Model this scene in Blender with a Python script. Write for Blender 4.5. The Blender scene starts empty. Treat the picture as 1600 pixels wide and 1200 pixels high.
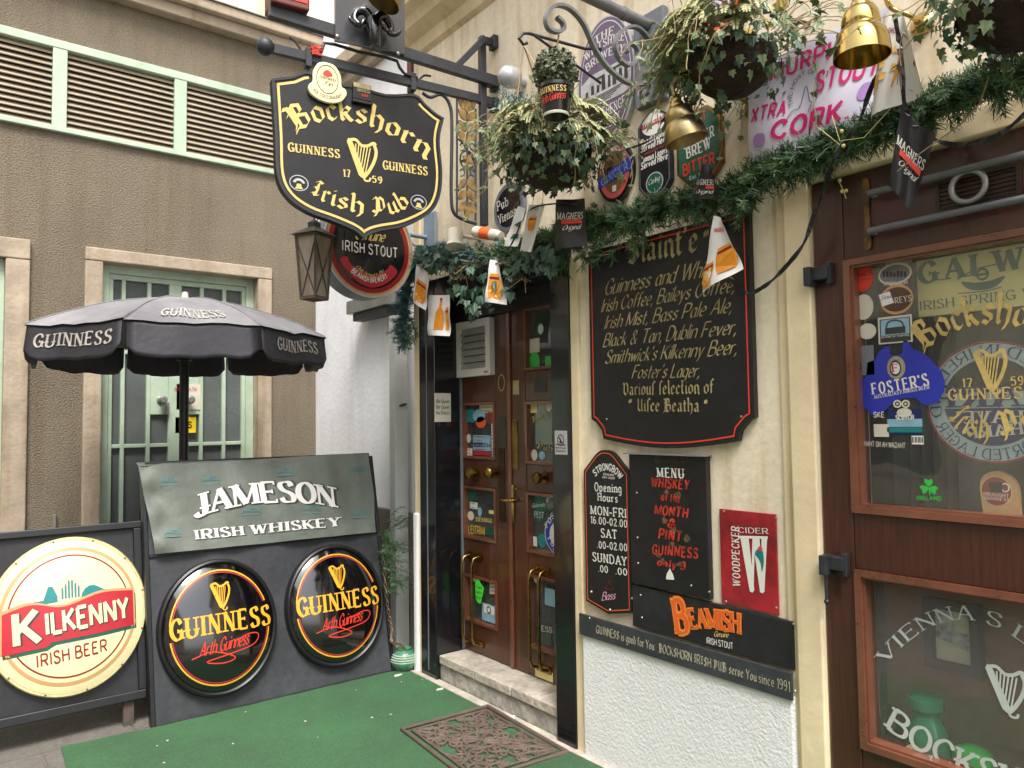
import bpy, math, random
from mathutils import Vector, Matrix
sc = bpy.context.scene
rnd = random.Random(7)
PI = math.pi
V3 = Vector
# ---------------------------------------------------------------- camera, sky, sun, exposure
FOC, TILT, ROLL, AZ, EYE = 1155.0, math.radians(2.83), math.radians(.795), math.radians(38.3), 1.55
CAM = V3((0, 0, EYE))
def ray(px, py):
    """direction through a point of the 1600x1200 view; X runs along the grey wall, Y along the pub wall"""
    x, z, y = (px-800)/FOC, -(py-600)/FOC, 1.0
    c, s = math.cos(ROLL), math.sin(ROLL); x, z = x*c+z*s, -x*s+z*c
    c, s = math.cos(TILT), math.sin(TILT); y, z = y*c-z*s, y*s+z*c
    return V3((x*math.cos(AZ)+y*math.sin(AZ), -x*math.sin(AZ)+y*math.cos(AZ), z))
fw = ray(800, 600); rt = ray(800+FOC, 600)-fw; up = ray(800, 600-FOC)-fw
cd = bpy.data.cameras.new('camera'); cam = bpy.data.objects.new('camera', cd); sc.collection.objects.link(cam)
cam.matrix_world = Matrix(((rt.x, up.x, -fw.x, 0), (rt.y, up.y, -fw.y, 0), (rt.z, up.z, -fw.z, EYE), (0, 0, 0, 1)))
cd.sensor_width = 36; cd.lens = 36*FOC/1600; cd.clip_start = .05; cd.clip_end = 300
sc.camera = cam
SUN_EL, SUN_DIR = math.radians(58), V3((-.30, -.62, 0)).normalized()      # where the sun stands
wd = bpy.data.worlds.new('World'); sc.world = wd; wd.use_nodes = True
nt = wd.node_tree; nt.nodes.clear()
sky = nt.nodes.new('ShaderNodeTexSky'); sky.sky_type = 'NISHITA'; sky.sun_disc = False
sky.sun_elevation = SUN_EL; sky.sun_rotation = math.atan2(SUN_DIR.x, SUN_DIR.y); sky.dust_density = 3.0
hs = nt.nodes.new('ShaderNodeHueSaturation'); hs.inputs['Saturation'].default_value = .30
bg = nt.nodes.new('ShaderNodeBackground'); bg.inputs['Strength'].default_value = .15
wo = nt.nodes.new('ShaderNodeOutputWorld')
nt.links.new(sky.outputs[0], hs.inputs['Color']); nt.links.new(hs.outputs[0], bg.inputs['Color']); nt.links.new(bg.outputs[0], wo.inputs[0])
sl = bpy.data.lights.new('sun', 'SUN'); sl.energy = 1.9; sl.angle = math.radians(20); sl.color = (1, .96, .9)
so = bpy.data.objects.new('sun', sl); sc.collection.objects.link(so)
sd = V3((SUN_DIR.x*math.cos(SUN_EL), SUN_DIR.y*math.cos(SUN_EL), math.sin(SUN_EL)))
so.rotation_euler = sd.to_track_quat('Z', 'Y').to_euler(); so.location = (0, -4, 12)
sc.view_settings.view_transform = 'Standard'; sc.view_settings.look = 'None'
sc.view_settings.exposure = 1.27; sc.view_settings.gamma = 1
sc.render.engine = 'CYCLES'; sc.cycles.max_bounces = 8; sc.cycles.transparent_max_bounces = 12
try: sc.cycles.use_denoising = True
except Exception: pass
# ---------------------------------------------------------------- materials
def lin(h, k=1.0):
    o = []
    for i in (0, 2, 4):
        c = int(h[i:i+2], 16)/255; o.append((c/12.92 if c <= .04045 else ((c+.055)/1.055)**2.4)*k)
    return (*o, 1)
MATS = {}
def mat(key, col, rough=.6, metal=0, var=.18, sc_=6, bump=0, bsc=80, k=1.0, coat=0, stretch=None, streak=0, col2=None, spec=.5, fine=0):
    """procedural painted / worn surface: two noises in the colour, one in the roughness, one in the relief"""
    if key in MATS: return MATS[key]
    m = bpy.data.materials.new(key); m.use_nodes = True; t = m.node_tree; b = t.nodes['Principled BSDF']; N = t.nodes.new; L = t.links.new
    c = lin(col, k); c2 = lin(col2, k) if col2 else tuple(x*(1-var*1.6) for x in c[:3])+(1,)
    c1 = tuple(min(1, x*(1+var*.5)) for x in c[:3])+(1,)
    tc = N('ShaderNodeTexCoord'); mp = N('ShaderNodeMapping'); L(tc.outputs['Object'], mp.inputs[0])
    if stretch: mp.inputs['Scale'].default_value = stretch
    n = N('ShaderNodeTexNoise'); n.inputs['Scale'].default_value = sc_; n.inputs['Detail'].default_value = 8; n.inputs['Roughness'].default_value = .65; L(mp.outputs[0], n.inputs[0])
    r = N('ShaderNodeValToRGB'); r.color_ramp.elements[0].position = .3; r.color_ramp.elements[1].position = .7
    r.color_ramp.elements[0].color = c2; r.color_ramp.elements[1].color = c1; L(n.outputs['Fac'], r.inputs[0]); out = r.outputs[0]
    if streak:
        mp2 = N('ShaderNodeMapping'); mp2.inputs['Scale'].default_value = (1, 1, .09); L(tc.outputs['Object'], mp2.inputs[0])
        n2 = N('ShaderNodeTexNoise'); n2.inputs['Scale'].default_value = 9; n2.inputs['Detail'].default_value = 6; L(mp2.outputs[0], n2.inputs[0])
        r2 = N('ShaderNodeValToRGB'); r2.color_ramp.elements[0].position = .5; r2.color_ramp.elements[1].position = .75
        r2.color_ramp.elements[0].color = (1, 1, 1, 1); r2.color_ramp.elements[1].color = (1-streak*.8, 1-streak, 1-streak*1.3, 1); L(n2.outputs['Fac'], r2.inputs[0])
        mx = N('ShaderNodeMixRGB'); mx.blend_type = 'MULTIPLY'; mx.inputs[0].default_value = 1; L(out, mx.inputs[1]); L(r2.outputs[0], mx.inputs[2]); out = mx.outputs[0]
    if fine:
        n3 = N('ShaderNodeTexNoise'); n3.inputs['Scale'].default_value = bsc; n3.inputs['Detail'].default_value = 3; L(tc.outputs['Object'], n3.inputs[0])
        r3 = N('ShaderNodeValToRGB'); r3.color_ramp.elements[0].position = .35; r3.color_ramp.elements[1].position = .65
        r3.color_ramp.elements[0].color = (1-fine, 1-fine, 1-fine, 1); r3.color_ramp.elements[1].color = (1+fine*.4, 1+fine*.4, 1+fine*.4, 1); L(n3.outputs['Fac'], r3.inputs[0])
        mx = N('ShaderNodeMixRGB'); mx.blend_type = 'MULTIPLY'; mx.inputs[0].default_value = 1; L(out, mx.inputs[1]); L(r3.outputs[0], mx.inputs[2]); out = mx.outputs[0]
    L(out, b.inputs['Base Color'])
    mr = N('ShaderNodeMapRange'); mr.inputs['To Min'].default_value = max(.02, rough-.12); mr.inputs['To Max'].default_value = min(1, rough+.12); L(n.outputs['Fac'], mr.inputs[0]); L(mr.outputs[0], b.inputs['Roughness'])
    b.inputs['Metallic'].default_value = metal; b.inputs['Specular IOR Level'].default_value = spec
    if coat: b.inputs['Coat Weight'].default_value = coat; b.inputs['Coat Roughness'].default_value = .06
    if bump:
        n4 = N('ShaderNodeTexNoise'); n4.inputs['Scale'].default_value = bsc; n4.inputs['Detail'].default_value = 5; L(tc.outputs['Object'], n4.inputs[0])
        bp = N('ShaderNodeBump'); bp.inputs['Strength'].default_value = 1; bp.inputs['Distance'].default_value = bump; L(n4.outputs['Fac'], bp.inputs['Height']); L(bp.outputs[0], b.inputs['Normal'])
    MATS[key] = m; return m
def glass(key, tint, rough=.01, dust_haze=.1):
    m = bpy.data.materials.new(key); m.use_nodes = True; t = m.node_tree; t.nodes.clear(); N = t.nodes.new; L = t.links.new
    tr = N('ShaderNodeBsdfTransparent'); tr.inputs[0].default_value = tint; g = N('ShaderNodeBsdfGlossy'); g.inputs['Roughness'].default_value = rough; g.inputs[0].default_value = (.9, .92, .9, 1)
    f = N('ShaderNodeFresnel'); f.inputs[0].default_value = 1.95
    tcn = N('ShaderNodeTexCoord'); nz = N('ShaderNodeTexNoise'); nz.inputs['Scale'].default_value = 3; bp = N('ShaderNodeBump'); bp.inputs['Distance'].default_value = .004; L(tcn.outputs['Object'], nz.inputs[0]); L(nz.outputs['Fac'], bp.inputs['Height']); L(bp.outputs[0], g.inputs['Normal'])
    ge = N('ShaderNodeNewGeometry'); ma = N('ShaderNodeMath'); ma.operation = 'SUBTRACT'; ma.use_clamp = True; L(f.outputs[0], ma.inputs[0]); L(ge.outputs['Backfacing'], ma.inputs[1])
    x = N('ShaderNodeMixShader'); o = N('ShaderNodeOutputMaterial'); L(ma.outputs[0], x.inputs[0]); L(tr.outputs[0], x.inputs[1]); L(g.outputs[0], x.inputs[2]); 
    df = N('ShaderNodeBsdfDiffuse'); df.inputs[0].default_value = (.62, .63, .58, 1); n2 = N('ShaderNodeTexNoise'); n2.inputs['Scale'].default_value = 2.2; n2.inputs['Detail'].default_value = 7; L(tcn.outputs['Object'], n2.inputs[0])
    mr = N('ShaderNodeMapRange'); mr.inputs['From Min'].default_value = .3; mr.inputs['From Max'].default_value = .75; mr.inputs['To Min'].default_value = dust_haze*.45; mr.inputs['To Max'].default_value = dust_haze*1.7; L(n2.outputs['Fac'], mr.inputs[0])  # grime film; its pale diffuse tone also stands in for reflections
    x2 = N('ShaderNodeMixShader'); L(mr.outputs[0], x2.inputs[0]); L(x.outputs[0], x2.inputs[1]); L(df.outputs[0], x2.inputs[2]); L(x2.outputs[0], o.inputs[0]); return m
# ---------------------------------------------------------------- frames: a plane (or bent sheet) with right, up, out
class Fr:
    def __init__(s, o, r, u=(0, 0, 1)):
        s.o = V3(o); s.r = V3(r).normalized(); s.u = V3(u).normalized(); s.n = s.r.cross(s.u).normalized()
    def w(s, a, b, d=0): return s.o+s.r*a+s.u*b+s.n*d
    def hit(s, px, py, d=0):
        q = ray(px, py); k = (s.o+s.n*d-CAM).dot(s.n)/q.dot(s.n); p = CAM+q*k-s.o
        return (p.dot(s.r), p.dot(s.u))
    def W(s, px, py, d=0): return s.w(*s.hit(px, py, d), d)
    def P(s, pts, d=0): return [s.hit(x, y, d) for x, y in pts]
    def rect(s, x0, y0, x1, y1, d=0):
        a0, b1 = s.hit(x0, y0, d); a1, b0 = s.hit(x1, y1, d); return a0, a1, b0, b1
class Dome(Fr):
    """round bulging face: centre ca, cb, radius R, bulge H, on frame f"""
    def __init__(s, f, ca, cb, R, H, d=0, asp=1):
        Fr.__init__(s, f.w(ca, cb, d), f.r, f.u); s.R = R; s.H = H; s.asp = asp
    def w(s, a, b, d=0):
        q = min(1, (a*a+b*b)/s.R**2); return s.o+s.r*(a*s.asp)+s.u*b+s.n*(d+s.H*(1-q)**.75)
class Patch:
    """bent sheet between four corners (TL TR BR BL), u right 0-1, v up 0-1; warp gives ripple along its normal"""
    def __init__(s, c, warp=None):
        s.c = [V3(p) for p in c]; s.n = (s.c[1]-s.c[0]).cross(s.c[0]-s.c[3]).normalized(); s.warp = warp or (lambda u, v: 0)
        s.asp = (s.c[1]-s.c[0]).length/max(1e-4, (s.c[0]-s.c[3]).length)
    def w(s, u, v, d=0):
        t = s.c[0].lerp(s.c[1], u); b = s.c[3].lerp(s.c[2], u); return b.lerp(t, v)+s.n*(d+s.warp(u, v))
PW = Fr((2.43, 0, 0), (0, -1, 0)); GW = Fr((0, 6.05, 0), (1, 0, 0)); WW = Fr((2.62, 0, 0), (0, -1, 0)); DW = Fr((2.63, 0, 0), (0, -1, 0))
BR = Fr((2.43, 3.18, 0), (1.25, -.18, 0))
JB = Fr((.946, 4.184, 0), (1.345, -.036, 0), (0, .29, 1.31)); KB = Fr((0, 4.28, 0), (1, -.02, 0), (0, .2, .9))
GR = Fr((0, 0, 0), (1, 0, 0), (0, 1, 0))
# ---------------------------------------------------------------- mesh builder
def crom(pts, closed=False, n=5):
    q = [V3((*p, 0)) if len(p) == 2 else V3(p) for p in pts]; o = []; N = len(q); rng = N if closed else N-1
    for i in range(rng):
        p1, p2 = q[i], q[(i+1) % N]
        p0 = q[i-1] if closed or i > 0 else p1*2-p2
        p3 = q[(i+2) % N] if closed or i+2 < N else p2*2-p1
        for k in range(n):
            t = k/n; o.append(.5*((2*p1)+(p2-p0)*t+(2*p0-5*p1+4*p2-p3)*t*t+(3*p1-p0-3*p2+p3)*t**3))
    if not closed: o.append(q[-1].copy())
    return o
def c2(pts, closed=False, n=5): return [(p.x, p.y) for p in crom(pts, closed, n)]
def ell(cx, cy, rx, ry, n=40, a0=0, a1=2*PI):
    full = abs(a1-a0-2*PI) < 1e-6; k = n if full else n+1
    return [(cx+rx*math.cos(a0+(a1-a0)*i/n), cy+ry*math.sin(a0+(a1-a0)*i/n)) for i in range(k)]
def area(p): return sum(p[i-1][0]*p[i][1]-p[i][0]*p[i-1][1] for i in range(len(p)))/2
class MB:
    def __init__(s): s.v = []; s.f = []; s.m = []; s.mi = 0
    def add(s, vs, fs):
        b = len(s.v); s.v += [V3(p) for p in vs]; s.f += [tuple(b+i for i in f) for f in fs]; s.m += [s.mi]*len(fs); return s
    def box(s, fr, a0, a1, b0, b1, d0, d1):
        a0, a1 = min(a0, a1), max(a0, a1); b0, b1 = min(b0, b1), max(b0, b1); d0, d1 = min(d0, d1), max(d0, d1)
        vs = [fr.w(a, b, d) for d in (d0, d1) for b in (b0, b1) for a in (a0, a1)]
        return s.add(vs, [(4, 5, 7, 6), (1, 0, 2, 3), (0, 1, 5, 4), (2, 6, 7, 3), (0, 4, 6, 2), (1, 3, 7, 5)])
    def poly(s, fr, pts, d0, d1=None):
        pts = list(pts)
        if area(pts) < 0: pts = pts[::-1]
        n = len(pts)
        if d1 is None: return s.add([fr.w(a, b, d0) for a, b in pts], [tuple(range(n))])
        vs = [fr.w(a, b, d1) for a, b in pts]+[fr.w(a, b, d0) for a, b in pts]
        return s.add(vs, [tuple(range(n)), tuple(range(2*n-1, n-1, -1))]+[(n+i, n+(i+1) % n, (i+1) % n, i) for i in range(n)])
    def ring(s, fr, po, pi_, d0, d1=None, closed=True):
        n = len(po); k = n if closed else n-1
        vs = [fr.w(a, b, d1 if d1 is not None else d0) for a, b in po+pi_]
        fs = [(i, (i+1) % n, n+(i+1) % n, n+i) if area(po) > 0 else ((i+1) % n, i, n+i, n+(i+1) % n) for i in range(k)]
        s.add(vs, fs)
        if d1 is not None:
            for lp, sg in ((po, 1), (pi_, -1)):
                vs = [fr.w(a, b, d) for d in (d0, d1) for a, b in lp]
                s.add(vs, [((i, (i+1) % n, n+(i+1) % n, n+i) if sg > 0 else ((i+1) % n, i, n+i, n+(i+1) % n)) for i in range(k)])
        return s
    def inset(s, fr, pts, w, off, d):
        """a line of width w running round inside a closed outline"""
        if area(pts) < 0: pts = pts[::-1]
        return s.ring(fr, inset(pts, off), inset(pts, off+w), d)
    def line(s, fr, pts, w, d):
        L_ = []; R_ = []; n = len(pts)
        for i in range(n):
            p = V3((*pts[max(0, i-1)], 0)); q = V3((*pts[min(n-1, i+1)], 0)); t = (q-p)
            if t.length < 1e-9: t = V3((1, 0, 0))
            t.normalize(); ww = w[i] if isinstance(w, (list, tuple)) else w
            L_.append(fr.w(pts[i][0]-t.y*ww/2, pts[i][1]+t.x*ww/2, d)); R_.append(fr.w(pts[i][0]+t.y*ww/2, pts[i][1]-t.x*ww/2, d))
        return s.add(L_+R_, [(i, n+i, n+i+1, i+1) for i in range(n-1)])
    def tube(s, path, r, n=8, cap=True):
        path = [V3(p) for p in path]; N = len(path); prev = None; base = len(s.v); vs = []
        for i, p in enumerate(path):
            t = (path[min(N-1, i+1)]-path[max(0, i-1)])
            t = t.normalized() if t.length > 1e-9 else V3((0, 0, 1))
            if prev is None: x = t.orthogonal().normalized()
            else:
                x = prev-t*prev.dot(t); x = x.normalized() if x.length > 1e-6 else t.orthogonal().normalized()
            prev = x; y = t.cross(x); rr = r[i] if isinstance(r, (list, tuple)) else r
            vs += [p+(x*math.cos(2*PI*k/n)+y*math.sin(2*PI*k/n))*rr for k in range(n)]
        fs = [(i*n+k, i*n+(k+1) % n, (i+1)*n+(k+1) % n, (i+1)*n+k) for i in range(N-1) for k in range(n)]
        if cap: fs += [tuple(range(n-1, -1, -1)), tuple((N-1)*n+k for k in range(n))]
        return s.add(vs, fs)
    def bar(s, p, q, w, h, upv=(0, 0, 1)):
        p, q = V3(p), V3(q); t = (q-p).normalized(); x = t.cross(V3(upv)).normalized(); y = x.cross(t)
        vs = [e+x*a*w/2+y*b*h/2 for e in (p, q) for a, b in ((-1, -1), (1, -1), (1, 1), (-1, 1))]
        return s.add(vs, [(3, 2, 1, 0), (4, 5, 6, 7), (0, 1, 5, 4), (1, 2, 6, 5), (2, 3, 7, 6), (3, 0, 4, 7)])
    def lathe(s, o, ax, prof, n=24, cap=True):
        o = V3(o); ax = V3(ax).normalized(); x = ax.orthogonal().normalized(); y = ax.cross(x); vs = []
        for r, h in prof: vs += [o+ax*h+(x*math.cos(2*PI*k/n)+y*math.sin(2*PI*k/n))*r for k in range(n)]
        N = len(prof); fs = [(i*n+k, i*n+(k+1) % n, (i+1)*n+(k+1) % n, (i+1)*n+k) for i in range(N-1) for k in range(n)]
        if cap: fs += [tuple(range(n-1, -1, -1)), tuple((N-1)*n+k for k in range(n))]
        return s.add(vs, fs)
    def squeeze(s, c, ax, k):
        c, ax = V3(c), V3(ax); s.v = [p+ax*((p-c).dot(ax)*(k-1)) for p in s.v]; return s
    def ball(s, c, r, n=14): return s.lathe(c, (0, 0, 1), [(max(1e-4, r*math.sin(PI*i/8)), -r*math.cos(PI*i/8)) for i in range(9)], n)
    def grid(s, fn, nu, nv, mask=None):
        vs = [fn(i/nu, j/nv) for j in range(nv+1) for i in range(nu+1)]
        return s.add(vs, [(j*(nu+1)+i, j*(nu+1)+i+1, (j+1)*(nu+1)+i+1, (j+1)*(nu+1)+i) for j in range(nv) for i in range(nu)])
    def disc(s, fr, R0, R1, d, nr=8, n=48):
        vs = [fr.w(r*math.cos(2*PI*k/n), r*math.sin(2*PI*k/n), d) for r in [R0+(R1-R0)*i/nr for i in range(nr+1)] for k in range(n)]
        return s.add(vs, [(i*n+k, (i+1)*n+k, (i+1)*n+(k+1) % n, i*n+(k+1) % n) for i in range(nr) for k in range(n)])
def inset(pts, w):
    n = len(pts); o = []
    for i in range(n):
        p0, p1, p2 = [V3((*pts[(i+j) % n], 0)) for j in (-1, 0, 1)]
        e1 = (p1-p0); e2 = (p2-p1)
        if e1.length < 1e-9: e1 = e2
        if e2.length < 1e-9: e2 = e1
        e1 = e1.normalized(); e2 = e2.normalized(); n1 = V3((-e1.y, e1.x, 0)); n2 = V3((-e2.y, e2.x, 0)); m = n1+n2
        m = m/max(.35, m.length_squared/2) if m.length > 1e-6 else n1
        q = p1+m*w; o.append((q.x, q.y))
    return o
# ---------------------------------------------------------------- objects
def link(o): sc.collection.objects.link(o); return o
def tag(o, label=None, cat=None, group=None, kind=None):
    for k, v in (('label', label), ('category', cat), ('group', group), ('kind', kind)):
        if v: o[k] = v
    return o
def thing(name, label, cat, loc=(0, 0, 0), group=None):
    o = bpy.data.objects.new(name, None); o.empty_display_size = .05; o.location = loc; link(o); return tag(o, label, cat, group)
def absloc(o): return V3((0, 0, 0)) if o is None else V3(o.location)+absloc(o.parent)
def part(name, mb, mats, parent=None, smooth=None, bevel=0, label=None):
    mats = mats if isinstance(mats, (list, tuple)) else [mats]
    off = absloc(parent); me = bpy.data.meshes.new(name)
    me.from_pydata([tuple(p-off) for p in mb.v], [], mb.f)
    for m in mats: me.materials.append(m)
    if len(mats) > 1: me.polygons.foreach_set('material_index', mb.m)
    if smooth is not None:
        me.polygons.foreach_set('use_smooth', [True]*len(me.polygons)); me.set_sharp_from_angle(angle=math.radians(smooth))
    me.update(); o = link(bpy.data.objects.new(name, me)); o.parent = parent
    if bevel:
        b = o.modifiers.new('bevel', 'BEVEL'); b.width = bevel; b.segments = 2; b.limit_method = 'ANGLE'
    if label: o['label'] = label
    return o
def solo(name, mb, mats, label, cat, group=None, smooth=None, bevel=0):
    """a thing that is one mesh, its origin at the middle of its own box"""
    lo = V3([min(p[i] for p in mb.v) for i in range(3)]); hi = V3([max(p[i] for p in mb.v) for i in range(3)])
    c = V3(((lo.x+hi.x)/2, (lo.y+hi.y)/2, lo.z)); mb.v = [p-c for p in mb.v]
    o = part(name, mb, mats, None, smooth, bevel); o.location = c; return tag(o, label, cat, group)
# ---------------------------------------------------------------- lettering: stroke skeletons swept by a pen
GLY = {}
def gl(s):
    for row in s.strip().split('\n'):
        k, w, d = row.split(' ', 2); GLY[k] = (float(w), [(q[0] if q[0] in '~^' else '', q.startswith('~o'), [tuple(map(float, p.split(','))) for p in q.lstrip('~o^').split()]) for q in d.split(';')])
gl('''A .7 ^0,0 .35,1;.35,1 .7,0;.13,.36 .57,.36
B .58 0,0 0,1;~0,1 .3,1 .5,.88 .5,.66 .3,.53 0,.53;~0,.53 .35,.53 .58,.42 .58,.12 .35,0 0,0
C .64 ~.62,.76 .5,.96 .3,1 .08,.8 0,.5 .08,.2 .3,0 .5,.03 .64,.22
D .64 0,0 0,1;~0,1 .3,1 .58,.8 .64,.5 .58,.2 .3,0 0,0
E .54 0,0 0,1;0,1 .52,1;0,.52 .4,.52;0,0 .54,0
F .52 0,0 0,1;0,1 .52,1;0,.52 .4,.52
G .66 ~.62,.76 .5,.96 .3,1 .08,.8 0,.5 .08,.2 .3,0 .5,.02 .62,.12;.64,.02 .64,.42;.42,.42 .66,.42
H .6 0,0 0,1;.6,0 .6,1;0,.52 .6,.52
I .02 .01,0 .01,1
J .4 .38,1 .38,.3;~.38,.32 .36,.14 .25,0 .08,.02 0,.16
K .6 0,0 0,1;^.55,1 .02,.4;.17,.55 .6,0
L .5 0,0 0,1;0,0 .5,0
M .8 ^0,0 0,1;0,1 .4,.05;^.4,.05 .8,1;.8,1 .8,0
N .6 ^0,0 0,1;0,1 .6,0;^.6,0 .6,1
O .66 ~o.33,1 .08,.83 0,.5 .08,.17 .33,0 .58,.17 .66,.5 .58,.83
P .57 0,0 0,1;~0,1 .32,1 .55,.9 .57,.7 .5,.5 .3,.45 0,.45
Q .66 ~o.33,1 .08,.83 0,.5 .08,.17 .33,0 .58,.17 .66,.5 .58,.83;.4,.25 .7,-.1
R .6 0,0 0,1;~0,1 .32,1 .55,.9 .57,.7 .5,.5 .3,.47 0,.47;.28,.46 .6,0
S .54 ~.5,.8 .42,.97 .26,1 .06,.92 .03,.74 .15,.58 .42,.44 .54,.27 .48,.06 .28,0 .1,.03 0,.2
T .64 0,1 .64,1;.32,1 .32,0
U .6 0,1 0,.35;~0,.4 .04,.12 .3,0 .56,.12 .6,.4;^.6,.35 .6,1
V .66 0,1 .33,0;^.33,0 .66,1
W .97 0,1 .25,0;^.25,0 .48,.95;.48,.95 .72,0;^.72,0 .97,1
X .62 0,1 .62,0;^.6,1 0,0
Y .62 0,1 .31,.45;^.62,1 .31,.45;.31,.45 .31,0
Z .56 0,1 .56,1;.56,1 0,0;0,0 .56,0
0 .52 ~o.26,1 .06,.83 0,.5 .06,.17 .26,0 .46,.17 .52,.5 .46,.83
1 .2 0,.8 .18,1;.18,1 .18,0
2 .5 ~.02,.75 .12,.96 .28,1 .46,.88 .46,.66 .3,.4 0,.02;0,0 .5,0
3 .5 ~.03,.85 .22,1 .44,.9 .42,.64 .2,.53;~.2,.53 .45,.46 .5,.2 .36,.02 .14,0 0,.15
5 .5 .46,1 .08,1;.08,1 .04,.58;~.04,.56 .25,.64 .48,.5 .48,.14 .25,0 .0,.1
6 .5 ~.44,.93 .2,.95 .03,.6 .02,.3 .12,.03 .3,0 .48,.15 .48,.4 .28,.55 .04,.4
7 .5 0,1 .5,1;.5,1 .15,0
8 .5 ~o.25,1 .06,.9 .08,.65 .25,.55 .45,.4 .48,.15 .25,0 .02,.15 .05,.4 .25,.55 .42,.65 .44,.9
9 .5 ~.06,.07 .3,.05 .47,.4 .48,.7 .38,.97 .2,1 .02,.85 .02,.6 .22,.45 .46,.6
a .46 ~.4,.5 .24,.63 .05,.45 .05,.12 .2,0 .4,.15;.42,.62 .42,.06;~.42,.1 .46,0 .52,.04
b .44 0,1 0,0;~0,.5 .22,.63 .43,.48 .43,.14 .22,0 0,.12
c .4 ~.4,.5 .24,.63 .03,.47 .03,.15 .22,0 .4,.12
d .44 .43,1 .43,0;~.43,.5 .22,.63 .0,.48 .0,.14 .22,0 .43,.12
e .42 ~.03,.32 .4,.36 .36,.58 .2,.63 .02,.45 .03,.14 .2,0 .4,.1
f .3 ~.34,.95 .22,1 .13,.85 .12,.5;.12,.6 .12,0;0,.6 .28,.6
g .44 ~.43,.5 .22,.63 .0,.48 .0,.16 .22,.03 .43,.14;~.43,.62 .43,.1 .41,-.2 .22,-.32 .03,-.22
h .44 0,1 0,0;~0,.44 .2,.62 .4,.55 .43,.4;.43,.42 .43,0
i .02 .01,.62 .01,0;.01,.8 .01,.9
j .1 ~.1,.62 .1,0 .08,-.2 -.05,-.3;.1,.8 .1,.9
k .44 0,1 0,0;.4,.62 .02,.25;.14,.36 .44,0
l .02 .01,1 .01,0
m .74 0,.62 0,0;~0,.44 .18,.62 .34,.55 .36,.4;.36,.42 .36,0;~.36,.44 .55,.62 .7,.55 .72,.4;.72,.42 .72,0
n .44 0,.62 0,0;~0,.44 .2,.62 .4,.55 .43,.4;.43,.42 .43,0
o .46 ~o.23,.63 .03,.5 .0,.31 .03,.12 .23,0 .43,.12 .46,.31 .43,.5
p .44 0,.62 0,-.32;~0,.5 .22,.63 .43,.48 .43,.14 .22,0 0,.12
q .44 .43,.62 .43,-.32;~.43,.5 .22,.63 .0,.48 .0,.14 .22,0 .43,.12
r .3 0,.62 0,0;~0,.4 .12,.58 .3,.6
s .36 ~.34,.52 .2,.63 .04,.55 .05,.42 .3,.26 .34,.1 .18,0 0,.1
t .3 .12,.9 .12,.12;~.12,.18 .14,.02 .22,0 .3,.06;0,.6 .28,.6
u .44 0,.62 0,.2;~0,.25 .06,.03 .2,0 .42,.2;.42,.62 .42,0
v .44 0,.62 .22,0;.22,0 .44,.62
w .66 0,.62 .17,0;.17,0 .33,.55;.33,.55 .5,0;.5,0 .66,.62
x .42 0,.62 .42,0;.4,.62 0,0
y .44 0,.62 .22,.02;.44,.62 .12,-.32
z .4 0,.6 .4,.6;.4,.6 0,0;0,0 .4,0
ſ .26 ~.34,.92 .22,1 .13,.85 .12,.5;.12,.6 .12,-.1
& .66 ~.62,.4 .4,.05 .18,0 .02,.18 .1,.42 .4,.66 .4,.9 .25,1 .12,.88 .16,.66 .62,0
, .06 .06,.08 .0,-.16
. .04 .02,0 .02,.1
- .26 0,.36 .26,.36
' .04 .03,1.02 .0,.78
" .16 .03,1 .0,.76;.16,1 .13,.76
: .04 .02,0 .02,.1;.02,.5 .02,.6
/ .3 0,0 .3,1
° .2 ~o.1,1 .0,.9 .1,.8 .2,.9''')
GLN = dict(GLY); GLY = {}
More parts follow.
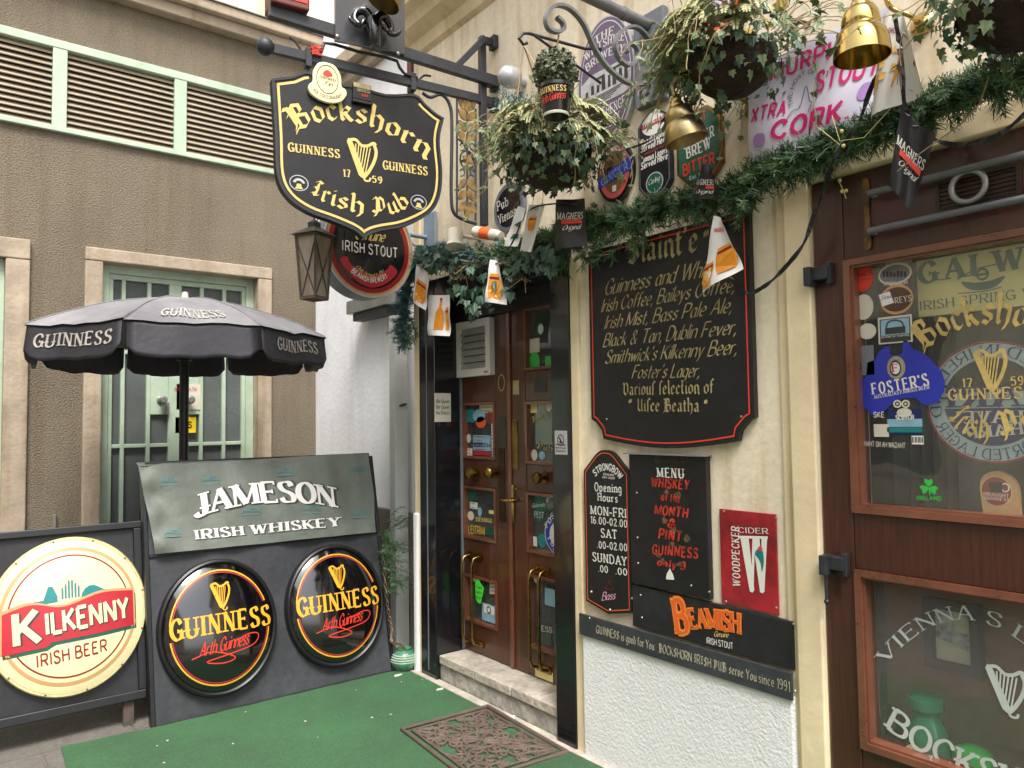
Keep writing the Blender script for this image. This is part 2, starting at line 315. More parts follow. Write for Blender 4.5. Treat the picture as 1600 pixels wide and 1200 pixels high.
gl('''B .74 -.02,.62 .16,.78 .14,.94 -.02,.98;.16,.86 .16,.2 .02,.02;.3,.98 .3,.05;.14,.86 .3,1 .56,.92 .56,.66 .34,.54;.34,.54 .68,.46 .7,.14 .46,-.02 .2,.06 -.08,-.1
I .46 .0,.82 .18,.98 .46,.92;.3,.94 .22,.8 .28,.5 .26,.12;.0,.14 .12,.24 .26,.1 .46,.22;.0,.5 .12,.6 .24,.5
P .72 -.04,.82 .1,.98 .24,.9 .24,.12 .12,-.12;.36,.9 .36,.2;.24,.86 .44,1 .68,.84 .68,.4 .5,.24 .24,.32;.0,.2 .14,.12 .36,.2
S .62 .6,.86 .36,1 .06,.84 .1,.6 .5,.46 .58,.2 .3,0 .0,.12;.32,.9 .32,.1
V .66 -.04,.86 .1,.98 .16,.8 .14,.2 .36,0 .62,.2 .6,.8 .4,.96 .28,.84
U .66 -.04,.86 .1,.98 .16,.8 .14,.16 .36,0 .56,.16;.56,.96 .56,.1 .66,0
a .44 .04,.54 .2,.64 .34,.54 .34,.08 .44,0;.34,.36 .06,.26 .04,.1 .16,0 .34,.12
b .44 .04,.98 .04,.1 .2,0 .4,.12 .4,.48 .24,.62 .06,.5;-.04,1.04 .06,.96
c .36 .36,.5 .2,.64 .04,.5 .04,.12 .18,0 .36,.1
d .44 .04,.98 .4,.5 .4,.12 .2,0 .04,.12 .04,.48 .2,.6
e .38 .04,.26 .34,.4 .34,.52 .2,.64 .04,.5 .04,.12 .18,0 .36,.1
f .3 .34,.92 .22,1.02 .1,.9 .1,0;-.02,.6 .26,.6
h .46 .04,.98 .04,.08 .12,0;-.04,1.04 .06,.96;.06,.48 .24,.64 .42,.5 .42,.02 .28,-.22
i .14 -.02,.54 .07,.62 .07,.08 .16,0;.04,.8 .12,.88
k .46 .04,.98 .04,.08 .12,0;-.04,1.04 .06,.96;.06,.4 .24,.62 .38,.54 .32,.38 .1,.32;.16,.34 .36,.08 .48,0
l .14 .06,.98 .06,.08 .16,0;-.02,1.04 .08,.96
n .46 -.02,.54 .06,.62 .06,.08 .14,0;.06,.48 .26,.64 .42,.5 .42,.06 .52,-.06
o .42 .2,.64 .03,.5 .03,.12 .2,0 .4,.12 .4,.5 .2,.64
r .32 -.02,.54 .06,.62 .06,.08 .16,0;.06,.46 .22,.64 .34,.54
s .4 .38,.54 .22,.64 .05,.52 .08,.4 .34,.26 .36,.12 .2,0 .0,.1
t .28 .1,.84 .1,.1 .2,0 .3,.08;-.02,.6 .26,.6
u .46 -.02,.54 .06,.62 .06,.1 .2,0 .4,.14;.4,.62 .4,.08 .5,0
v .44 -.02,.54 .08,.64 .06,.12 .22,0 .4,.12 .4,.5 .26,.64
ſ .26 .36,.92 .22,1.02 .1,.88 .1,-.06''')
GLB = GLY
STY = {  # pen: thick, thin, nib angle (None = follow direction), serif half width, shear, glyph set
 'sans': dict(t=.15, f=.15), 'bold': dict(t=.2, f=.19), 'light': dict(t=.1, f=.1), 'hair': dict(t=.06, f=.06),
 'roman': dict(t=.2, f=.07, serif=.1), 'fat': dict(t=.25, f=.07, serif=.1), 'slab': dict(t=.16, f=.11, serif=.1), 'thinroman': dict(t=.12, f=.05, serif=.08),
 'black': dict(t=.15, f=.03, nib=40, set=GLB), 'script': dict(t=.115, f=.02, nib=34, shear=.44), 'brush': dict(t=.085, f=.06, nib=30, shear=.55),
 'ital': dict(t=.26, f=.2, shear=.2)}
def glyph_strokes(st, ch):
    S = STY[st]; g = S.get('set', GLN).get(ch) or GLN.get(ch) or GLN.get(ch.upper())
    if g is None: return .3, []
    out = []
    ends = [p for sm, cl, pts in g[1] for p in (pts[0], pts[-1])]
    for mk, cl, pts in g[1]:
        sm = mk == '~'; thin = mk == '^'
        q = c2(pts, cl, 4) if sm else list(pts)
        if cl: q = q+[q[0]]
        z = [q[0]]
        for p in q[1:]:
            k = max(1, int(math.dist(z[-1], p)/.25)); l = z[-1]
            z += [(l[0]+(p[0]-l[0])*i/k, l[1]+(p[1]-l[1])*i/k) for i in range(1, k+1)]
        L_ = []; R_ = []; n = len(z)
        for i in range(n):
            a, b = z[max(0, i-1)], z[min(n-1, i+1)]
            if cl and i in (0, n-1): a, b = z[-2], z[1]
            dx, dy = b[0]-a[0], b[1]-a[1]; l = math.hypot(dx, dy) or 1; dx /= l; dy /= l
            if 'nib' in S:
                an = math.radians(S['nib']); nx, ny = math.cos(an)*S['t']/2, math.sin(an)*S['t']/2
                sg = 1 if (-dy*nx+dx*ny) >= 0 else -1
                ox, oy = sg*nx-dy*S['f']/2, sg*ny+dx*S['f']/2
            else:
                w = S['f']+(S['t']-S['f'])*abs(math.sin(math.atan2(dy, dx)-.2))*(.25 if thin and S['t'] > S['f']*1.6 else 1)
                ox, oy = -dy*w/2, dx*w/2
            L_.append((z[i][0]+ox, z[i][1]+oy)); R_.append((z[i][0]-ox, z[i][1]-oy))
        out.append((L_, R_))
        sf = S.get('serif', 0)
        if sf and not sm:
            for e, o in ((pts[0], pts[-1]), (pts[-1], pts[0])):
                dx, dy = abs(e[0]-o[0]), abs(e[1]-o[1]); sh = ends.count(e) > 1
                if dx < .02 and dy > .25 and not (sh and .05 < e[1] < .55):
                    h = S['f']; y = e[1]+(h/2 if e[1] < o[1] else -h/2); w = S['t']/2+sf*.8
                    out.append(([(e[0]-w, y+h/2), (e[0]+w, y+h/2)], [(e[0]-w, y-h/2), (e[0]+w, y-h/2)]))
                elif dx >= .02 and dy > .3 and not sh:
                    h = S['f']; y = e[1]+(h/2 if e[1] < o[1] else -h/2); w = S['t']/2+sf
                    out.append(([(e[0]-w, y+h/2), (e[0]+w, y+h/2)], [(e[0]-w, y-h/2), (e[0]+w, y-h/2)]))
                elif dy < .02 and not sh and dx > .2 and e[1] > -.1:
                    h = .14; y0, y1 = (e[1]-h, e[1]+S['f']/2) if e[1] > .8 else ((e[1]-S['f']/2, e[1]+h) if e[1] < .2 else (e[1]-h*.7, e[1]+h*.7))
                    w = S['f']*.5; out.append(([(e[0]-w, y1), (e[0]+w, y1)], [(e[0]-w, y0), (e[0]+w, y0)]))
    return g[0], out
def text(mb, fr, st, s, path, h, d=.002, gap=None, mirror=False, grow=0, dx=0, dy=0):
    """write s along path(t)->((a,b),(na,nb)), letters h tall; their width fills the path; grow fattens for outlines"""
    S = STY[st]; gap = (S['t']+.1+S.get('serif', 0)*.9 if 'nib' not in S else S['t']*.7+.09) if gap is None else gap
    x = 0; items = []; prev = ''
    for ch in s:
        if ch == ' ': x += .38; prev = ''; continue
        if prev and 'nib' not in S:
            x += (S['t']*.22+.03 if prev in 'HIMNUJdhilmnu1' and ch in 'BDEFHIKLMNPRUbhiklmnpru' else 0)-(.06 if (prev in 'LAVTYWFPK' and ch in 'AVTYWJK') else 0)
        w, ss = glyph_strokes(st, ch); items.append((x, ss)); x += w+gap; prev = ch
    tot = max(.05, x-gap); sh = S.get('shear', 0); lv = 0
    (p0, _), (p1, _) = path(0), path(1)
    for x0, ss in items:
        for i, (L_, R_) in enumerate(ss):
            lv = (lv+1) % 7; vs = []
            for A_, B_ in ((L_, R_), (R_, L_)):
                for (px_, py_), (qx, qy) in zip(A_, B_):
                    if grow:
                        l = math.hypot(px_-qx, py_-qy) or 1; px_ += (px_-qx)/l*grow; py_ += (py_-qy)/l*grow
                    X = (x0+px_+sh*py_)/tot; X = 1-X if mirror else X
                    (a, b), (na, nb) = path(X); vs.append(fr.w(a+na*(py_*h)+dx, b+nb*(py_*h)+dy, d+lv*.00012))
            n = len(L_)
            mb.add(vs, [((i_, n+i_, n+i_+1, i_+1) if not mirror else (i_+1, n+i_+1, n+i_, i_)) for i_ in range(n-1)])
    return mb
def straight(p, q, sag=0):
    (ax, ay), (bx, by) = p, q; L_ = math.hypot(bx-ax, by-ay) or 1; nx, ny = -(by-ay)/L_, (bx-ax)/L_
    def f(t):
        k = sag*4*t*(1-t); s = sag*4*(1-2*t)/L_
        l = math.hypot(1, s); ex, ey = (bx-ax)/L_, (by-ay)/L_
        return (ax+(bx-ax)*t+nx*k, ay+(by-ay)*t+ny*k), ((nx-ex*s)/l, (ny-ey*s)/l)
    return f
def upright(p, q, sag=0, nrm=(0, 1)):
    f = straight(p, q, sag); return lambda t: (f(t)[0], nrm)
def arcp(cx, cy, r, a0, a1, inward=False, ry=None):
    ry = ry or r
    def f(t):
        a = math.radians(a0+(a1-a0)*t); c, s = math.cos(a), math.sin(a); k = -1 if inward else 1
        return (cx+r*c, cy+ry*s), (c*k, s*k)
    return f
def tx(mb, fr, st, s, p0, p1, hpx, d=.002, sag=0, up_=False, off=0, **k):
    """write between two points of the view (baseline), cap height hpx view pixels at p0"""
    a, b = fr.hit(*p0, off), fr.hit(*p1, off); t = fr.hit(p0[0], p0[1]-hpx, off); h = math.dist(a, t)
    m = fr.hit((p0[0]+p1[0])/2, (p0[1]+p1[1])/2-sag, off); m0 = fr.hit((p0[0]+p1[0])/2, (p0[1]+p1[1])/2, off); sg = (m[1]-m0[1])
    return text(mb, fr, st, s, (upright if up_ else straight)(a, b, sg), h, d+off, **k)
def harp(mb, fr, x, y, h, d, w=None, strings=True, line=.035):
    """harp of height h with its foot at x, y"""
    w = w or h*.62; T = lambda u, v: (x+(u-.5)*w, y+v*h)
    Q = lambda ps: [T(*p) for p in ps]
    mb.poly(fr, Q([(.0, .9), (.05, .99), (.14, .98), (.2, .9), (.62, .12), (.62, .02), (.5, .02), (.4, .08)]), d)
    mb.line(fr, Q(c2([(.1, .95), (.3, .98), (.5, .86), (.72, .88), (.9, .97), (1, .93)])), h*.075, d+.0002)
    mb.line(fr, Q(c2([(.93, .93), (1, .75), (.93, .5), (.75, .22), (.58, .04)])), h*.085, d+.0004)
    mb.line(fr, Q(c2([(.55, .05), (.62, -.04), (.76, -.03), (.8, .05)])), h*.05, d+.0006)
    if strings:
        for i in range(6):
            u = .3+i*.1; mb.line(fr, Q([(u, .88-.01*i), (.3+i*.062, .66-i*.115)]), h*line, d+.0003)
    return mb
def fix(o): return o
# ---------------------------------------------------------------- palette
M = dict(
 plaster=mat('cream_plaster', 'EEE1C7', .85, var=.11, sc_=2.2, bump=.002, bsc=34, streak=.42, k=1.0, fine=.06),
 plaster_trim=mat('cream_trim', 'E6D3AE', .75, var=.13, sc_=3, bump=.002, bsc=25, streak=.30, k=1.0),
 render=mat('white_render', 'E6E5E6', .9, var=.05, sc_=3, bump=.0045, bsc=85, k=1, streak=.06),
 white=mat('whitewash', 'F4F5F9', .85, var=.10, sc_=1.2, bump=.003, bsc=25, streak=.12, k=.95),
 pebble=mat('pebble_dash', '908470', .95, var=.2, sc_=.7, streak=.2, bump=.013, bsc=95, fine=.30, k=.80),
 stone=mat('weathered_stone', 'BFAE98', .85, var=.25, sc_=4, bump=.004, bsc=40, streak=.35, k=.85),
 ledge=mat('ledge_stone', 'BFAE97', .85, var=.2, sc_=2, bump=.004, bsc=30, streak=.4, k=.8),
 base=mat('base_stone', '8C857C', .85, var=.2, sc_=3, bump=.006, bsc=40, k=.8),
 green=mat('pale_green_paint', 'BCD0B8', .5, var=.12, sc_=5, k=.9, bump=.001, bsc=20, streak=.15),
 slat=mat('louvre_slat', 'B3A58F', .7, var=.12, sc_=4, k=.8),
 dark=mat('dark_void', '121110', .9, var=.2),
 pane=mat('dirty_grey_pane', '666C6B', .25, var=.18, sc_=1.5, k=.9, fine=.08, bsc=60),
 black=mat('black_gloss', '15161A', .22, var=.25, sc_=5, k=1, coat=.4),
 blackm=mat('black_satin', '1B1B1E', .42, var=.25, sc_=6, k=1, fine=.2, bsc=30),
 board=mat('black_board', '26262A', .45, var=.35, sc_=3, k=1, fine=.25, bsc=25, streak=.2),
 boarddust=mat('scuffed_board', '3D3F44', .55, var=.32, sc_=2.2, k=1, fine=.2, bsc=30, streak=.15),
 iron=mat('black_iron', '2C2E33', .5, var=.3, sc_=12, k=1, bump=.001, bsc=80),
 greyiron=mat('grey_iron', '74767A', .5, var=.2, sc_=9, k=.9, bump=.001, bsc=60),
 plate=mat('grey_plate', '767C86', .55, var=.12, sc_=3, k=.9, streak=.15),
 rust=mat('rusty_iron', '665248', .8, var=.5, sc_=9, col2='45443F', bump=.001),
 wood=mat('brown_wood', '56311F', .34, var=.32, sc_=8, stretch=(14, 14, .5), k=.95, coat=.35, bump=.0006, bsc=40),
 woodred=mat('maroon_wood', '48261A', .36, var=.3, sc_=8, stretch=(12, 12, .6), k=.95, coat=.3, bump=.0006, bsc=40),
 woodedge=mat('wood_bead', '7A4A36', .3, var=.25, sc_=6, coat=.5),
 maroon=mat('maroon_paint', '6B3733', .5, var=.2, sc_=5),
 brass=mat('polished_brass', 'CBB06E', .14, 1, var=.10, sc_=5, k=.95),
 brassold=mat('old_brass', 'A0804A', .3, 1, var=.4, sc_=9, k=.9),
 brasslamp=mat('tarnished_brass', 'B39C5C', .3, 1, var=.35, sc_=9, col2='8A8274', k=1),
 steel=mat('grey_steel', 'A3A4A0', .4, .7, var=.2),
 gold=mat('gold_paint', 'E0C676', .45, var=.10, sc_=12, k=.95),
 goldd=mat('faded_gold', 'BBAA78', .6, var=.3, sc_=20, k=.85),
 yellow=mat('amber_print', 'EDAE34', .35, var=.06, k=.95),
 red=mat('red_print', 'B82C38', .4, var=.08, k=.95), redb=mat('bright_red', 'E0402C', .4, var=.1), dred=mat('dark_red', '8E1F24', .4, var=.12),
 orange=mat('orange_print', 'E8602A', .4, var=.08), ltorange=mat('beer_orange', 'E89428', .4, var=.15, sc_=30),
 w=mat('white_print', 'E6E4DC', .5, var=.05, k=.95), w2=mat('off_white', 'D6CFBD', .6, var=.1, k=.95), paper=mat('pennant_paper', 'E9E6E2', .55, var=.05, sc_=4, k=.95),
 cream=mat('cream_plastic', 'F0E6B4', .2, var=.05, sc_=2, k=.95, coat=.6), creamd=mat('cream_rim', 'D8CD98', .3, var=.15, sc_=8, k=.95, coat=.3),
 tan=mat('tan_print', 'C99A6B', .3, var=.06), teal=mat('teal_print', '1F7E80', .35, var=.1), blue=mat('blue_print', '2A36A8', .35, var=.08), navy=mat('navy_print', '1B2560', .35, var=.1),
 dgreen=mat('green_print', '1F5A4A', .35, var=.1), lgreen=mat('bright_green', '38B54A', .4, var=.1), limegreen=mat('neon_card', '4FE03C', .5, var=.05), purple=mat('purple_print', '715F80', .4, var=.12, k=.9), lilac=mat('lilac_print', 'B78FD0', .4, var=.08), pink=mat('pink_print', 'DA2E78', .4, var=.06), fbanner=mat('banner_vinyl', 'E4DFF2', .4, var=.04, sc_=3, k=.95),
 silver=mat('silver_print', 'BFC0C4', .35, .3, var=.1), grey=mat('grey_print', '77797E', .5, var=.15), mid=mat('dark_print', '3A3A3C', .5, var=.15), sky=mat('pale_blue_print', '8FB6C9', .4, var=.2, sc_=14),
 cloth=mat('grey_green_tarpaulin', '757C73', .55, var=.16, sc_=4, k=.85, bump=.006, bsc=14, streak=.1), clothlogo=mat('tarpaulin_print', '5A8585', .55, var=.15),
 canopy=mat('black_canvas', '34333A', .55, var=.35, sc_=2.2, k=1, bump=.002, bsc=30, fine=.12), canopygrey=mat('sun_faded_canvas', '8E8C90', .6, var=.22, sc_=2.0, k=.9, bump=.003, bsc=20, col2='5E5D63'),
 lining=mat('black_lining', '0E0E10', .85, var=.2),
 turf=mat('green_carpet', '417248', .95, var=.24, sc_=1.3, k=.84, bump=.006, bsc=190, fine=.3, col2='3C5A3E'), paving=mat('grey_paving', '77716B', .9, var=.25, sc_=1.6, bump=.006, bsc=45, fine=.15, k=.85),
 step=mat('worn_step_stone', 'CDC4B4', .8, var=.25, sc_=7, bump=.008, bsc=35, k=.9, col2='A39B8E', fine=.15), stepf=mat('cement_riser', 'BDB9B0', .9, var=.28, sc_=8, bump=.01, bsc=25, k=.9, col2='7E7A72', fine=.15),
 mat_=mat('rubber_mat', '6B5B52', .8, var=.25, sc_=12, k=.9),
 pine=mat('pine_green', '5C7C50', .6, var=.4, sc_=14, col2='2A4530', k=.85), pineteal=mat('pine_teal', '5C878A', .6, var=.35, sc_=14, col2='2B5052', k=.85),
 ivy=mat('ivy_green', '76845A', .45, var=.45, sc_=16, col2='35503C', k=.9), ivyd=mat('ivy_dark', '42604A', .45, var=.4, sc_=16, col2='2A4233', k=.9), fern=mat('dried_fern', 'C2C08E', .65, var=.25, sc_=18, col2='858C5C', k=.95), yleaf=mat('yellowed_leaf', 'A88E3E', .6, var=.3, sc_=14, k=.9),
 twig=mat('dry_twig', '9C8660', .8, var=.3), moss=mat('basket_moss', '3A2A1E', .95, var=.5, sc_=25, bump=.01, bsc=60), boxleaf=mat('box_leaf', '6E7458', .6, var=.45, sc_=25, col2='3A4434', k=.9),
 chainm=mat('chain', '8F7A60', .5, .6, var=.3), tape=mat('black_tape', '16161A', .4, var=.2), pot=mat('glazed_green_pot', '4F8A68', .25, var=.2, sc_=10, coat=.6), potw=mat('pale_glaze', 'B9C8B8', .3, var=.2),
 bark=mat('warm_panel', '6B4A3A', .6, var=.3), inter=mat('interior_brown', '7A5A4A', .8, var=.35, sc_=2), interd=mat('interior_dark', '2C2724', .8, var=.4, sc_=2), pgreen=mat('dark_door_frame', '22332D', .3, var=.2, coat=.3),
 bluei=mat('pale_blue_iron', '8C9CAC', .5, var=.15), potb=mat('terracotta', '9C6A4A', .8, var=.2), glassgreen=mat('green_glaze', '2F7A58', .12, var=.2, coat=.8), yel2=mat('pale_yellow_card', 'E6D98C', .5, var=.1), fac=mat('opposite_plaster', 'EFE9DB', .9, var=.06, sc_=1, streak=.15), bluesky=mat('night_window', '32404A', .08, var=.2, spec=.8))
GLASS = glass('window_glass', (.97, .98, .97, 1), dust_haze=.032); GLASSD = glass('door_glass', (.93, .95, .94, 1), dust_haze=.06)
def obj_lines(*a): pass
# ================================================================ SETTING
mb = MB(); mb.grid(lambda u, v: V3((-60+120*u, -60+120*v, 0)), 4, 4); part('ground', mb, M['paving'])['kind'] = 'structure'
# slab joints of the paving
mb = MB()
for i in range(-2, 4):
    for j in range(3, 8):
        x0, y0 = i*.8+.06+(.4 if j % 2 else 0), j*.62+.5
        x1 = min(2.4 if y0 < 4 else 3.1, x0+.79); y1 = min(y0+.61, 5.98)
        if x1-x0 > .1: mb.box(GR, x0, x1, y0, y1, -.05, .006)
part('pavement', mb, M['paving'], bevel=.003)['kind'] = 'structure'
# ---- grey pebble-dashed building
gb = thing('grey_building', 'grey brown pebble-dashed building with pale green louvres and glazed doors', 'building', (1.2, 6.05, 0))
zl0, zl1 = GW.hit(287, 245)[1], GW.hit(287, 117)[1]; zl = GW.hit(0, 40)[1]; zb = GW.hit(0, 190)[1]
lt = [GW.hit(x, y)[1] for x, y in ((0, 39), (287, 116), (400, 147))]; lb = [GW.hit(x, y)[1] for x, y in ((0, 190), (287, 246), (400, 268))]
LZ1, LZ0 = sum(lt)/3, sum(lb)/3
dx0, dx1 = GW.hit(132, 420)[0], GW.hit(423, 425)[0]; DZ = GW.hit(276, 403)[1]
sx1 = GW.hit(44, 400)[0]
LG0, LG1 = -1.6, GW.hit(474, 200)[0]
def wallbox(m, fr, rects, d0=-.3, d1=0):
    for r in rects: m.box(fr, *r, d0, d1)
XR = WW.o.x+.3; ZT = 4.72
mb = MB()
ins = .13   # stone surround width
o0, o1 = dx0+.02, dx1-.02
wallbox(mb, GW, [(-3.2, -1.6, 0, ZT), (-1.6, XR, LZ1, ZT), (LG1, XR, 0, LZ1), (-1.6, LG1, DZ, LZ0), (sx1, o0, 0, DZ), (o1, LG1, 0, DZ), (-1.6, sx1-1.5, 0, DZ)])
part('wall', mb, M['pebble'], gb)
mb = MB(); mb.box(GW, -3.2, XR, ZT+.17, 11, -.3, .05); part('plaster_wall', mb, M['plaster'], gb)
mb = MB(); mb.box(GW, -3.2, XR, ZT, ZT+.09, -.3, .10); mb.box(GW, -3.2, XR, ZT+.09, ZT+.17, -.3, .16); part('ledge', mb, M['ledge'], gb, bevel=.01)
mb = MB(); mb.box(GW, -3.2, XR, ZT+.171, ZT+.18, -.1, .175); part('flashing', mb, M['steel'], gb)
mb = MB(); pz = GW.hit(80, 804)[1]
for a, b in ((sx1+.17, o0-.17), (o1+.17, WW.o.x)): mb.box(GW, a, b, 0, pz, -.05, .02)
part('plinth', mb, M['base'], gb, bevel=.004)
# louvre band
posts = [GW.hit(x, y)[0] for x, y in ((-112, 130), (93, 130), (281, 180))]; pitch = posts[2]-posts[1]; posts.append(posts[2]+pitch)
mb = MB(); wf = .045
mb.box(GW, LG0, LG1, LZ1-.06, LZ1, -.1, .03); mb.box(GW, LG0, LG1, LZ0, LZ0+.035, -.1, .035)
for p in posts[:-1]+[LG1-.03]: mb.box(GW, p-.045, p+.045, LZ0+.035, LZ1-.06, -.1, .026)
lv = part('louvre_frame', mb, M['green'], gb, bevel=.004)
mb = MB(); edges = [LG0]+posts[:-1]+[LG1]; n = 13; ph = (LZ1-.06-LZ0-.035)/n
for a, b in zip(edges[:-1], edges[1:]):
    for i in range(n):
        z = LZ0+.035+ph*i; A = a+.046; B = b-.046
        vs = [GW.w(A, z, 0.0), GW.w(B, z, 0.0), GW.w(B, z+ph*.97, -.038), GW.w(A, z+ph*.97, -.038)]; off = [p+V3((0, -.004, .006)) for p in vs]
        mb.add(vs+off, [(0, 3, 2, 1), (4, 5, 6, 7), (0, 1, 5, 4), (1, 2, 6, 5), (2, 3, 7, 6), (3, 0, 4, 7)])
part('louvre_slats', mb, M['slat'], gb)
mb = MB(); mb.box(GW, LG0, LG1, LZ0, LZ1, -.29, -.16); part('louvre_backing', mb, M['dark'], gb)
# green glazed door with stone surround
mb = MB(); sw = .095
mb.box(GW, o0-.02, o0+sw, .0, DZ-sw, -.12, .035); mb.box(GW, o1-sw, o1+.02, .0, DZ-sw, -.12, .035); mb.box(GW, o0-.02, o1+.02, DZ-sw, DZ, -.12, .04)
part('door_surround', mb, M['stone'], gb, bevel=.008)
g0, g1, gz = o0+sw, o1-sw, DZ-sw
gd = MB(); gp = MB(); D0, D1 = -.15, -.10
def vx(px, py=700): return GW.hit(px, py, -.1)[0]
zc = GW.hit(270, 695, -.1)[1]
cols = [vx(x) for x in (190.5, 231, 272, 314, 349.5)]
gd.box(GW, g0, g0+.06, 0, gz, -.2, D1+.02); gd.box(GW, g1-.06, g1, 0, gz, -.2, D1+.02); gd.box(GW, g0+.06, g1-.06, gz-.06, gz, -.2, D1+.02)
gd.box(GW, g0+.06, g1-.06, gz-.10, gz-.06, D0, D1)
for i, c in enumerate(cols):
    hw = .045 if i == 2 else .014; gd.box(GW, c-hw, c+hw, .25, gz-.1, D0, D1+(.006 if i == 2 else .002))
gd.box(GW, g0+.06, g0+.09, .25, gz-.1, D0, D1+.003); gd.box(GW, g1-.09, g1-.06, .25, gz-.1, D0, D1+.003)
gd.box(GW, g0+.09, g1-.09, zc-.014, zc+.014, D0, D1+.001); gd.box(GW, g0+.06, g1-.06, .12, .3, D0, D1-.001)
gd.box(GW, g0+.09, g1-.09, gz-.66, gz-.63, D0, D1+.001)
l0, l1 = GW.hit(231, 648, -.1)[1], GW.hit(231, 588, -.1)[1]; gd.box(GW, cols[1]+.014, cols[2]-.045, l0, l1, D0, D1); gd.box(GW, cols[2]+.045, cols[3]-.014, l0, l1, D0, D1)
door = part('glazed_door', gd, M['green'], gb, bevel=.004)
gp.box(GW, g0+.06, g1-.06, .12, gz-.1, D0+.005, D0+.02); part('panes', gp, M['pane'], door)
mb = MB()
for x in (251, 294):
    mb = MB(); p = GW.W(x, 625, -.1); mb.lathe(p, GW.n, [(.022, 0), (.03, .004), (.03, .012), (.012, .02), (.012, .05), (.03, .055), (.034, .075), (.02, .095)], 16); part('knob', mb, M['steel'], door, smooth=40)
mb = MB(); p = GW.W(259, 632, -.1); mb.box(GW, *[v for v in (p.x-.01, p.x+.02)], p.z-.08, p.z+.02, -.1, -.075); part('padlock', mb, M['steel'], door, bevel=.004)
mb = MB(); r = GW.rect(274, 652, 306, 676, -.095); mb.box(GW, *r, -.149, -.094); nb = MB(); tx(nb, GW, 'bold', 'GLS', (284, 668), (304, 668), 9, -.0925, off=0)
n1 = part('yellow_notice', mb, mat('yellow_card', 'F2D21A', .5), door); part('notice_text', nb, M['black'], n1)
mb = MB(); r = GW.rect(276, 600, 313, 640, -.095); mb.box(GW, *r, -.099, -.094); nb = MB(); tx(nb, GW, 'sans', 'BITTE FREIHALTEN', (278, 610), (312, 610), 5, -.0925); n1 = part('white_notice', mb, M['w2'], door); part('notice_text', nb, M['red'], n1)
# second green doorway at the left edge of the view
mb = MB(); s0 = sx1-1.5
mb.box(GW, sx1-.13, sx1+.01, 0, DZ-.14, -.12, .035); mb.box(GW, s0-.01, s0+.15, 0, DZ-.14, -.12, .035); mb.box(GW, s0-.01, sx1+.01, DZ-.14, DZ, -.12, .04); part('door_surround', mb, M['stone'], gb, bevel=.008)
mb = MB(); mb.box(GW, s0+.15, sx1-.13, .02, DZ-.14, -.13, -.06)
for i in range(5): mb.box(GW, s0+.16+i*.24, s0+.165+i*.24+.19, .2, DZ-.24, -.06, -.054)
mb.box(GW, sx1-.19, sx1-.13, .02, DZ-.14, -.06, -.03); d2 = part('plank_door', mb, M['green'], gb, bevel=.004)
mb = MB()
for z in (1.7, 2.5): mb = MB(); mb.lathe(GW.w(sx1-.19, z-.05, -.03), (0, 0, 1), [(.012, 0), (.012, .1)], 8); part('hinge_pin', mb, M['steel'], d2)
# ---- whitewashed neighbour, set back behind the pub corner
wb = thing('white_building', 'whitewashed wall set back between the grey building and the pub corner', 'building', (2.62, 5, 0))
zc_ = WW.hit(527, 133)[1]
mb = MB(); mb.box(WW, -6.05, -4.02, .93, zc_-.1, -.3, 0); mb.box(WW, -6.05, -4.02, zc_+.1, 9, -.3, 0); part('wall', mb, M['white'], wb)
mb = MB(); mb.box(WW, -6.05, -4.02, 0, .93, -.3, .03); part('base', mb, M['base'], wb, bevel=.006)
mb = MB(); mb.box(WW, -6.05, -4.02, zc_-.1, zc_-.02, -.3, .06); mb.box(WW, -6.05, -4.02, zc_-.02, zc_+.1, -.3, .13); part('cornice', mb, M['ledge'], wb, bevel=.01)
# ---- the pub
pb = thing('pub_building', 'cream plastered pub front with dark brown double doors and a glazed brown shopfront', 'building', (2.43, 2, 0))
aL = -4.06; a1, a2, a3, a4 = -3.99, -3.815, -2.735, -2.60
DTOP = 2.42
wz = PW.hit(1270, 290)[1]; wa = PW.hit(1272, 320)[0]; WA1 = .35; WZ0 = .18
CZ = 4.0
mb = MB(); wallbox(mb, PW, [(aL, a1, 0, CZ), (a1, a4, DTOP, CZ), (a4, wa, 0, CZ), (wa, WA1, wz, CZ), (wa, WA1, 0, WZ0), (WA1, 5, 0, CZ), (aL, 5, CZ, 8.2)], -.34, 0)
part('wall', mb, M['plaster'], pb)
mb = MB(); mb.box(PW, aL-.005, a1-.0, 0, CZ-.3, -.33, .012); mb.box(PW, a4, a4+.055, 0, 2.33, -.1, .018)
e0, e1 = PW.hit(1240, 600)[0], PW.hit(1222, 600)[0]
mb.box(PW, e0, wa-.005, 0, wz+.09, -.1, .035); mb.box(PW, e1, e0, 0, wz+.02, -.1, .014); mb.box(PW, wa-.005, WA1, wz+.003, wz+.09, -.1, .035)
part('plaster_surround', mb, M['plaster_trim'], pb, bevel=.006)
mb = MB(); pr0, pr1 = PW.hit(916, 1000)[0], PW.hit(1248, 1092)[0]; mb.box(PW, pr0, pr1, 0, PW.hit(1080, 1035)[1], -.05, .03); part('roughcast_plinth', mb, M['render'], pb, bevel=.012); mb = MB(); mb.poly(PW, [(aL-.005, 0), (a1-.03, 0), (a1-.03, .62), (aL+.05, .98), (aL-.005, .98)], -.05, .03); part('roughcast_plinth', mb, M['render'], pb, bevel=.012)
mb = MB()
prof = [(0, -.12), (.03, -.1), (.05, -.04), (.13, .0), (.16, .05), (.22, .07), (.23, .12), (0, .13)]
ca, cb = aL-.02, 5.0
vs = [PW.w(a, CZ+z, d) for a in (ca, cb) for d, z in prof]; k = len(prof); mb.add(vs, [(i, i+1, k+i+1, k+i) for i in range(k-1)]+[tuple(range(k)), tuple(range(2*k-1, k-1, -1))]); part('cornice', mb, M['plaster_trim'], pb)
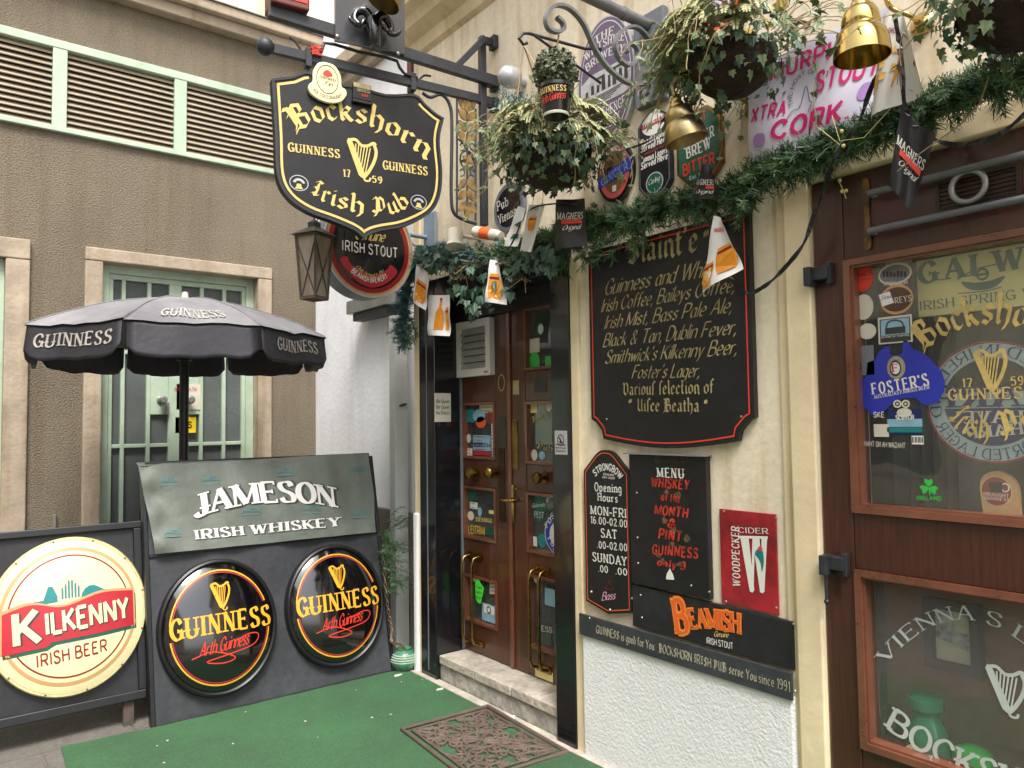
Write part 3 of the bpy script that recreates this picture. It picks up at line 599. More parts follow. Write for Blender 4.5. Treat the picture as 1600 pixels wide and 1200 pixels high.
mb = MB(); mb.box(PW, ca-.01, cb, CZ+.131, CZ+.15, 0, .26); part('cornice_flashing', mb, M['iron'], pb)
mb = MB(); f0, f1 = PW.hit(690, 20)[0], PW.hit(690, 20)[0]+1.1; mb.box(PW, f0, f0+.07, CZ+.3, 6.2, -.05, .03); mb.box(PW, f1-.07, f1, CZ+.3, 6.2, -.05, .03); mb.box(PW, f0+.07, f1-.07, CZ+.3, CZ+.37, -.05, .03); u_ = part('sash_window', mb, M['maroon'], pb, bevel=.005)
mb = MB(); mb.box(PW, f0+.07, f1-.07, CZ+.37, 6.2, -.04, -.01); part('pane', mb, M['bluesky'], u_)
mb = MB(); mb.box(PW, aL-.06, aL-.006, CZ-.32, 8, -.05, .02); mb.box(PW, aL-.052, aL-.012, .0, CZ-.32, -.3, -.05) if False else None; part('corner_post', mb, M['maroon'], pb, bevel=.01)
# doorway: black panelling
mb = MB(); mb.box(PW, a1, a2, .0, DTOP, -.34, .02); mb.box(PW, a3, a4, .0, 2.36, -.34, .025); mb.box(PW, a2, a3, 2.28, DTOP, -.34, .015); part('black_panelling', mb, M['black'], pb, bevel=.004)
mb = MB(); mb.box(PW, a2+.0005, a2+.012, .12, 2.2, -.18, -.165); mb.box(PW, a1+.085, a1+.092, .05, 2.3, .02, .023); part('panel_bead', mb, M['grey'], pb)
# step
mb = MB(); cuts = [a2+.001, -3.45, -3.12, -2.93, a3-.001]
for i in range(4): mb.box(PW, cuts[i]+.003, cuts[i+1]-.003, .105, .155, -.32, .004+.003*(i % 2))
st = part('step_slab', mb, M['step'], pb, bevel=.006); mb = MB(); mb.box(PW, a2+.001, a3-.001, 0, .104, -.3, -.008); part('riser', mb, M['stepf'], st)
mb = MB(); mb.box(PW, aL, 4, 0, .012, 0.0, .055); part('kerb_edge', mb, M['step'], pb)
# door leaves
DB, DT = .16, 2.27
da0 = DW.hit(709, 760)[0]; dam = DW.hit(803, 760)[0]; da1 = dam+(dam-da0)
def leaf(name, A, B, px_panes, label=None):
    """rails and stiles round glazed openings; px_panes are view rectangles of the openings"""
    rs = [DW.rect(*q) for q in px_panes]; p0 = min(r[0] for r in rs); p1 = max(r[1] for r in rs)
    m = MB(); d0, d1 = -.03, .018
    m.box(DW, A, p0, DB, DT, d0, d1); m.box(DW, p1, B, DB, DT, d0, d1)
    zs = [DB]+[z for r in sorted(rs, key=lambda r: r[2]) for z in (r[2], r[3])]+[DT]
    for i in range(0, len(zs), 2): m.box(DW, p0, p1, zs[i], zs[i+1], d0, d1-.002)
    lf = part(name, m, M['wood'], pb, bevel=.004)
    for r in rs:
        q = MB(); b = [(p0, r[2]), (p1, r[2]), (p1, r[3]), (p0, r[3])]; q.ring(DW, b, inset(b, .016), -.01, .026); part('bead', q, M['woodedge'], lf)
        q = MB(); q.box(DW, p0, p1, r[2], r[3], -.012, -.006); part('pane', q, GLASSD, lf)
    return lf, p0, p1
L1 = leaf('door_leaf', da0, dam-.004, [(726, 630, 774, 718), (729, 758, 776, 848), (733, 895, 782, 985)])
rw = (L1[2]-L1[1])
q0 = DW.hit(821, 480)[0]; X1 = DW.hit(821, 480)[0]
def rp(xa, ya, yb):   # opening of the right leaf from its left top and bottom
    a, zt = DW.hit(xa, ya); _, zb_ = DW.hit(xa+3, yb); return a, zb_, zt
rs = [rp(819, 484, 580), rp(822, 628, 724), rp(828, 768, 862), rp(831, 895, 1010)]
m = MB(); p0 = q0+.01; p1 = p0+rw; d0, d1 = -.03, .018
m.box(DW, dam+.004, p0, DB, DT, d0, d1); m.box(DW, p1, da1, DB, DT, d0, d1); zs = [DB]+[z for r in sorted(rs, key=lambda r: r[1]) for z in (r[1], r[2])]+[DT]
for i in range(0, len(zs), 2): m.box(DW, p0, p1, zs[i], zs[i+1], d0, d1-.002)
RL = part('door_leaf', m, M['wood'], pb, bevel=.004)
for r in rs:
    q = MB(); b = [(p0, r[1]), (p1, r[1]), (p1, r[2]), (p0, r[2])]; q.ring(DW, b, inset(b, .016), -.01, .026); part('bead', q, M['woodedge'], RL)
    q = MB(); q.box(DW, p0, p1, r[1], r[2], -.012, -.006); part('pane', q, GLASSD, RL)
LL = L1[0]; RP0, RP1 = p0, p1
mb = MB(); ft_ = DW.hit(838, 479, .03)[1]; mb.box(DW, da0, da1, ft_, DT+.02, .027, .05); fas = part('door_head_board', mb, M['blackm'], pb, bevel=.003); mb = MB(); tx(mb, DW, 'sans', 'BOCKSHORN', (800, 470), (850, 474), 9, .0515); part('faint_lettering', mb, mat('rubbed_gold', '5A4E2E', .7, var=.5, sc_=30), fas)
mb = MB(); mb.box(DW, dam-.018, dam+.012, DB, DT, .018, .03); part('meeting_bead', mb, M['woodedge'], LL, bevel=.005)
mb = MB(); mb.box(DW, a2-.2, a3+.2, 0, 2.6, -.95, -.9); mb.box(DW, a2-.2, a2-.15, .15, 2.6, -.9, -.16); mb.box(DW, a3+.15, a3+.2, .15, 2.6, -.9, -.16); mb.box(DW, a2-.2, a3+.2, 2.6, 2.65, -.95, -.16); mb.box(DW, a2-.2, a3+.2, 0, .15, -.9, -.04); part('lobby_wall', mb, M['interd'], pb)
# knobs, lever handle, pull handles
def knob(x, y, r, par, hexa=True):
    p = DW.W(x, y, .018); m = MB(); m.lathe(p, DW.n, [(r*.95, 0), (r, .006), (r*.35, .012), (r*.35, .03), (r*.8, .036), (r*1.0, .05), (r*.9, .066), (r*.5, .074), (.001, .076)], 8 if hexa else 20); part('knob', m, M['brassold'], par, smooth=30 if hexa else 50)
knob(744, 739, .042, LL); knob(775, 738, .036, LL, False); knob(851, 746, .034, RL)
mb = MB(); a, b0 = DW.hit(805, 815); mb.box(DW, a-.022, a+.022, b0, DW.hit(805, 757)[1], .018, .028); p = DW.W(807, 782, .028); mb.lathe(p, DW.n, [(.012, 0), (.012, .035)], 12); mb.tube([p+DW.n*.036, p+DW.n*.04-DW.r*.05, p+DW.n*.04-DW.r*.10], [.011, .01, .008], 10); p = DW.W(807, 763, .028); mb.tube([p, p+DW.n*.02, p+DW.n*.022+DW.r*.03], .006, 8); part('lever_handle', mb, M['brass'], RL, smooth=40, bevel=.003)
for par, x0, x1, yt, yb in ((LL, 733, 748, 866, 1022), (RL, 838, 853, 888, 1060)):
    m = MB(); ap0, bt = DW.hit(x0-2, yt, .02); ap1, _ = DW.hit(x1+6, yt, .02); _, bb = DW.hit(x0, yb, .02); bb = max(bb, .22)
    m.box(DW, ap0, ap1, bt-.02, bt+.02, .018, .024); m.box(DW, ap0, ap1, bb-.015, bb+.02, .018, .024)
    for x in (x0, x1):
        a = DW.hit(x, yt, .02)[0]; z = [(bt, .02), (bt-.01, .06), (bt-.05, .075), (bb+.05, .075), (bb+.01, .06), (bb, .02)]; m.tube([DW.w(a, zz, dd) for zz, dd in z], .009, 10)
    part('pull_handle', m, M['brassold'], par, smooth=50)
mb = MB(); 
for r in ((779, 700, 790, 815),): mb.box(DW, *DW.rect(*r, .018), .018, .024)
part('lock_plate', mb, mat('dark_bronze', '4A3A26', .45, .6, var=.3), LL, bevel=.002)
mb = MB(); mb.box(DW, *DW.rect(801, 655, 810, 733, .018), .018, .022); part('finger_plate', mb, M['brassold'], RL)
mb = MB(); mb.box(DW, *DW.rect(778, 652, 791, 700, .018), .018, .021); part('finger_plate', mb, mat('dull_strip', '4A4E42', .5, .3, var=.3), LL)
# white extractor fan on the left leaf
r = DW.rect(716, 503, 771, 585, .03); fa0, fa1 = r[0], r[1]; fz1 = (DW.hit(716, 505, .03)[1]+DW.hit(768, 497, .03)[1])/2; fz0 = (DW.hit(718, 590, .03)[1]+DW.hit(770, 586, .03)[1])/2
ft = thing('extractor_fan', 'white plastic extractor fan with grey louvres mounted on the left door leaf', 'fan', DW.w((fa0+fa1)/2, fz0, .02)); q = MB(); b = [(fa0, fz0), (fa1, fz0), (fa1, fz1), (fa0, fz1)]; q.ring(DW, b, inset(b, .045), .019, .055); part('casing', q, mat('aged_white_plastic', 'DEDCD6', .45, var=.10, sc_=5, streak=.10), ft, bevel=.006)
n_ = 6
for i in range(n_):
    q = MB(); z0_ = fz0+.045+(fz1-fz0-.09)*i/n_; z1_ = fz0+.045+(fz1-fz0-.09)*(i+1)/n_; v_ = [DW.w(fa0+.046, z0_, .046), DW.w(fa1-.046, z0_, .046), DW.w(fa1-.046, z1_-.002, .032), DW.w(fa0+.046, z1_-.002, .032)]; q.add(v_+[p_-DW.n*.004 for p_ in v_], [(0, 1, 2, 3), (7, 6, 5, 4), (4, 5, 1, 0), (5, 6, 2, 1), (6, 7, 3, 2), (7, 4, 0, 3)]); part('louvre', q, M['steel'] if 0 else mat('grey_louvre', 'A2A29C', .5, var=.2, sc_=6), ft)
q = MB(); q.box(DW, fa0+.046, fa1-.046, fz0+.046, fz1-.046, .0185, .022); part('backing_plate', q, M['mid'], ft); q = MB(); q.box(DW, fa1-.06, fa1-.02, fz0+.014, fz0+.024, .0555, .0562); part('red_mark', q, M['redb'], ft)
# stickers on the door
def stick(par, fr, d, shape, m_, label=None, name='sticker'):
    q = MB(); q.poly(fr, shape, d, d+.0006); return part(name, q, M[m_] if isinstance(m_, str) else m_, par)
def rectp(fr, x0, y0, x1, y1, d=0):
    a0, a1_, b0_, b1_ = fr.rect(x0, y0, x1, y1, d); return [(a0, b0_), (a1_, b0_), (a1_, b1_), (a0, b1_)]
def ovalp(fr, x, y, rx, ry, d=0):
    a0, a1_, b0_, b1_ = fr.rect(x-rx, y-ry, x+rx, y+ry, d); return ell((a0+a1_)/2, (b0_+b1_)/2, abs(a1_-a0)/2, abs(b1_-b0_)/2, 28)
sd_ = -.0055
for k, (m_, sh) in enumerate((('w2', (748, 627, 773, 645)), ('dred', (761, 644, 773, 661)), ('w', (767, 662, 773, 704)), ('sky', (767, 703, 773, 718)), ('sky', (738, 680, 766, 705)), ('red', (739, 705, 766, 712)), ('w2', (728, 700, 737, 716)), ('teal', (728, 640, 740, 660)), ('dgreen', (730, 760, 744, 782)), ('w', (733, 784, 745, 796)), ('mid', (731, 838, 775, 850)), ('dgreen', (731, 820, 776, 838)), ('mid', (749, 762, 775, 790)), ('w2', (764, 909, 778, 932)), ('yel2', (763, 797, 773, 804)))):
    so_ = stick(LL, DW, sd_+.0007*(k % 3), rectp(DW, *sh), m_)
    if m_ in ('w', 'w2', 'sky', 'yel2') and sh[3]-sh[1] > 9:
        q = MB(); n_ = max(2, int((sh[3]-sh[1])/5))
        for j in range(n_): yy = sh[1]+(sh[3]-sh[1])*(j+.5)/n_; q.line(DW, [DW.hit(sh[0]+1, yy), DW.hit(sh[0]+(sh[2]-sh[0])*rnd.uniform(.5, .9), yy+.4)], rnd.uniform(.003, .008), sd_+.0007*(k % 3)+.0012)
        part('print_lines', q, M[rnd.choice(('mid', 'navy', 'dred', 'grey'))], so_) if False else part('print_lines', q, M[rnd.choice(('mid', 'navy', 'dred', 'grey'))], LL)
for m_, x, y, rx, ry in (('sky', 748, 650, 10, 10), ('orange', 751, 660, 8, 9), ('navy', 729, 635, 3, 4), ('w2', 732, 685, 3.5, 7), ('sky', 749, 800, 3, 8), ('w2', 735, 806, 5, 8), ('w', 742, 906, 4, 5)):
    stick(LL, DW, sd_+.0026, ovalp(DW, x, y, rx, ry), m_)
q = MB(); tx(q, DW, 'sans', 'LEITRIM', (732, 833), (757, 836), 12, sd_+.004); part('lettering', q, M['yellow'], LL)
q = MB(); tx(q, DW, 'fat', 'SSENNIUG', (743, 814), (768, 817), 6, sd_+.004); part('lettering', q, M['gold'], LL)
q = MB(); tx(q, DW, 'sans', 'NORTH', (738, 697), (765, 699), 6, sd_+.004); part('lettering', q, M['navy'], LL)
c5 = c2([DW.hit(x, y) for x, y in ((748, 908), (753, 905), (757, 912), (761, 918), (759, 930), (756, 942), (750, 938), (748, 925))], True)
stick(LL, DW, .024, c5, 'limegreen'); q = MB(); [tx(q, DW, 'light', s_, (750, y), (758, y+1), 4, .0253) for s_, y in (('Fwd', 918), ('Mix', 926), ('Fun', 934))]; part('lettering', q, M['black'], LL)
stick(LL, DW, sd_+.001, rectp(DW, 752, 941, 775, 976), 'sky'); stick(LL, DW, sd_+.002, rectp(DW, 755, 944, 772, 962), 'w')
q = MB(); q.ring(DW, ell(*[sum(v)/2 for v in (DW.rect(757, 946, 770, 960)[0:2], DW.rect(757, 946, 770, 960)[2:4])], .022, .022, 20), ell(*[sum(v)/2 for v in (DW.rect(757, 946, 770, 960)[0:2], DW.rect(757, 946, 770, 960)[2:4])], .015, .015, 20), sd_+.004); part('emblem', q, M['mid'], LL)
for m_, sh in (('w2', (825, 530, 842, 550)), ('lgreen', (851, 557, 860, 576)), ('yel2', (826, 628, 838, 645)), ('w2', (823, 652, 828, 676)), ('w', (832, 838, 838, 854)), ('sky', (850, 918, 868, 950)), ('yel2', (840, 1040, 868, 1066)), ('dgreen', (851, 898, 868, 916)), ('goldd', (805, 595, 815, 616)), ('mid', (838, 590, 858, 612))):
    stick(RL, DW, (sd_ if m_ not in ('goldd', 'mid') and sh[1] < 1030 else .0175), rectp(DW, *sh), m_)
for m_, x, y, rx, ry in (('teal', 844, 514, 5.5, 9), ('w', 844, 514, 4, 7), ('lgreen', 834, 566, 9, 15), ('w2', 834, 711, 5, 9), ('sky', 846, 712, 5, 7), ('w2', 857, 634, 4.5, 9), ('dgreen', 841, 790, 11, 28), ('w', 870, 836, 20, 34), ('blue', 870, 836, 19, 33), ('w', 870, 836, 12, 21), ('teal', 846, 845, 6.5, 12), ('w', 838, 905, 5, 8)):
    stick(RL, DW, sd_+.0012+{'blue': .0008, 'w': .0004}.get(m_, 0)+(.0016 if rx == 12 else 0), ovalp(DW, x, y, rx, ry), m_)
q = MB(); tx(q, DW, 'script', 'Gubernats', (831, 793), (851, 791), 6, sd_+.003); tx(q, DW, 'thinroman', 'PEST', (835, 808), (849, 810), 9, sd_+.003); tx(q, DW, 'roman', 'FOS', (855, 825), (866, 807), 8, sd_+.004); tx(q, DW, 'roman', 'FOS', (856, 842), (866, 862), 8, sd_+.004); tx(q, DW, 'thinroman', 'NESS', (840, 985), (862, 989), 8, sd_+.003); part('lettering', q, M['w'], RL)
q = MB(); tx(q, DW, 'black', 'Bocksho', (832, 660), (862, 650), 9, sd_+.003); tx(q, DW, 'black', 'Pub', (838, 700), (862, 705), 9, sd_+.003); part('lettering', q, M['goldd'], RL)
q = MB(); c_ = DW.hit(783, 598, .02); q.ring(DW, ell(c_[0], c_[1], .033, .05, 20), ell(c_[0], c_[1], .026, .042, 20), .0185); part('oval_badge', q, M['goldd'], LL)
# ---- brown shopfront with two panes
u0, uz1 = PW.hit(1322, 408); u0 = (u0+PW.hit(1335, 800)[0])/2; uz0 = PW.hit(1335, 800)[1]
v0, vz1 = PW.hit(1346, 889); vz0 = PW.hit(1353, 1168)[1]; u1 = WA1-.12
print('window', wa, u0, uz0, uz1, vz0, vz1, wz)
mb = MB(); d0, d1 = -.12, .012
mb.box(PW, wa, u0, WZ0, wz, d0, d1); mb.box(PW, u1, WA1, WZ0, wz, d0, d1)
for za, zb_ in ((WZ0, vz0), (vz1, uz0), (uz1, wz)): mb.box(PW, u0, u1, za, zb_, d0, d1-.002)
SF = part('shopfront_frame', mb, M['woodred'], pb, bevel=.004)
for za, zb_ in ((vz0, vz1), (uz0, uz1)):
    q = MB(); b = [(u0, za), (u1, za), (u1, zb_), (u0, zb_)]; q.ring(PW, b, inset(b, .022), -.02, .022); q.ring(PW, inset(b, .022), inset(b, .03), -.03, .012); part('bead', q, M['woodedge'], SF, bevel=.003)
    q = MB(); q.box(PW, u0, u1, za, zb_, -.030, -.025); part('pane', q, GLASS, SF)
# iron rods, ring and vent across the top rail
for (xa, ya, xb, yb) in ((1357, 301, 1600, 243), (1357, 362, 1600, 309)):
    p0 = PW.W(xa, ya, .05); z = (p0.z+PW.W(xb, yb, .05).z)/2; q = MB(); q.tube([V3((p0.x+.04, p0.y, z)), V3((p0.x, p0.y, z)), V3((p0.x, p0.y-1.4, z))], .011, 10); part('guard_rod', q, M['greyiron'], SF, smooth=50)
q = MB(); a0_, a1_, b0_, b1_ = PW.rect(1348, 280, 1363, 390, .014); q.poly(PW, c2([(a0_, b0_+.02), (a0_+.012, b0_), (a1_, b0_+.02), (a1_-.004, (b0_+b1_)/2), (a1_, b1_-.02), (a1_-.012, b1_), (a0_, b1_-.02), (a0_+.004, (b0_+b1_)/2)], True), .012, .02); part('rod_bracket', q, mat('worn_bracket', '8A6A34', .5, .6, var=.4, col2='2C2A26', sc_=20), SF)
q = MB(); a0_, a1_, b0_, b1_ = PW.rect(1462, 300, 1597, 290, .014); zc0, zc1 = PW.hit(1530, 322, .014)[1], PW.hit(1530, 268, .014)[1]
q.ring(PW, [(a0_, zc0), (a1_, zc0), (a1_, zc1), (a0_, zc1)], inset([(a0_, zc0), (a1_, zc0), (a1_, zc1), (a0_, zc1)], .012), .012, .02)
for i in range(6): z = zc0+.012+(zc1-zc0-.024)*(i+.2)/6; q.box(PW, a0_+.012, a1_-.012, z, z+(zc1-zc0)/12, .012, .0165)
part('vent_grille', q, mat('dark_vent', '3A2C26', .5, .3, var=.3), SF)
q = MB(); c_ = PW.hit(1515, 292, .03); R_ = abs(PW.hit(1515, 268, .03)[1]-PW.hit(1515, 316, .03)[1])/2; q.tube([PW.w(c_[0]+R_*math.cos(t*PI/16), c_[1]+R_*math.sin(t*PI/16), .04) for t in range(33)], .009, 10, False); part('ring_pull', q, M['steel'], SF, smooth=60)
for (x, y, s_) in ((1272, 428, 0), (1297, 880, 1)):
    q = MB(); a_, b_ = PW.hit(x, y, .05); q.box(PW, a_-.02, a_+.045, b_-.022, b_+.022, .014, .05); q.box(PW, a_-.03, a_-.005, b_-.04, b_+.025, .012, .07); q.box(PW, a_+.035, a_+.05, b_-.04, b_+.035, .012, .04)
    if s_: q.tube([PW.w(a_-.018, b_-.03, .045), PW.w(a_-.016, b_-.13, .05)], .006, 8); q.ball(PW.w(a_-.016, b_-.13, .05), .01, 8)
    part('hinge', q, M['iron'], SF, bevel=.003)
gd_ = -.0244   # stickers on the outside of the glass
def st2(m_, sh, k=0, label=None): return stick(SF, PW, gd_+.0008*k, sh, m_, label)
st2('redb', ovalp(PW, 1342, 432, 18, 20)); st2('w2', ovalp(PW, 1344, 479, 16, 18)); st2('w2', ovalp(PW, 1350, 517, 14, 11)); st2('grey', rectp(PW, 1340, 540, 1361, 585))
q = MB(); tx(q, PW, 'sans', 'TIMES', (1328, 434), (1356, 427), 6, gd_+.001); tx(q, PW, 'hair', 'selected for you', (1327, 442), (1356, 435), 4, gd_+.001); part('lettering', q, M['dred'], SF)
sa = st2('w2', ovalp(PW, 1393, 427, 27, 13)); q = MB(); q.poly(PW, ovalp(PW, 1393, 427, 24, 10), gd_+.0012); part('inset_oval', q, M['grey'], sa)
q = MB()
for i in range(7): q.poly(PW, rectp(PW, 1374+i*5.5, 422+rnd.random()*4, 1378+i*5.5, 431), gd_+.002)
part('cattle_print', q, M['mid'], sa)
q = MB(); tx(q, PW, 'bold', 'R.D.&J.B.FRASER', (1366, 415), (1419, 409), 5.5, gd_+.001); tx(q, PW, 'bold', 'IPSWICH', (1377, 446), (1412, 443), 6, gd_+.001); part('lettering', q, M['w2'], SF)
st2('tan', ovalp(PW, 1396, 467, 27, 20)); st2('bark', ovalp(PW, 1396, 467, 24, 16), 1); st2('paper', [PW.hit(x, y) for x, y in ((1368, 460), (1385, 454), (1392, 472), (1374, 478))], 3)
q = MB(); tx(q, PW, 'roman', 'REYS', (1394, 473), (1419, 469), 9, gd_+.0018); part('lettering', q, M['w2'], SF)
q = MB(); tx(q, PW, 'brush', 'Stout', (1371, 468), (1388, 464), 6, gd_+.003); part('lettering', q, M['purple'], SF)
st2('w2', rectp(PW, 1366, 496, 1421, 533)); st2('mid', rectp(PW, 1369, 499, 1418, 531), 1); st2('sky', rectp(PW, 1371, 500, 1416, 520), 2); st2('mid', rectp(PW, 1378, 512, 1410, 519), 3)
q = MB(); c_ = PW.hit(1393, 514); q.line(PW, c2([PW.hit(1379, 514), PW.hit(1383, 503), PW.hit(1393, 499.5), PW.hit(1404, 502), PW.hit(1408, 511)]), .004, gd_+.004); part('kettle_handle', q, M['mid'], SF)
q = MB(); tx(q, PW, 'sans', 'certified for freshness', (1372, 528), (1416, 524), 4, gd_+.003); part('lettering', q, M['w2'], SF)
# blue continent-shaped sticker
aus = [(1338, 612), (1341, 632), (1358, 650), (1372, 646), (1388, 632), (1404, 622), (1424, 622), (1440, 634), (1458, 630), (1470, 612), (1471, 596), (1466, 580), (1448, 560), (1432, 548), (1422, 546), (1413, 532), (1406, 532), (1404, 552), (1392, 556), (1384, 553), (1386, 542), (1378, 541), (1366, 551), (1362, 562), (1350, 566), (1348, 586), (1340, 596)]
au = stick(SF, PW, gd_, [PW.hit(x, y) for x, y in aus], 'blue')
q = MB(); q.poly(PW, ovalp(PW, 1395, 574, 15, 17), gd_+.0012); part('badge_ring', q, M['goldd'], au); q = MB(); q.poly(PW, ovalp(PW, 1394, 575, 9.5, 12), gd_+.0018); part('badge_oval', q, M['navy'], au)
q = MB(); q.poly(PW, ovalp(PW, 1394, 575, 7.5, 9), gd_+.0022); part('badge_red', q, M['w'], au); q = MB(); tx(q, PW, 'roman', 'F', (1390.5, 581), (1398, 580), 12, gd_+.003); part('badge_letter', q, M['red'], au)
q = MB(); tx(q, PW, 'fat', "FOSTER'S", (1359, 616), (1446, 601), 17, gd_+.0014, sag=-1); tx(q, PW, 'roman', 'AUSTRALIAS FAMOUS BEER', (1361, 623), (1447, 607), 5.5, gd_+.0014); part('lettering', q, M['w'], au)
# scotch tin sticker, strip of letters, shamrock
st2('navy', rectp(PW, 1381, 640, 1436, 680)); st2('sky', rectp(PW, 1381, 655, 1436, 667), 1); st2('teal', rectp(PW, 1381, 668, 1436, 676), 2); st2('w2', rectp(PW, 1360, 663, 1384, 683), 2); st2('w', rectp(PW, 1419, 681, 1438, 695)); st2('w2', ovalp(PW, 1408, 645, 12, 7), 3)
q = MB(); tx(q, PW, 'roman', 'SCOTCH', (1395, 656), (1422, 655), 7, gd_+.0034); tx(q, PW, 'roman', 'SCOTCH', (1396, 656.5), (1423, 655.5), 7, gd_+.003); part('lettering', q, M['w'], SF)
q = MB()
for i in range(8): q.poly(PW, rectp(PW, 1420+i*2.2, 683, 1421+i*2.2+rnd.random(), 692), gd_+.001)
part('barcode', q, M['black'], SF)
q = MB()
for x in (1397, 1410): c_ = PW.hit(x, 631); q.ring(PW, ell(*c_, .013, .013, 20), ell(*c_, .008, .008, 20), gd_+.0022); q.poly(PW, ell(*c_, .004, .004, 12), gd_+.0022)
part('rings_print', q, M['w2'], SF)
q = MB(); tx(q, PW, 'sans', 'THAGAW HA ИO THAHT'.replace('И', 'N'), (1342, 697), (1409, 701), 8, gd_+.001, mirror=True); tx(q, PW, 'bold', 'SKE', (1360, 652), (1376, 652), 8, gd_+.001); part('lettering', q, M['w2'], SF)
q = MB(); cx, cy = PW.hit(1446, 762)
for an in (90, 205, 335):
    ux, uy = math.cos(math.radians(an)), math.sin(math.radians(an)); vx_, vy_ = -uy, ux
    q.poly(PW, c2([(cx+ux*.002, cy+uy*.002), (cx+ux*.014+vx_*.012, cy+uy*.014+vy_*.012), (cx+ux*.026+vx_*.01, cy+uy*.026+vy_*.01), (cx+ux*.022, cy+uy*.022), (cx+ux*.026-vx_*.01, cy+uy*.026-vy_*.01), (cx+ux*.014-vx_*.012, cy+uy*.014-vy_*.012)], True), gd_+.0004)
q.line(PW, [(cx, cy), (cx+.003, cy-.024)], .004, gd_+.0006); tx(q, PW, 'bold', 'IRELAND', (1428, 782), (1466, 783), 6, gd_+.0004); part('shamrock_sticker', q, M['lgreen'], SF)
# gilded lettering and harp on the upper pane, pale lettering on the lower one
q = MB(); P_ = [PW.hit(*p) for p in ((1436, 545), (1515, 508), (1600, 505))]
def qpath(p0, pm, p1):
    def f(t):
        c = (2*pm[0]-.5*p0[0]-.5*p1[0], 2*pm[1]-.5*p0[1]-.5*p1[1])
        x = (1-t)**2*p0[0]+2*t*(1-t)*c[0]+t*t*p1[0]; y = (1-t)**2*p0[1]+2*t*(1-t)*c[1]+t*t*p1[1]
        dx_, dy_ = 2*(1-t)*(c[0]-p0[0])+2*t*(p1[0]-c[0]), 2*(1-t)*(c[1]-p0[1])+2*t*(p1[1]-c[1]); l = math.hypot(dx_, dy_) or 1
        return (x, y), (-dy_/l, dx_/l)
    return f
B0 = PW.hit(1438, 545); B1 = PW.hit(1600, 506); BM = PW.hit(1520, 512)
ext = (B1[0]-B0[0])*1.22
text(q, PW, 'black', 'Bockshorn', qpath(B0, (B0[0]+ext/2, BM[1]+.012), (B0[0]+ext, B0[1])), .085, gd_+.001)
GOLDW = mat('worn_gilding', 'C9AE68', .5, var=.25, sc_=20); part('gilded_lettering', q, GOLDW, SF); q = MB(); hx, hy = PW.hit(1543, 612); harp(q, PW, hx, hy, .125, gd_+.0012, w=.085); part('gilded_harp', q, GOLDW, SF); q = MB()
text(q, PW, 'roman', 'GUINNESS', straight(PW.hit(1478, 625), (PW.hit(1478, 625)[0]+.22, PW.hit(1478, 625)[1])), .032, gd_+.001)
text(q, PW, 'black', 'Irish Pub', qpath((PW.hit(1472, 655)[0], PW.hit(1472, 655)[1]), (PW.hit(1540, 680)[0], PW.hit(1540, 680)[1]-.01), (PW.hit(1472, 655)[0]+.30, PW.hit(1472, 655)[1])), .075, gd_+.001)
text(q, PW, 'roman', '17', straight(PW.hit(1500, 605), PW.hit(1514, 604)), .025, gd_+.001); text(q, PW, 'roman', '59', straight(PW.hit(1576, 602), PW.hit(1594, 601)), .025, gd_+.001)
part('gilded_lettering', q, GOLDW, SF)
q = MB(); V0, VM = PW.hit(1380, 1040), PW.hit(1470, 986); text(q, PW, 'thinroman', 'VIENNA S LDES', qpath(V0, (PW.hit(1520, 972)[0], PW.hit(1520, 972)[1]), (2*PW.hit(1520, 972)[0]-V0[0], V0[1])), .04, gd_+.001)
part('pale_lettering', q, mat('etched_white', 'B4BAB4', .6, var=.1), SF); q = MB(); K0 = PW.hit(1381, 1140); text(q, PW, 'slab', 'BOCKSHORN', qpath(K0, (K0[0]+.29, K0[1]-.075), (K0[0]+.58, K0[1]-.02)), .075, gd_+.001, gap=.2)
part('pale_lettering', q, MATS['etched_white'], SF); q = MB(); hx, hy = PW.hit(1568, 1118); harp(q, PW, hx, hy, .13, gd_+.0012, w=.10); part('pale_harp', q, MATS['etched_white'], SF)
# dim room behind the glass
mb = MB(); ra0, ra1 = wa-.5, WA1+.2
mb.box(PW, ra0, ra1, WZ0-.1, 2.5, -1.5, -1.45); mb.box(PW, ra0, ra0+.03, WZ0-.1, 2.5, -1.45, -.345); mb.box(PW, ra1-.03, ra1, WZ0-.1, 2.5, -1.45, -.345); mb.box(PW, ra0, ra1, 2.5, 2.54, -1.5, -.345); mb.box(PW, ra0, ra1, 0, .08, -1.5, -.345); mb.box(PW, wa, WA1, .08, vz0-.02, -.395, -.121)
part('room_shell', mb, M['inter'], pb)
mb = MB(); mb.box(PW, wa+.0, WA1, WZ0, vz1+.1, -.44, -.40); part('added_panel', mb, mat('reddish_panel', 'A87862', .7, var=.25, sc_=3), pb); mb = MB(); mb.box(PW, wa+.0, WA1, vz1+.12, wz, -.56, -.52); part('added_panel', mb, mat('grey_brown_panel', '8C867A', .7, var=.4, sc_=3), pb)  # panels added near the panes to catch light; upper tone imitates grey reflection
mb = MB(); mb.box(PW, wa+.02, WA1, vz1+.02, uz0-.02, -.3, -.125); part('window_shelf', mb, M['bark'], pb)
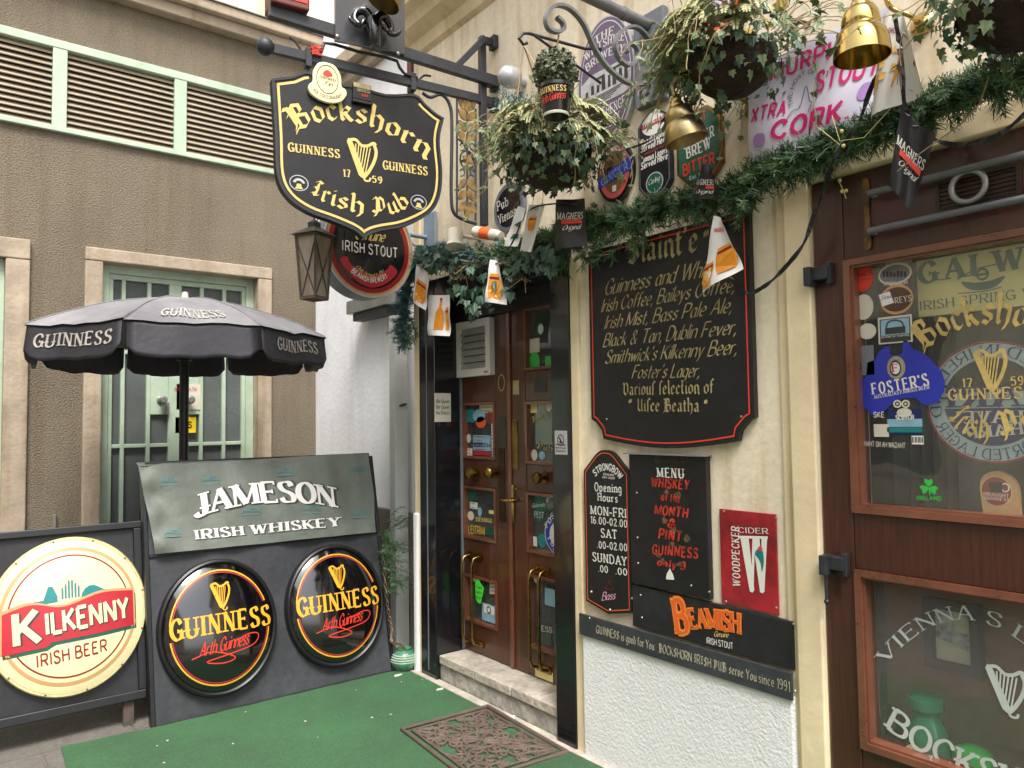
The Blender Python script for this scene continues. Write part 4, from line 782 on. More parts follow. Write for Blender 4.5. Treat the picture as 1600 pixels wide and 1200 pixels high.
# things standing inside
def inside(x, y, d): return PW.hit(x, y, d)
q = MB(); a0_, b1_ = PW.hit(1432, 408, -.09); a1_, b0_ = PW.hit(1600, 480, -.09); b0_ = PW.hit(1434, 496, -.09)[1]; a1_ = a0_+.46; q.box(PW, a0_, a1_, b0_, b1_, -.10, -.09)
gs = thing('galway_sign', 'pale yellow spring water card with dark green lettering behind the upper pane', 'sign', PW.w((a0_+a1_)/2, b0_, -.095)); gs.name = 'water_sign'; part('card', q, M['yel2'], gs)
q = MB(); text(q, PW, 'fat', 'GALWAY', straight((a0_+.01, b1_-.075), (a1_-.02, b1_-.075)), .065, -.088); text(q, PW, 'thinroman', 'IRISH SPRING WATER', straight((a0_-.0+.008, b0_+.022), (a1_-.02, b0_+.022)), .028, -.088)
hx, hz = a0_+.19, b0_+.075; q.poly(PW, c2([(hx-.06, hz+.02), (hx-.03, hz-.01), (hx+.03, hz-.01), (hx+.06, hz+.02), (hx+.02, hz+.012), (hx-.02, hz+.012)], True), -.088); q.ring(PW, ell(hx, hz+.035, .018, .02, 16), ell(hx, hz+.035, .012, .013, 16), -.088); q.line(PW, c2([(hx-.07, hz+.03), (hx-.02, hz+.052), (hx+.05, hz+.06)]), .004, -.088); q.line(PW, c2([(hx-.07, hz-.014), (hx, hz-.018), (hx+.05, hz-.012)]), .003, -.088); part('lettering', q, M['dgreen'], gs)
# round brewery mirror whose writing reads backwards through the glass
c_ = PW.hit(1548, 628, -.05); RR = abs(PW.hit(1548, 532, -.05)[1]-PW.hit(1548, 724, -.05)[1])/2
ms = thing('round_sign', 'round pale blue ring sign with reversed lettering behind the upper pane', 'sign', PW.w(c_[0], c_[1]-RR, -.06)); FM = Fr(PW.w(c_[0], c_[1], -.055), PW.r, PW.u)
q = MB(); q.ring(FM, ell(0, 0, RR, RR, 48), ell(0, 0, RR*.72, RR*.72, 48), 0); q.poly(FM, [(-RR*.9, -RR*.1), (RR*.9, -RR*.1), (RR*.9, .03), (-RR*.9, .03)], -.0006); part('ring', q, mat('milky_blue', '9FB2B4', .4, var=.1), ms)
q = MB(); q.ring(FM, ell(0, 0, RR, RR, 48), ell(0, 0, RR*.965, RR*.965, 48), .0008); part('red_rim', q, M['dred'], ms)
q = MB(); q.poly(FM, ell(0, -RR*.1, RR*.7, RR*.6, 40, PI, 2*PI), -.001); text(q, FM, 'thinroman', 'BREWED IN IRELAND', arcp(0, 0, RR*.77, 195, -15), RR*.17, .001, mirror=True); text(q, FM, 'thinroman', 'IMPORTED LAGER', arcp(0, 0, RR*.94, 205, 335, inward=True), RR*.17, .001, mirror=True); text(q, FM, 'fat', 'HARP', straight((-RR*.85, -RR*.1+.004), (RR*.85, -RR*.1+.004)), RR*.36, .001, mirror=True); part('lettering', q, M['navy'], ms)
q = MB(); text(q, FM, 'roman', 'HAVE', straight((-.075, -RR*.34), (.075, -RR*.34)), .035, .001, mirror=True); text(q, FM, 'roman', 'HARP', straight((-.065, -RR*.6), (.075, -RR*.52)), .033, .001, mirror=True); part('lettering', q, M['w2'], ms)
# framed picture, bottle, tap badge, cap
def quadfr(x0, y0, x1, y1, d): a, b = PW.hit(x0, y0, d); a2_, b2_ = PW.hit(x1, y1, d); return a, a2_, min(b, b2_), max(b, b2_)
a0_, a1_, b0_, b1_ = quadfr(1442, 932, 1536, 1062, -.18); pf = thing('framed_picture', 'dark framed grey picture of a seated group behind the lower pane', 'picture', PW.w((a0_+a1_)/2, b0_, -.19))
q = MB(); b = [(a0_, b0_), (a1_, b0_), (a1_, b1_), (a0_, b1_)]; q.ring(PW, b, inset(b, .03), -.21, -.17); part('frame', q, M['interd'], pf)
q = MB(); q.box(PW, a0_+.03, a1_-.03, b0_+.03, b1_-.03, -.208, -.195); part('print', q, mat('grey_photo', 'C2C6D0', .5, var=.9, sc_=22, col2='2E3036'), pf)
q = MB(); q.poly(PW, [(a0_+.09, b1_-.10), (a1_-.04, b1_-.10), (a1_-.042, b1_-.045), (a0_+.085, b1_-.04)], -.193); q.poly(PW, [(a0_+.03, b0_+.03), (a1_-.03, b0_+.03), (a1_-.03, b0_+.07), (a0_+.03, b0_+.1)], -.1935); part('pale_areas', q, M['w2'], pf)
q = MB(); c_ = PW.hit(1450, 1185, -.16); q.lathe(PW.w(c_[0], c_[1]-.06, -.16), (0, 0, 1), [(.06, 0), (.066, .02), (.066, .13), (.055, .17), (.04, .2), (.042, .215), (.055, .225), (.055, .255), (.04, .265), (.001, .266)], 28)
jg = thing('green_jug', 'glossy green stoneware jug with a cream oval label behind the lower pane', 'jug', PW.w(c_[0], c_[1]-.06, -.16)); part('body', q, M['glassgreen'], jg, smooth=50)
q = MB(); jp = PW.w(c_[0], c_[1]+.01, -.16); FJ = Fr(jp+V3((-.0695, .012, 0)), PW.r, PW.u); q.poly(FJ, ell(0, 0, .035, .05, 24), 0, .0015); part('label', q, M['cream'], jg); q = MB(); text(q, FJ, 'roman', 'KILKENNY', straight((-.032, .005), (.032, .005)), .014, .003); text(q, FJ, 'sans', 'IRISH BEER', straight((-.02, -.016), (.02, -.016)), .008, .003); part('lettering', q, M['dgreen'], jg)
c_ = PW.hit(1563, 768, -.07); tb = thing('tap_badge', 'tan bar tap badge with a round red beer glass emblem in the upper window', 'bar tap', PW.w(c_[0], c_[1]-.07, -.09)); q = MB(); q.poly(PW, c2([(c_[0]-.05, c_[1]-.07), (c_[0]-.055, c_[1]+.02), (c_[0]-.03, c_[1]+.055), (c_[0]+.01, c_[1]+.055), (c_[0]+.04, c_[1]+.02), (c_[0]+.045, c_[1]-.07)]), -.1, -.075); part('badge_block', q, M['tan'], tb)
q = MB(); q.poly(PW, ell(c_[0]-.012, c_[1], .042, .045, 28), -.0742); part('badge_rim', q, M['gold'], tb); q = MB(); q.poly(PW, ell(c_[0]-.012, c_[1], .039, .042, 28), -.0738); part('badge_face', q, M['dred'], tb); q = MB(); text(q, PW, 'roman', 'DRAUGHT', straight((c_[0]-.045, c_[1]-.014), (c_[0]+.02, c_[1]-.016)), .009, -.0734); text(q, PW, 'roman', 'GUINNESS', straight((c_[0]-.045, c_[1]-.026), (c_[0]+.02, c_[1]-.028)), .009, -.0734); q.ring(PW, ell(c_[0]+.012, c_[1]+.012, .012, .014, 16), ell(c_[0]+.012, c_[1]+.012, .008, .01, 16), -.0734); part('lettering', q, M['w'], tb); q = MB(); q.poly(PW, [(c_[0]-.028, c_[1]-.002), (c_[0]+.004, c_[1]-.002), (c_[0]+.006, c_[1]+.026), (c_[0]-.03, c_[1]+.026)], -.0731); part('glass_print', q, M['black'], tb)
# brass candlestick beside the jug, curtain strips at the window edge, green felt hat
c_ = PW.hit(1393, 1150, -.14); q = MB(); q.lathe(PW.w(c_[0], c_[1]-.06, -.14), (0, 0, 1), [(.03, 0), (.03, .01), (.012, .02), (.012, .05), (.022, .06), (.024, .1), (.014, .12), (.014, .15), (.02, .16)], 18); solo('candlestick', q, M['brassold'], 'dull brass candlestick beside the green jug behind the lower pane', 'candlestick', smooth=50)
c_ = PW.hit(1520, 1190, -.2); q = MB(); q.lathe(PW.w(c_[0], c_[1]-.04, -.2), (0, 0, 1), [(.11, 0), (.11, .006), (.06, .01), (.055, .07), (.03, .085), (.001, .087)], 24); solo('felt_hat', q, M['lgreen'], 'bright green felt hat lying right of the jug behind the lower pane', 'hat', smooth=50)
c_ = PW.hit(1412, 900, -.3); q = MB(); q.grid(lambda u, v: PW.w(u0-.02+.17*u+.02*math.sin(v*2), vz0+(uz1-vz0)*v, -.42+.015*math.sin(u*26)), 30, 6); solo('window_curtain', q, mat('brown_curtain', '5C5246', .9, var=.25, sc_=3), 'brown curtain hanging inside the shopfront beside its left frame', 'curtain', smooth=60)
# ================================================================ SIGNS ON THE PUB WALL
def sign(name, label, fr, outline, d0, d1, mface, group=None, cat='sign', rim=None, bevel=.002):
    cx = sum(p[0] for p in outline)/len(outline); cy = min(p[1] for p in outline)
    t = thing(name, label, cat, fr.w(cx, cy, d0), group); q = MB(); q.poly(fr, outline, d0, d1); part('panel', q, M[mface] if isinstance(mface, str) else mface, t, bevel=bevel); return t
def screws(t, fr, pts, d, r=.005):
    for x, y in pts: q = MB(); q.lathe(fr.W(x, y, d), fr.n, [(r, 0), (r*.7, r*.6), (.0005, r*.8)], 10); part('screw', q, M['steel'], t)
H = PW.hit
# big black drinks board
tl, bl, br_, tr = H(925, 395), H(932, 652), H(1188, 655), H(1176, 348); A0 = (tl[0]+bl[0])/2; A1 = (tr[0]+br_[0])/2; zt = 2.33; zl = (bl[1]+br_[1])/2; zn = H(1170, 690)[1]; zbm = H(1050, 700)[1]
ol = [(A0, zt), (A0, zl), (A0+.03, zl-.015), (A0+.065, zl-.05), (A0+.075, zl-.09)]+[(A0+.075+(A1-A0-.15)*i/10, zl-.09-(zl-.09-zbm)*math.sin(PI*i/10)) for i in range(1, 10)]+[(A1-.075, zl-.09), (A1-.065, zl-.05), (A1-.03, zl-.015), (A1, zl), (A1, zt)]
db = sign('drinks_board', 'large black drinks board with scalloped foot and gold lettering under the garland', PW, ol, .004, .03, 'blackm')
q = MB(); q.inset(PW, ol, .006, .018, .0315); part('border_line', q, M['redb'], db)
q = MB(); T = lambda st, s_, p, r, h, **k: tx(q, PW, st, s_, p, r, h, .0018, off=.03, **k)
T('black', "Slaint'e", (983, 412), (1089, 392), 38); T('black', '"', (1106, 396), (1111, 394), 36)
for s_, p, r, h in (('Guinness and Whiskey,', (945, 461), (1150, 424), 23), ('Irish Coffee, Baileys Coffee,', (940, 488), (1146, 456), 20), ('Irish Mist, Bass Pale Ale,', (945, 514), (1142, 488), 20), ('Black & Tan, Dublin Fever,', (943, 542), (1149, 522), 20), ("Smithwick's Kilkenny Beer,", (946, 568), (1150, 553), 20), ("Foster's Lager,", (988, 591), (1092, 589), 20)): T('script', s_, p, r, h)
T('black', 'Variouſ ſelection of', (974, 617), (1115, 614), 19); T('black', 'Uiſce Beatha', (996, 642), (1092, 643), 19); T('black', '"', (984, 646), (987, 646), 22); T('black', '"', (1102, 647), (1105, 647), 22)
part('lettering', q, M['goldd'], db); screws(db, PW, ((948, 655), (1158, 651)), .03)
# opening hours board
P_ = lambda ps, d=0: [H(x, y, d) for x, y in ps]
x0 = (H(917, 760)[0]+H(921, 930)[0])/2; x1 = (H(990, 745)[0]+H(991, 940)[0])/2; zt_, zs = H(954, 703)[1], H(918, 735)[1]; zb1, zbt = H(922, 938)[1], H(952, 957)[1]; xm = (x0+x1)/2
ol = [(x0, zb1), (xm, zbt), (x1, zb1), (x1, zs)]+c2([(x1-.03, zs+.03), (xm+.05, zt_-.012), (xm, zt_), (xm-.05, zt_-.012), (x0+.03, zs+.03)])+[(x0, zs)]
hb = sign('opening_hours_board', 'narrow black opening hours board with domed top and orange line beside the doorway', PW, ol, .002, .022, 'blackm')
q = MB(); q.inset(PW, ol, .004, .012, .0234); part('border_line', q, M['orange'], hb)
q = MB(); T = lambda st, s_, p, r, h, **k: tx(q, PW, st, s_, p, r, h, .0016, off=.022, **k)
T('bold', 'STRONGBOW', (931, 744), (969, 749), 10, sag=12); T('sans', 'GENUINE', (943, 742), (960, 744), 3); T('sans', 'DRY CIDER', (942, 747), (961, 749), 3)
T('slab', 'Opening', (930, 767), (971, 770), 13); T('slab', 'Hours', (935, 782), (965, 785), 12); T('slab', 'MON-FRI', (924, 803), (978, 809), 13); T('slab', '16.00-02.00', (924, 817), (980, 824), 10.5); T('slab', 'SAT', (940, 839), (964, 842), 13); T('slab', '.00-02.00', (934, 856), (980, 861), 10.5); T('slab', 'SUNDAY', (927, 876), (979, 884), 13); T('slab', '.00', (936, 893), (950, 895), 10); T('slab', '.00', (963, 897), (980, 899), 10)
part('lettering', q, M['w'], hb)
q = MB(); tri = P_(((945, 920), (953, 906), (960, 922)), .022); q.inset(PW, tri, .002, 0, .0234); part('triangle_emblem', q, M['dred'], hb); q = MB(); T('brush', 'Bass', (941, 938), (961, 936), 12); part('signature', q, mat('pale_pink', 'D8A0B8', .5), hb); screws(hb, PW, ((953, 953), (924, 925), (988, 935), (988, 740)), .022, .007)
# menu board
x0, x1 = (H(991, 720)[0]+H(995, 900)[0])/2, (H(1115, 715)[0]+H(1112, 925)[0])/2; zt_, zb_ = H(1050, 711)[1], H(1050, 921)[1]
ol = [(x0, zb_), (x1, zb_), (x1, zt_), (x0, zt_)]
mbd = sign('menu_board', 'black menu board with worn red brush lettering and a curled tin top edge', PW, ol, .004, .034, 'blackm')
q = MB(); q.box(PW, x0-.01, x1+.006, zt_+.001, zt_+.006, .0, .06); part('tin_cover', q, M['grey'], mbd)
T = lambda st, s_, p, r, h, **k: tx(q, PW, st, s_, p, r, h, .0018, off=.034, **k)
q = MB(); T('fat', 'MENU', (1028, 745), (1068, 747), 14); part('lettering', q, M['w'], mbd)
q = MB(); T('fat', 'GUINNESS', (1024, 722), (1076, 722), 9); part('lettering', q, mat('faded_brown', '5A4A38', .7, var=.4, sc_=30), mbd)
wornred = mat('worn_red', 'D03A26', .6, var=.35, sc_=40, col2='3A1A14')
q = MB(); [T('ital', s_, a, b, h) for s_, a, b, h in (('WHISKEY', (1018, 760), (1076, 765), 14), ('of the', (1034, 781), (1062, 785), 12), ('MONTH', (1024, 803), (1074, 809), 14), ('&', (1044, 823), (1054, 825), 13), ('PINT', (1030, 841), (1064, 846), 15), ('GUINNESS', (1020, 865), (1090, 872), 14), ('only 3', (1028, 883), (1070, 890), 11))]; part('brush_lettering', q, wornred, mbd)
q = MB(); rr_ = random.Random(3)
wx = [(1042, 768), (1060, 772), (1038, 812), (1052, 828), (1066, 856), (1036, 878), (1046, 896), (1062, 882), (1050, 850), (1030, 868), (1074, 842)]
for x, y in wx:
    cx, cy = H(x, y, .034); q.poly(PW, c2([(cx+(.008+.012*rr_.random())*math.cos(a), cy+(.006+.012*rr_.random())*math.sin(a)) for a in [2*PI*i/9 for i in range(9)]], True, 2), .0345)
part('scuffs', q, mat('scuffed_patch', '6A5038', .8, var=.7, sc_=45, col2='1B1512', bump=.001), mbd)
q = MB(); q.poly(PW, P_(((1042, 897), (1047, 888), (1052, 898), (1054, 906), (1041, 905)), .034), .0352); part('torn_paper', q, M['w'], mbd)
screws(mbd, PW, ((995, 770), (996, 840), (997, 880), (1108, 925), (1080, 915)), .034)
# red cider plate
x0, x1 = (H(1127, 793)[0]+H(1130, 945)[0])/2, (H(1216, 805)[0]+H(1218, 955)[0])/2; zt_, zb_ = H(1172, 799)[1], H(1174, 951)[1]
wp = sign('cider_plate', 'red enamel cider plate with a tall white W and a small bird', PW, [(x0, zb_), (x1, zb_), (x1, zt_), (x0, zt_)], .003, .012, mat('red_enamel', 'B01E28', .25, var=.5, sc_=5, col2='5E1218', coat=.5))
T = lambda st, s_, p, r, h, **k: tx(q, PW, st, s_, p, r, h, .0014, off=.012, **k)
q = MB(); T('thinroman', 'CIDER', (1155, 832), (1200, 834), 8)
a, b = H(1157, 916, .012), H(1148, 823, .012); hgt = .03; text(q, PW, 'roman', 'WOODPECKER', (lambda p0_, p1_: (lambda t: ((p0_[0], p0_[1]+(p1_[1]-p0_[1])*t), (-1, 0))))((H(1157, 916, .012)[0], a[1]), (0, b[1])), .032, .0134)
for ps in (((1157, 839), (1170, 840), (1179, 922), (1176, 926), (1172, 924)), ((1176, 841), (1187, 841), (1195, 924), (1192, 927), (1188, 925)), ((1176, 841), (1180, 841), (1178, 922), (1174, 924)), ((1190, 842), (1199, 842), (1195, 920), (1191, 924))): q.poly(PW, P_(ps, .012), .0134+.0003*rnd.random())
q.poly(PW, P_(((1154, 837), (1200, 838), (1200, 842), (1154, 841)), .012), .0138); part('lettering', q, M['w'], wp)
q = MB(); q.poly(PW, c2(P_(((1184, 858), (1189, 856), (1193, 864), (1194, 880), (1191, 893), (1189, 880), (1185, 872), (1180, 865)), .012), True), .0146); part('bird_print', q, M['teal'], wp); q = MB(); q.poly(PW, c2(P_(((1185, 856), (1189, 853), (1192, 858), (1188, 861)), .012), True), .0152); part('bird_cap', q, M['redb'], wp); screws(wp, PW, ((1131, 799), (1213, 809), (1134, 940), (1213, 950)), .012)
# long banner board and the stout board above it
x0, x1 = H(915, 970)[0], H(1247, 1060)[0]; z1 = (H(915, 957)[1]+H(994, 976)[1])/2; z0 = (H(915, 988)[1]+H(1248, 1091)[1])/2
z1s = H(1240, 967)[1]; xs = H(994, 920)[0]; z0s = z1-.006
bn = sign('slogan_board', 'long narrow black slogan board with pale lettering along the top of the white plinth', PW, [(x0, z0), (x1, z0), (x1, z1), (x0, z1)], .0305, .042, 'boarddust')
q = MB(); T = lambda st, s_, p, r, h, **k: tx(q, PW, st, s_, p, r, h, .0016, off=.042, **k)
f_ = lambda x, t=.42: (x, 957+(988-957)*t+(x-915)*(.31+.0*(x-915)))
def bl_(x, k): return H(x, 970+(x-915)*.31, .042)[0], z0+(z1-z0)*k
for s_, xa, xb in (('GUINNESS is good for You', 932, 1022), ('BOCKSHORN IRISH PUB serve You', 1030, 1182), ('since 1991', 1186, 1234)):
    text(q, PW, 'black' if 'since' not in s_ else 'thinroman', s_, straight(bl_(xa, .32), bl_(xb, .32)), (z1-z0)*.36, .0436)
part('lettering', q, mat('pale_letters', 'B9B49C', .6, var=.2), bn); screws(bn, PW, ((921, 966), (1242, 1080)), .042)
sb = sign('stout_board', 'black board with orange outlined lettering above the slogan board', PW, [(xs, z0s+.012), (x1, z0s+.012), (x1, H(1240, 969)[1]), (xs, H(1000, 913)[1])], .006, .026, 'board')
T = lambda st, s_, p, r, h, **k: tx(q, PW, st, s_, p, r, h, .0016, off=.026, **k)
for m_, g, dd in (('redb', .07, 0), ('yellow', .045, .001), ('orange', 0, .002)):
    q = MB(); tx(q, PW, 'fat', 'B', (1060, 988), (1075, 989), 50, .0016+dd, off=.026, grow=g); tx(q, PW, 'fat', 'EAMISH', (1081, 981), (1156, 989), 28, .0016+dd, off=.026, grow=g, sag=3, gap=.2); part('lettering', q, M[m_], sb)
q = MB(); T('brush', 'Genuine', (1116, 994), (1138, 996), 8); part('script_lettering', q, M['gold'], sb); q = MB(); T('sans', 'IRISH STOUT', (1105, 1005), (1146, 1014), 9); part('white_lettering', q, M['w'], sb); screws(sb, PW, ((1001, 930), (1240, 975), (1003, 965)), .026)
# oval purple brewery sign
oc = H(953, 128); rx = abs(H(909, 128)[0]-H(999, 128)[0])/2; rz = abs(H(953, 36)[1]-H(953, 236)[1])/2
OF = Fr(PW.w(oc[0], oc[1], .03), PW.r, PW.u)
ov = sign('brewery_oval', 'tall purple oval brewery sign with a grey picture band on the upper wall', OF, ell(0, 0, rx, rz, 48), -.028, 0, 'silver')
q = MB(); q.poly(OF, ell(0, 0, rx*.95, rz*.97, 48), .001); part('face', q, M['purple'], ov)
q = MB(); q.ring(OF, ell(0, 0, rx*.88, rz*.92, 48), ell(0, 0, rx*.86, rz*.905, 48), .0016); [text(q, OF, 'roman', s_, straight((-w_, z), (w_, z), sg), h, .0018) for s_, w_, z, sg, h in (('THE', rx*.3, rz*.64, .006, rz*.12), ('WILTSHIRE', rx*.66, rz*.46, .02, rz*.12), ('BREWERY', rx*.62, rz*.28, .02, rz*.12), ('STONEHENGE', rx*.68, -rz*.52, -.012, rz*.15), ('BREWERY', rx*.5, -rz*.72, -.01, rz*.14))]; part('lettering', q, M['w'], ov)
q = MB(); q.poly(OF, [(-rx*.86, -rz*.30), (-rx*.6, -rz*.34), (rx*.6, -rz*.34), (rx*.86, -rz*.30), (rx*.86, rz*.08), (rx*.5, rz*.18), (-rx*.5, rz*.18), (-rx*.86, rz*.08)], .0024); part('picture_band', q, mat('pale_scene', 'C8C6C8', .5, var=.25, sc_=20), ov)
q = MB()
for i, (x, h_, w_) in enumerate(((-.7, .12, .1), (-.5, .18, .12), (-.3, .15, .1), (-.12, .26, .14), (.1, .22, .1), (.26, .3, .13), (.48, .24, .12), (.66, .28, .12))): q.poly(OF, [(rx*x, -rz*.14), (rx*(x+w_), -rz*.14), (rx*(x+w_*.9), rz*(h_-.18)), (rx*(x+.01), rz*(h_-.17))], .003+.0001*i)
q.poly(OF, [(-rx*.3, rz*.06), (rx*.0, rz*.07), (rx*.0, rz*.1), (-rx*.3, rz*.09)], .0042); q.poly(OF, [(rx*.2, rz*.1), (rx*.62, rz*.1), (rx*.62, rz*.13), (rx*.2, rz*.13)], .0042)
for i in range(5): q.poly(OF, [(-rx*.8, -rz*(.30-.02*i)), (rx*(.2+.1*i), -rz*(.31-.03*i)), (rx*(.2+.1*i), -rz*(.295-.03*i)), (-rx*.8, -rz*(.29-.02*i))], .0028+.0001*i)
part('standing_stones_print', q, M['mid'], ov)
# small oval, tall black board, green octagon, dark oval, orange oval
oc = H(967, 271); rx = abs(H(943, 271)[0]-H(998, 271)[0])/2; rz = abs(H(967, 224)[1]-H(967, 316)[1])/2; OF = Fr(PW.w(oc[0], oc[1], .03), PW.r, PW.u)
gi = sign('ginger_oval', 'small red ringed oval sign with a slanting blue band above the garland', OF, ell(0, 0, rx, rz, 36), -.028, 0, 'black')
q = MB(); q.ring(OF, ell(0, 0, rx*.86, rz*.88, 36), ell(0, 0, rx*.62, rz*.70, 36), .001); part('red_ring', q, mat('pink_red', 'D8625C', .4), gi); q = MB(); q.poly(OF, ell(0, 0, rx*.62, rz*.70, 36), .0006); part('face', q, mat('amber_brown', '7C5A2C', .4), gi)
q = MB(); q.poly(OF, [(-rx*.95, -rz*.42), (rx*.98, -.1*rz), (rx*.98, rz*.36), (-rx*.95, -rz*.02)], .002); part('blue_band', q, M['blue'], gi)
q = MB(); text(q, OF, 'roman', 'GINGER', straight((-rx*.7, -rz*.34), (rx*.8, -rz*.07)), rz*.24, .0026); text(q, OF, 'roman', 'SHIPS', straight((-rx*.3, -rz*.06), (rx*.75, rz*.1)), rz*.13, .0026); part('lettering', q, mat('lavender_letters', '8FA0E0', .4), gi); q = MB(); text(q, OF, 'bold', 'BREWERY', arcp(0, 0, rx*.68, 160, 30, ry=rz*.73), rz*.11, .0026); q.poly(OF, [(-.012, -rz*.66), (.012, -rz*.66), (.012, -rz*.45), (-.012, -rz*.45)], .0026); part('white_marks', q, M['w'], gi)
x0, x1 = (H(1003, 240)[0]), (H(1054, 240)[0]); zt_, zb_ = H(1032, 170)[1], H(1030, 307)[1]; w_ = x1-x0; xm = (x0+x1)/2
ol = [(x0, zb_+.05), (x0+.04, zb_), (x1-.04, zb_), (x1, zb_+.05), (x1, zt_-.06)]+c2([(x1-.03, zt_-.03), (xm, zt_), (x0+.03, zt_-.03)])+[(x0, zt_-.06)]
lb_ = sign('lager_board', 'tall narrow black board with slanted white lettering and a green oval at its foot', PW, ol, .003, .025, 'blackm')
q = MB(); q.inset(PW, ol, .004, .007, .0265); part('border_line', q, M['grey'], lb_)
ZH = lambda k: zb_+(zt_-zb_)*k
q = MB(); q.poly(PW, ell(xm, ZH(.83), w_*.36, (zt_-zb_)*.13, 28), .0262); part('white_oval', q, M['w'], lb_); q = MB(); q.poly(PW, [(x0+w_*.15, ZH(.80)), (x1-w_*.15, ZH(.82)), (x1-w_*.15, ZH(.88)), (x0+w_*.15, ZH(.86))], .027); text(q, PW, 'sans', 'welcome here', straight((x0+w_*.2, ZH(.50)), (x1-w_*.1, ZH(.52))), .012, .0264); part('red_marks', q, M['red'], lb_)
q = MB(); [text(q, PW, 'ital', s_, straight((x0+w_*.1, ZH(z)), (x1-w_*.1, ZH(z+.02))), .026, .0266) for s_, z in (('Traditional', .62), ('Served Here', .55), ('Famous Lagers', .42), ('Served Here', .35))]; text(q, PW, 'bold', 'THWAITES', straight((x0+w_*.18, ZH(.82)), (x1-w_*.18, ZH(.838))), .018, .0276); part('lettering', q, M['w'], lb_)
q = MB(); q.poly(PW, ell(xm, ZH(.15), w_*.27, (zt_-zb_)*.12, 28), .0262); part('oval_rim', q, M['silver'], lb_); q = MB(); q.poly(PW, ell(xm, ZH(.15), w_*.23, (zt_-zb_)*.105, 28), .0268); part('green_oval', q, M['dgreen'], lb_); q = MB(); text(q, PW, 'script', 'Carling', straight((xm-w_*.18, ZH(.135)), (xm+w_*.16, ZH(.155))), .022, .0275); part('script_lettering', q, M['w'], lb_)
x0, x1 = H(1064, 230)[0], H(1134, 230)[0]; zt_, zb_ = H(1098, 172)[1], H(1098, 289)[1]; c = .06
ol = [(x0, zb_+c), (x0+c, zb_), (x1-c, zb_), (x1, zb_+c), (x1, zt_-c), (x1-c, zt_), (x0+c, zt_), (x0, zt_-c)]
go = sign('bitter_octagon', 'dark green eight-sided sign with a gold edge and red and white lettering', PW, ol, .003, .03, 'brassold')
q = MB(); q.poly(PW, inset(ol, .012), .031); part('face', q, M['dgreen'], go); w_ = x1-x0; ZH2 = lambda k: zb_+(zt_-zb_)*k
q = MB(); [text(q, PW, 'fat', s_, straight((x0+w_*a, ZH2(z)), (x0+w_*b, ZH2(z+.03))), h, .0322) for s_, a, b, z, h in (('MASTER', .2, .86, .52, .042), ('BREW', .26, .78, .38, .042))]; text(q, PW, 'sans', 'Est. 1698', straight((x0+w_*.3, ZH2(.08)), (x0+w_*.7, ZH2(.085))), .014, .032); part('lettering', q, M['w'], go); q = MB(); text(q, PW, 'bold', 'BITTER', straight((x0+w_*.17, ZH2(.16)), (x0+w_*.86, ZH2(.19))), .045, .0322); text(q, PW, 'bold', 'KENT', straight((x0+w_*.35, ZH2(.80)), (x0+w_*.7, ZH2(.81))), .035, .0322); part('red_lettering', q, M['redb'], go)
oc = H(800, 325); OF = Fr(PW.w(oc[0], oc[1], .025), PW.r, PW.u); vo = sign('dark_oval', 'dark grey round sign half hidden below the left hanging basket', OF, ell(0, 0, .13, .13, 36), -.023, 0, 'plate'); q = MB(); q.poly(OF, ell(0, 0, .105, .105, 36), .001); part('face', q, M['black'], vo); q = MB(); text(q, OF, 'slab', 'Vienna', straight((-.08, -.075), (.07, -.055)), .05, .002); text(q, OF, 'slab', 'Pub', straight((-.09, .0), (-.0, .01)), .05, .002); part('lettering', q, M['w'], vo)
oc = H(1128, 2); OF = Fr(PW.w(oc[0], oc[1], .02), PW.r, PW.u); oo = sign('orange_oval', 'orange rimmed white oval sign cut by the top edge above the right basket', OF, ell(0, 0, .085, .12, 36), -.018, 0, 'orange'); q = MB(); q.poly(OF, ell(0, 0, .06, .093, 36), .001); part('face', q, M['fbanner'], oo); q = MB(); text(q, OF, 'sans', 'FRESH', straight((-.035, .0), (.04, .0)), .025, .002); part('lettering', q, M['grey'], oo); q = MB(); text(q, OF, 'bold', 'BAM', straight((-.03, -.06), (.04, -.055)), .04, .002); part('pink_lettering', q, M['pink'], oo)
# lilac vinyl banner
bc = [PW.W(1168, 110, .06), PW.W(1392, 8, .06), PW.W(1356, 205, .05), PW.W(1173, 254, .03)]
BP = Patch(bc, lambda u, v: .008*math.sin(u*9+v*3)+.006*math.sin(v*8))
bt = thing('vinyl_banner', 'pale lilac vinyl banner with magenta lettering hanging between basket and brass bell lamp', 'banner', bc[3])
q = MB(); q.grid(lambda u, v: BP.w(u, v), 24, 16); part('sheet', q, M['fbanner'], bt, smooth=60)
q = MB(); text(q, BP, 'bold', 'CORK.', straight((.22, .17), (.84, .15)), .17, .003); text(q, BP, 'bold', 'STOUT', straight((.55, .5), (.98, .48)), .17, .003); text(q, BP, 'bold', 'MURPHY', straight((.18, .79), (.80, .74)), .14, .003); text(q, BP, 'bold', 'XTRA', straight((.03, .42), (.3, .40)), .14, .003); text(q, BP, 'bold', 'HIL', straight((.52, .72), (.8, .74)), .14, .003) if False else None; part('lettering', q, M['pink'], bt)
q = MB()
for u, v in ((.1, .2), (.93, .35)): q.poly(BP, c2([(u-.05, v), (u-.02, v+.07), (u+.05, v+.05), (u+.05, v-.05), (u-.02, v-.07)], True), .003)
part('lilac_flowers', q, M['lilac'], bt)
q = MB(); q.line(BP, c2([(.3, .28), (.36, .4), (.42, .42), (.46, .6), (.5, .45), (.52, .42), (.5, .34)]), .008, .003); text(q, BP, 'sans', 'THE HOST OF CORK', arcp(.45, .56, .1, 215, -35, ry=.15), .035, .003); part('outline_print', q, M['grey'], bt)
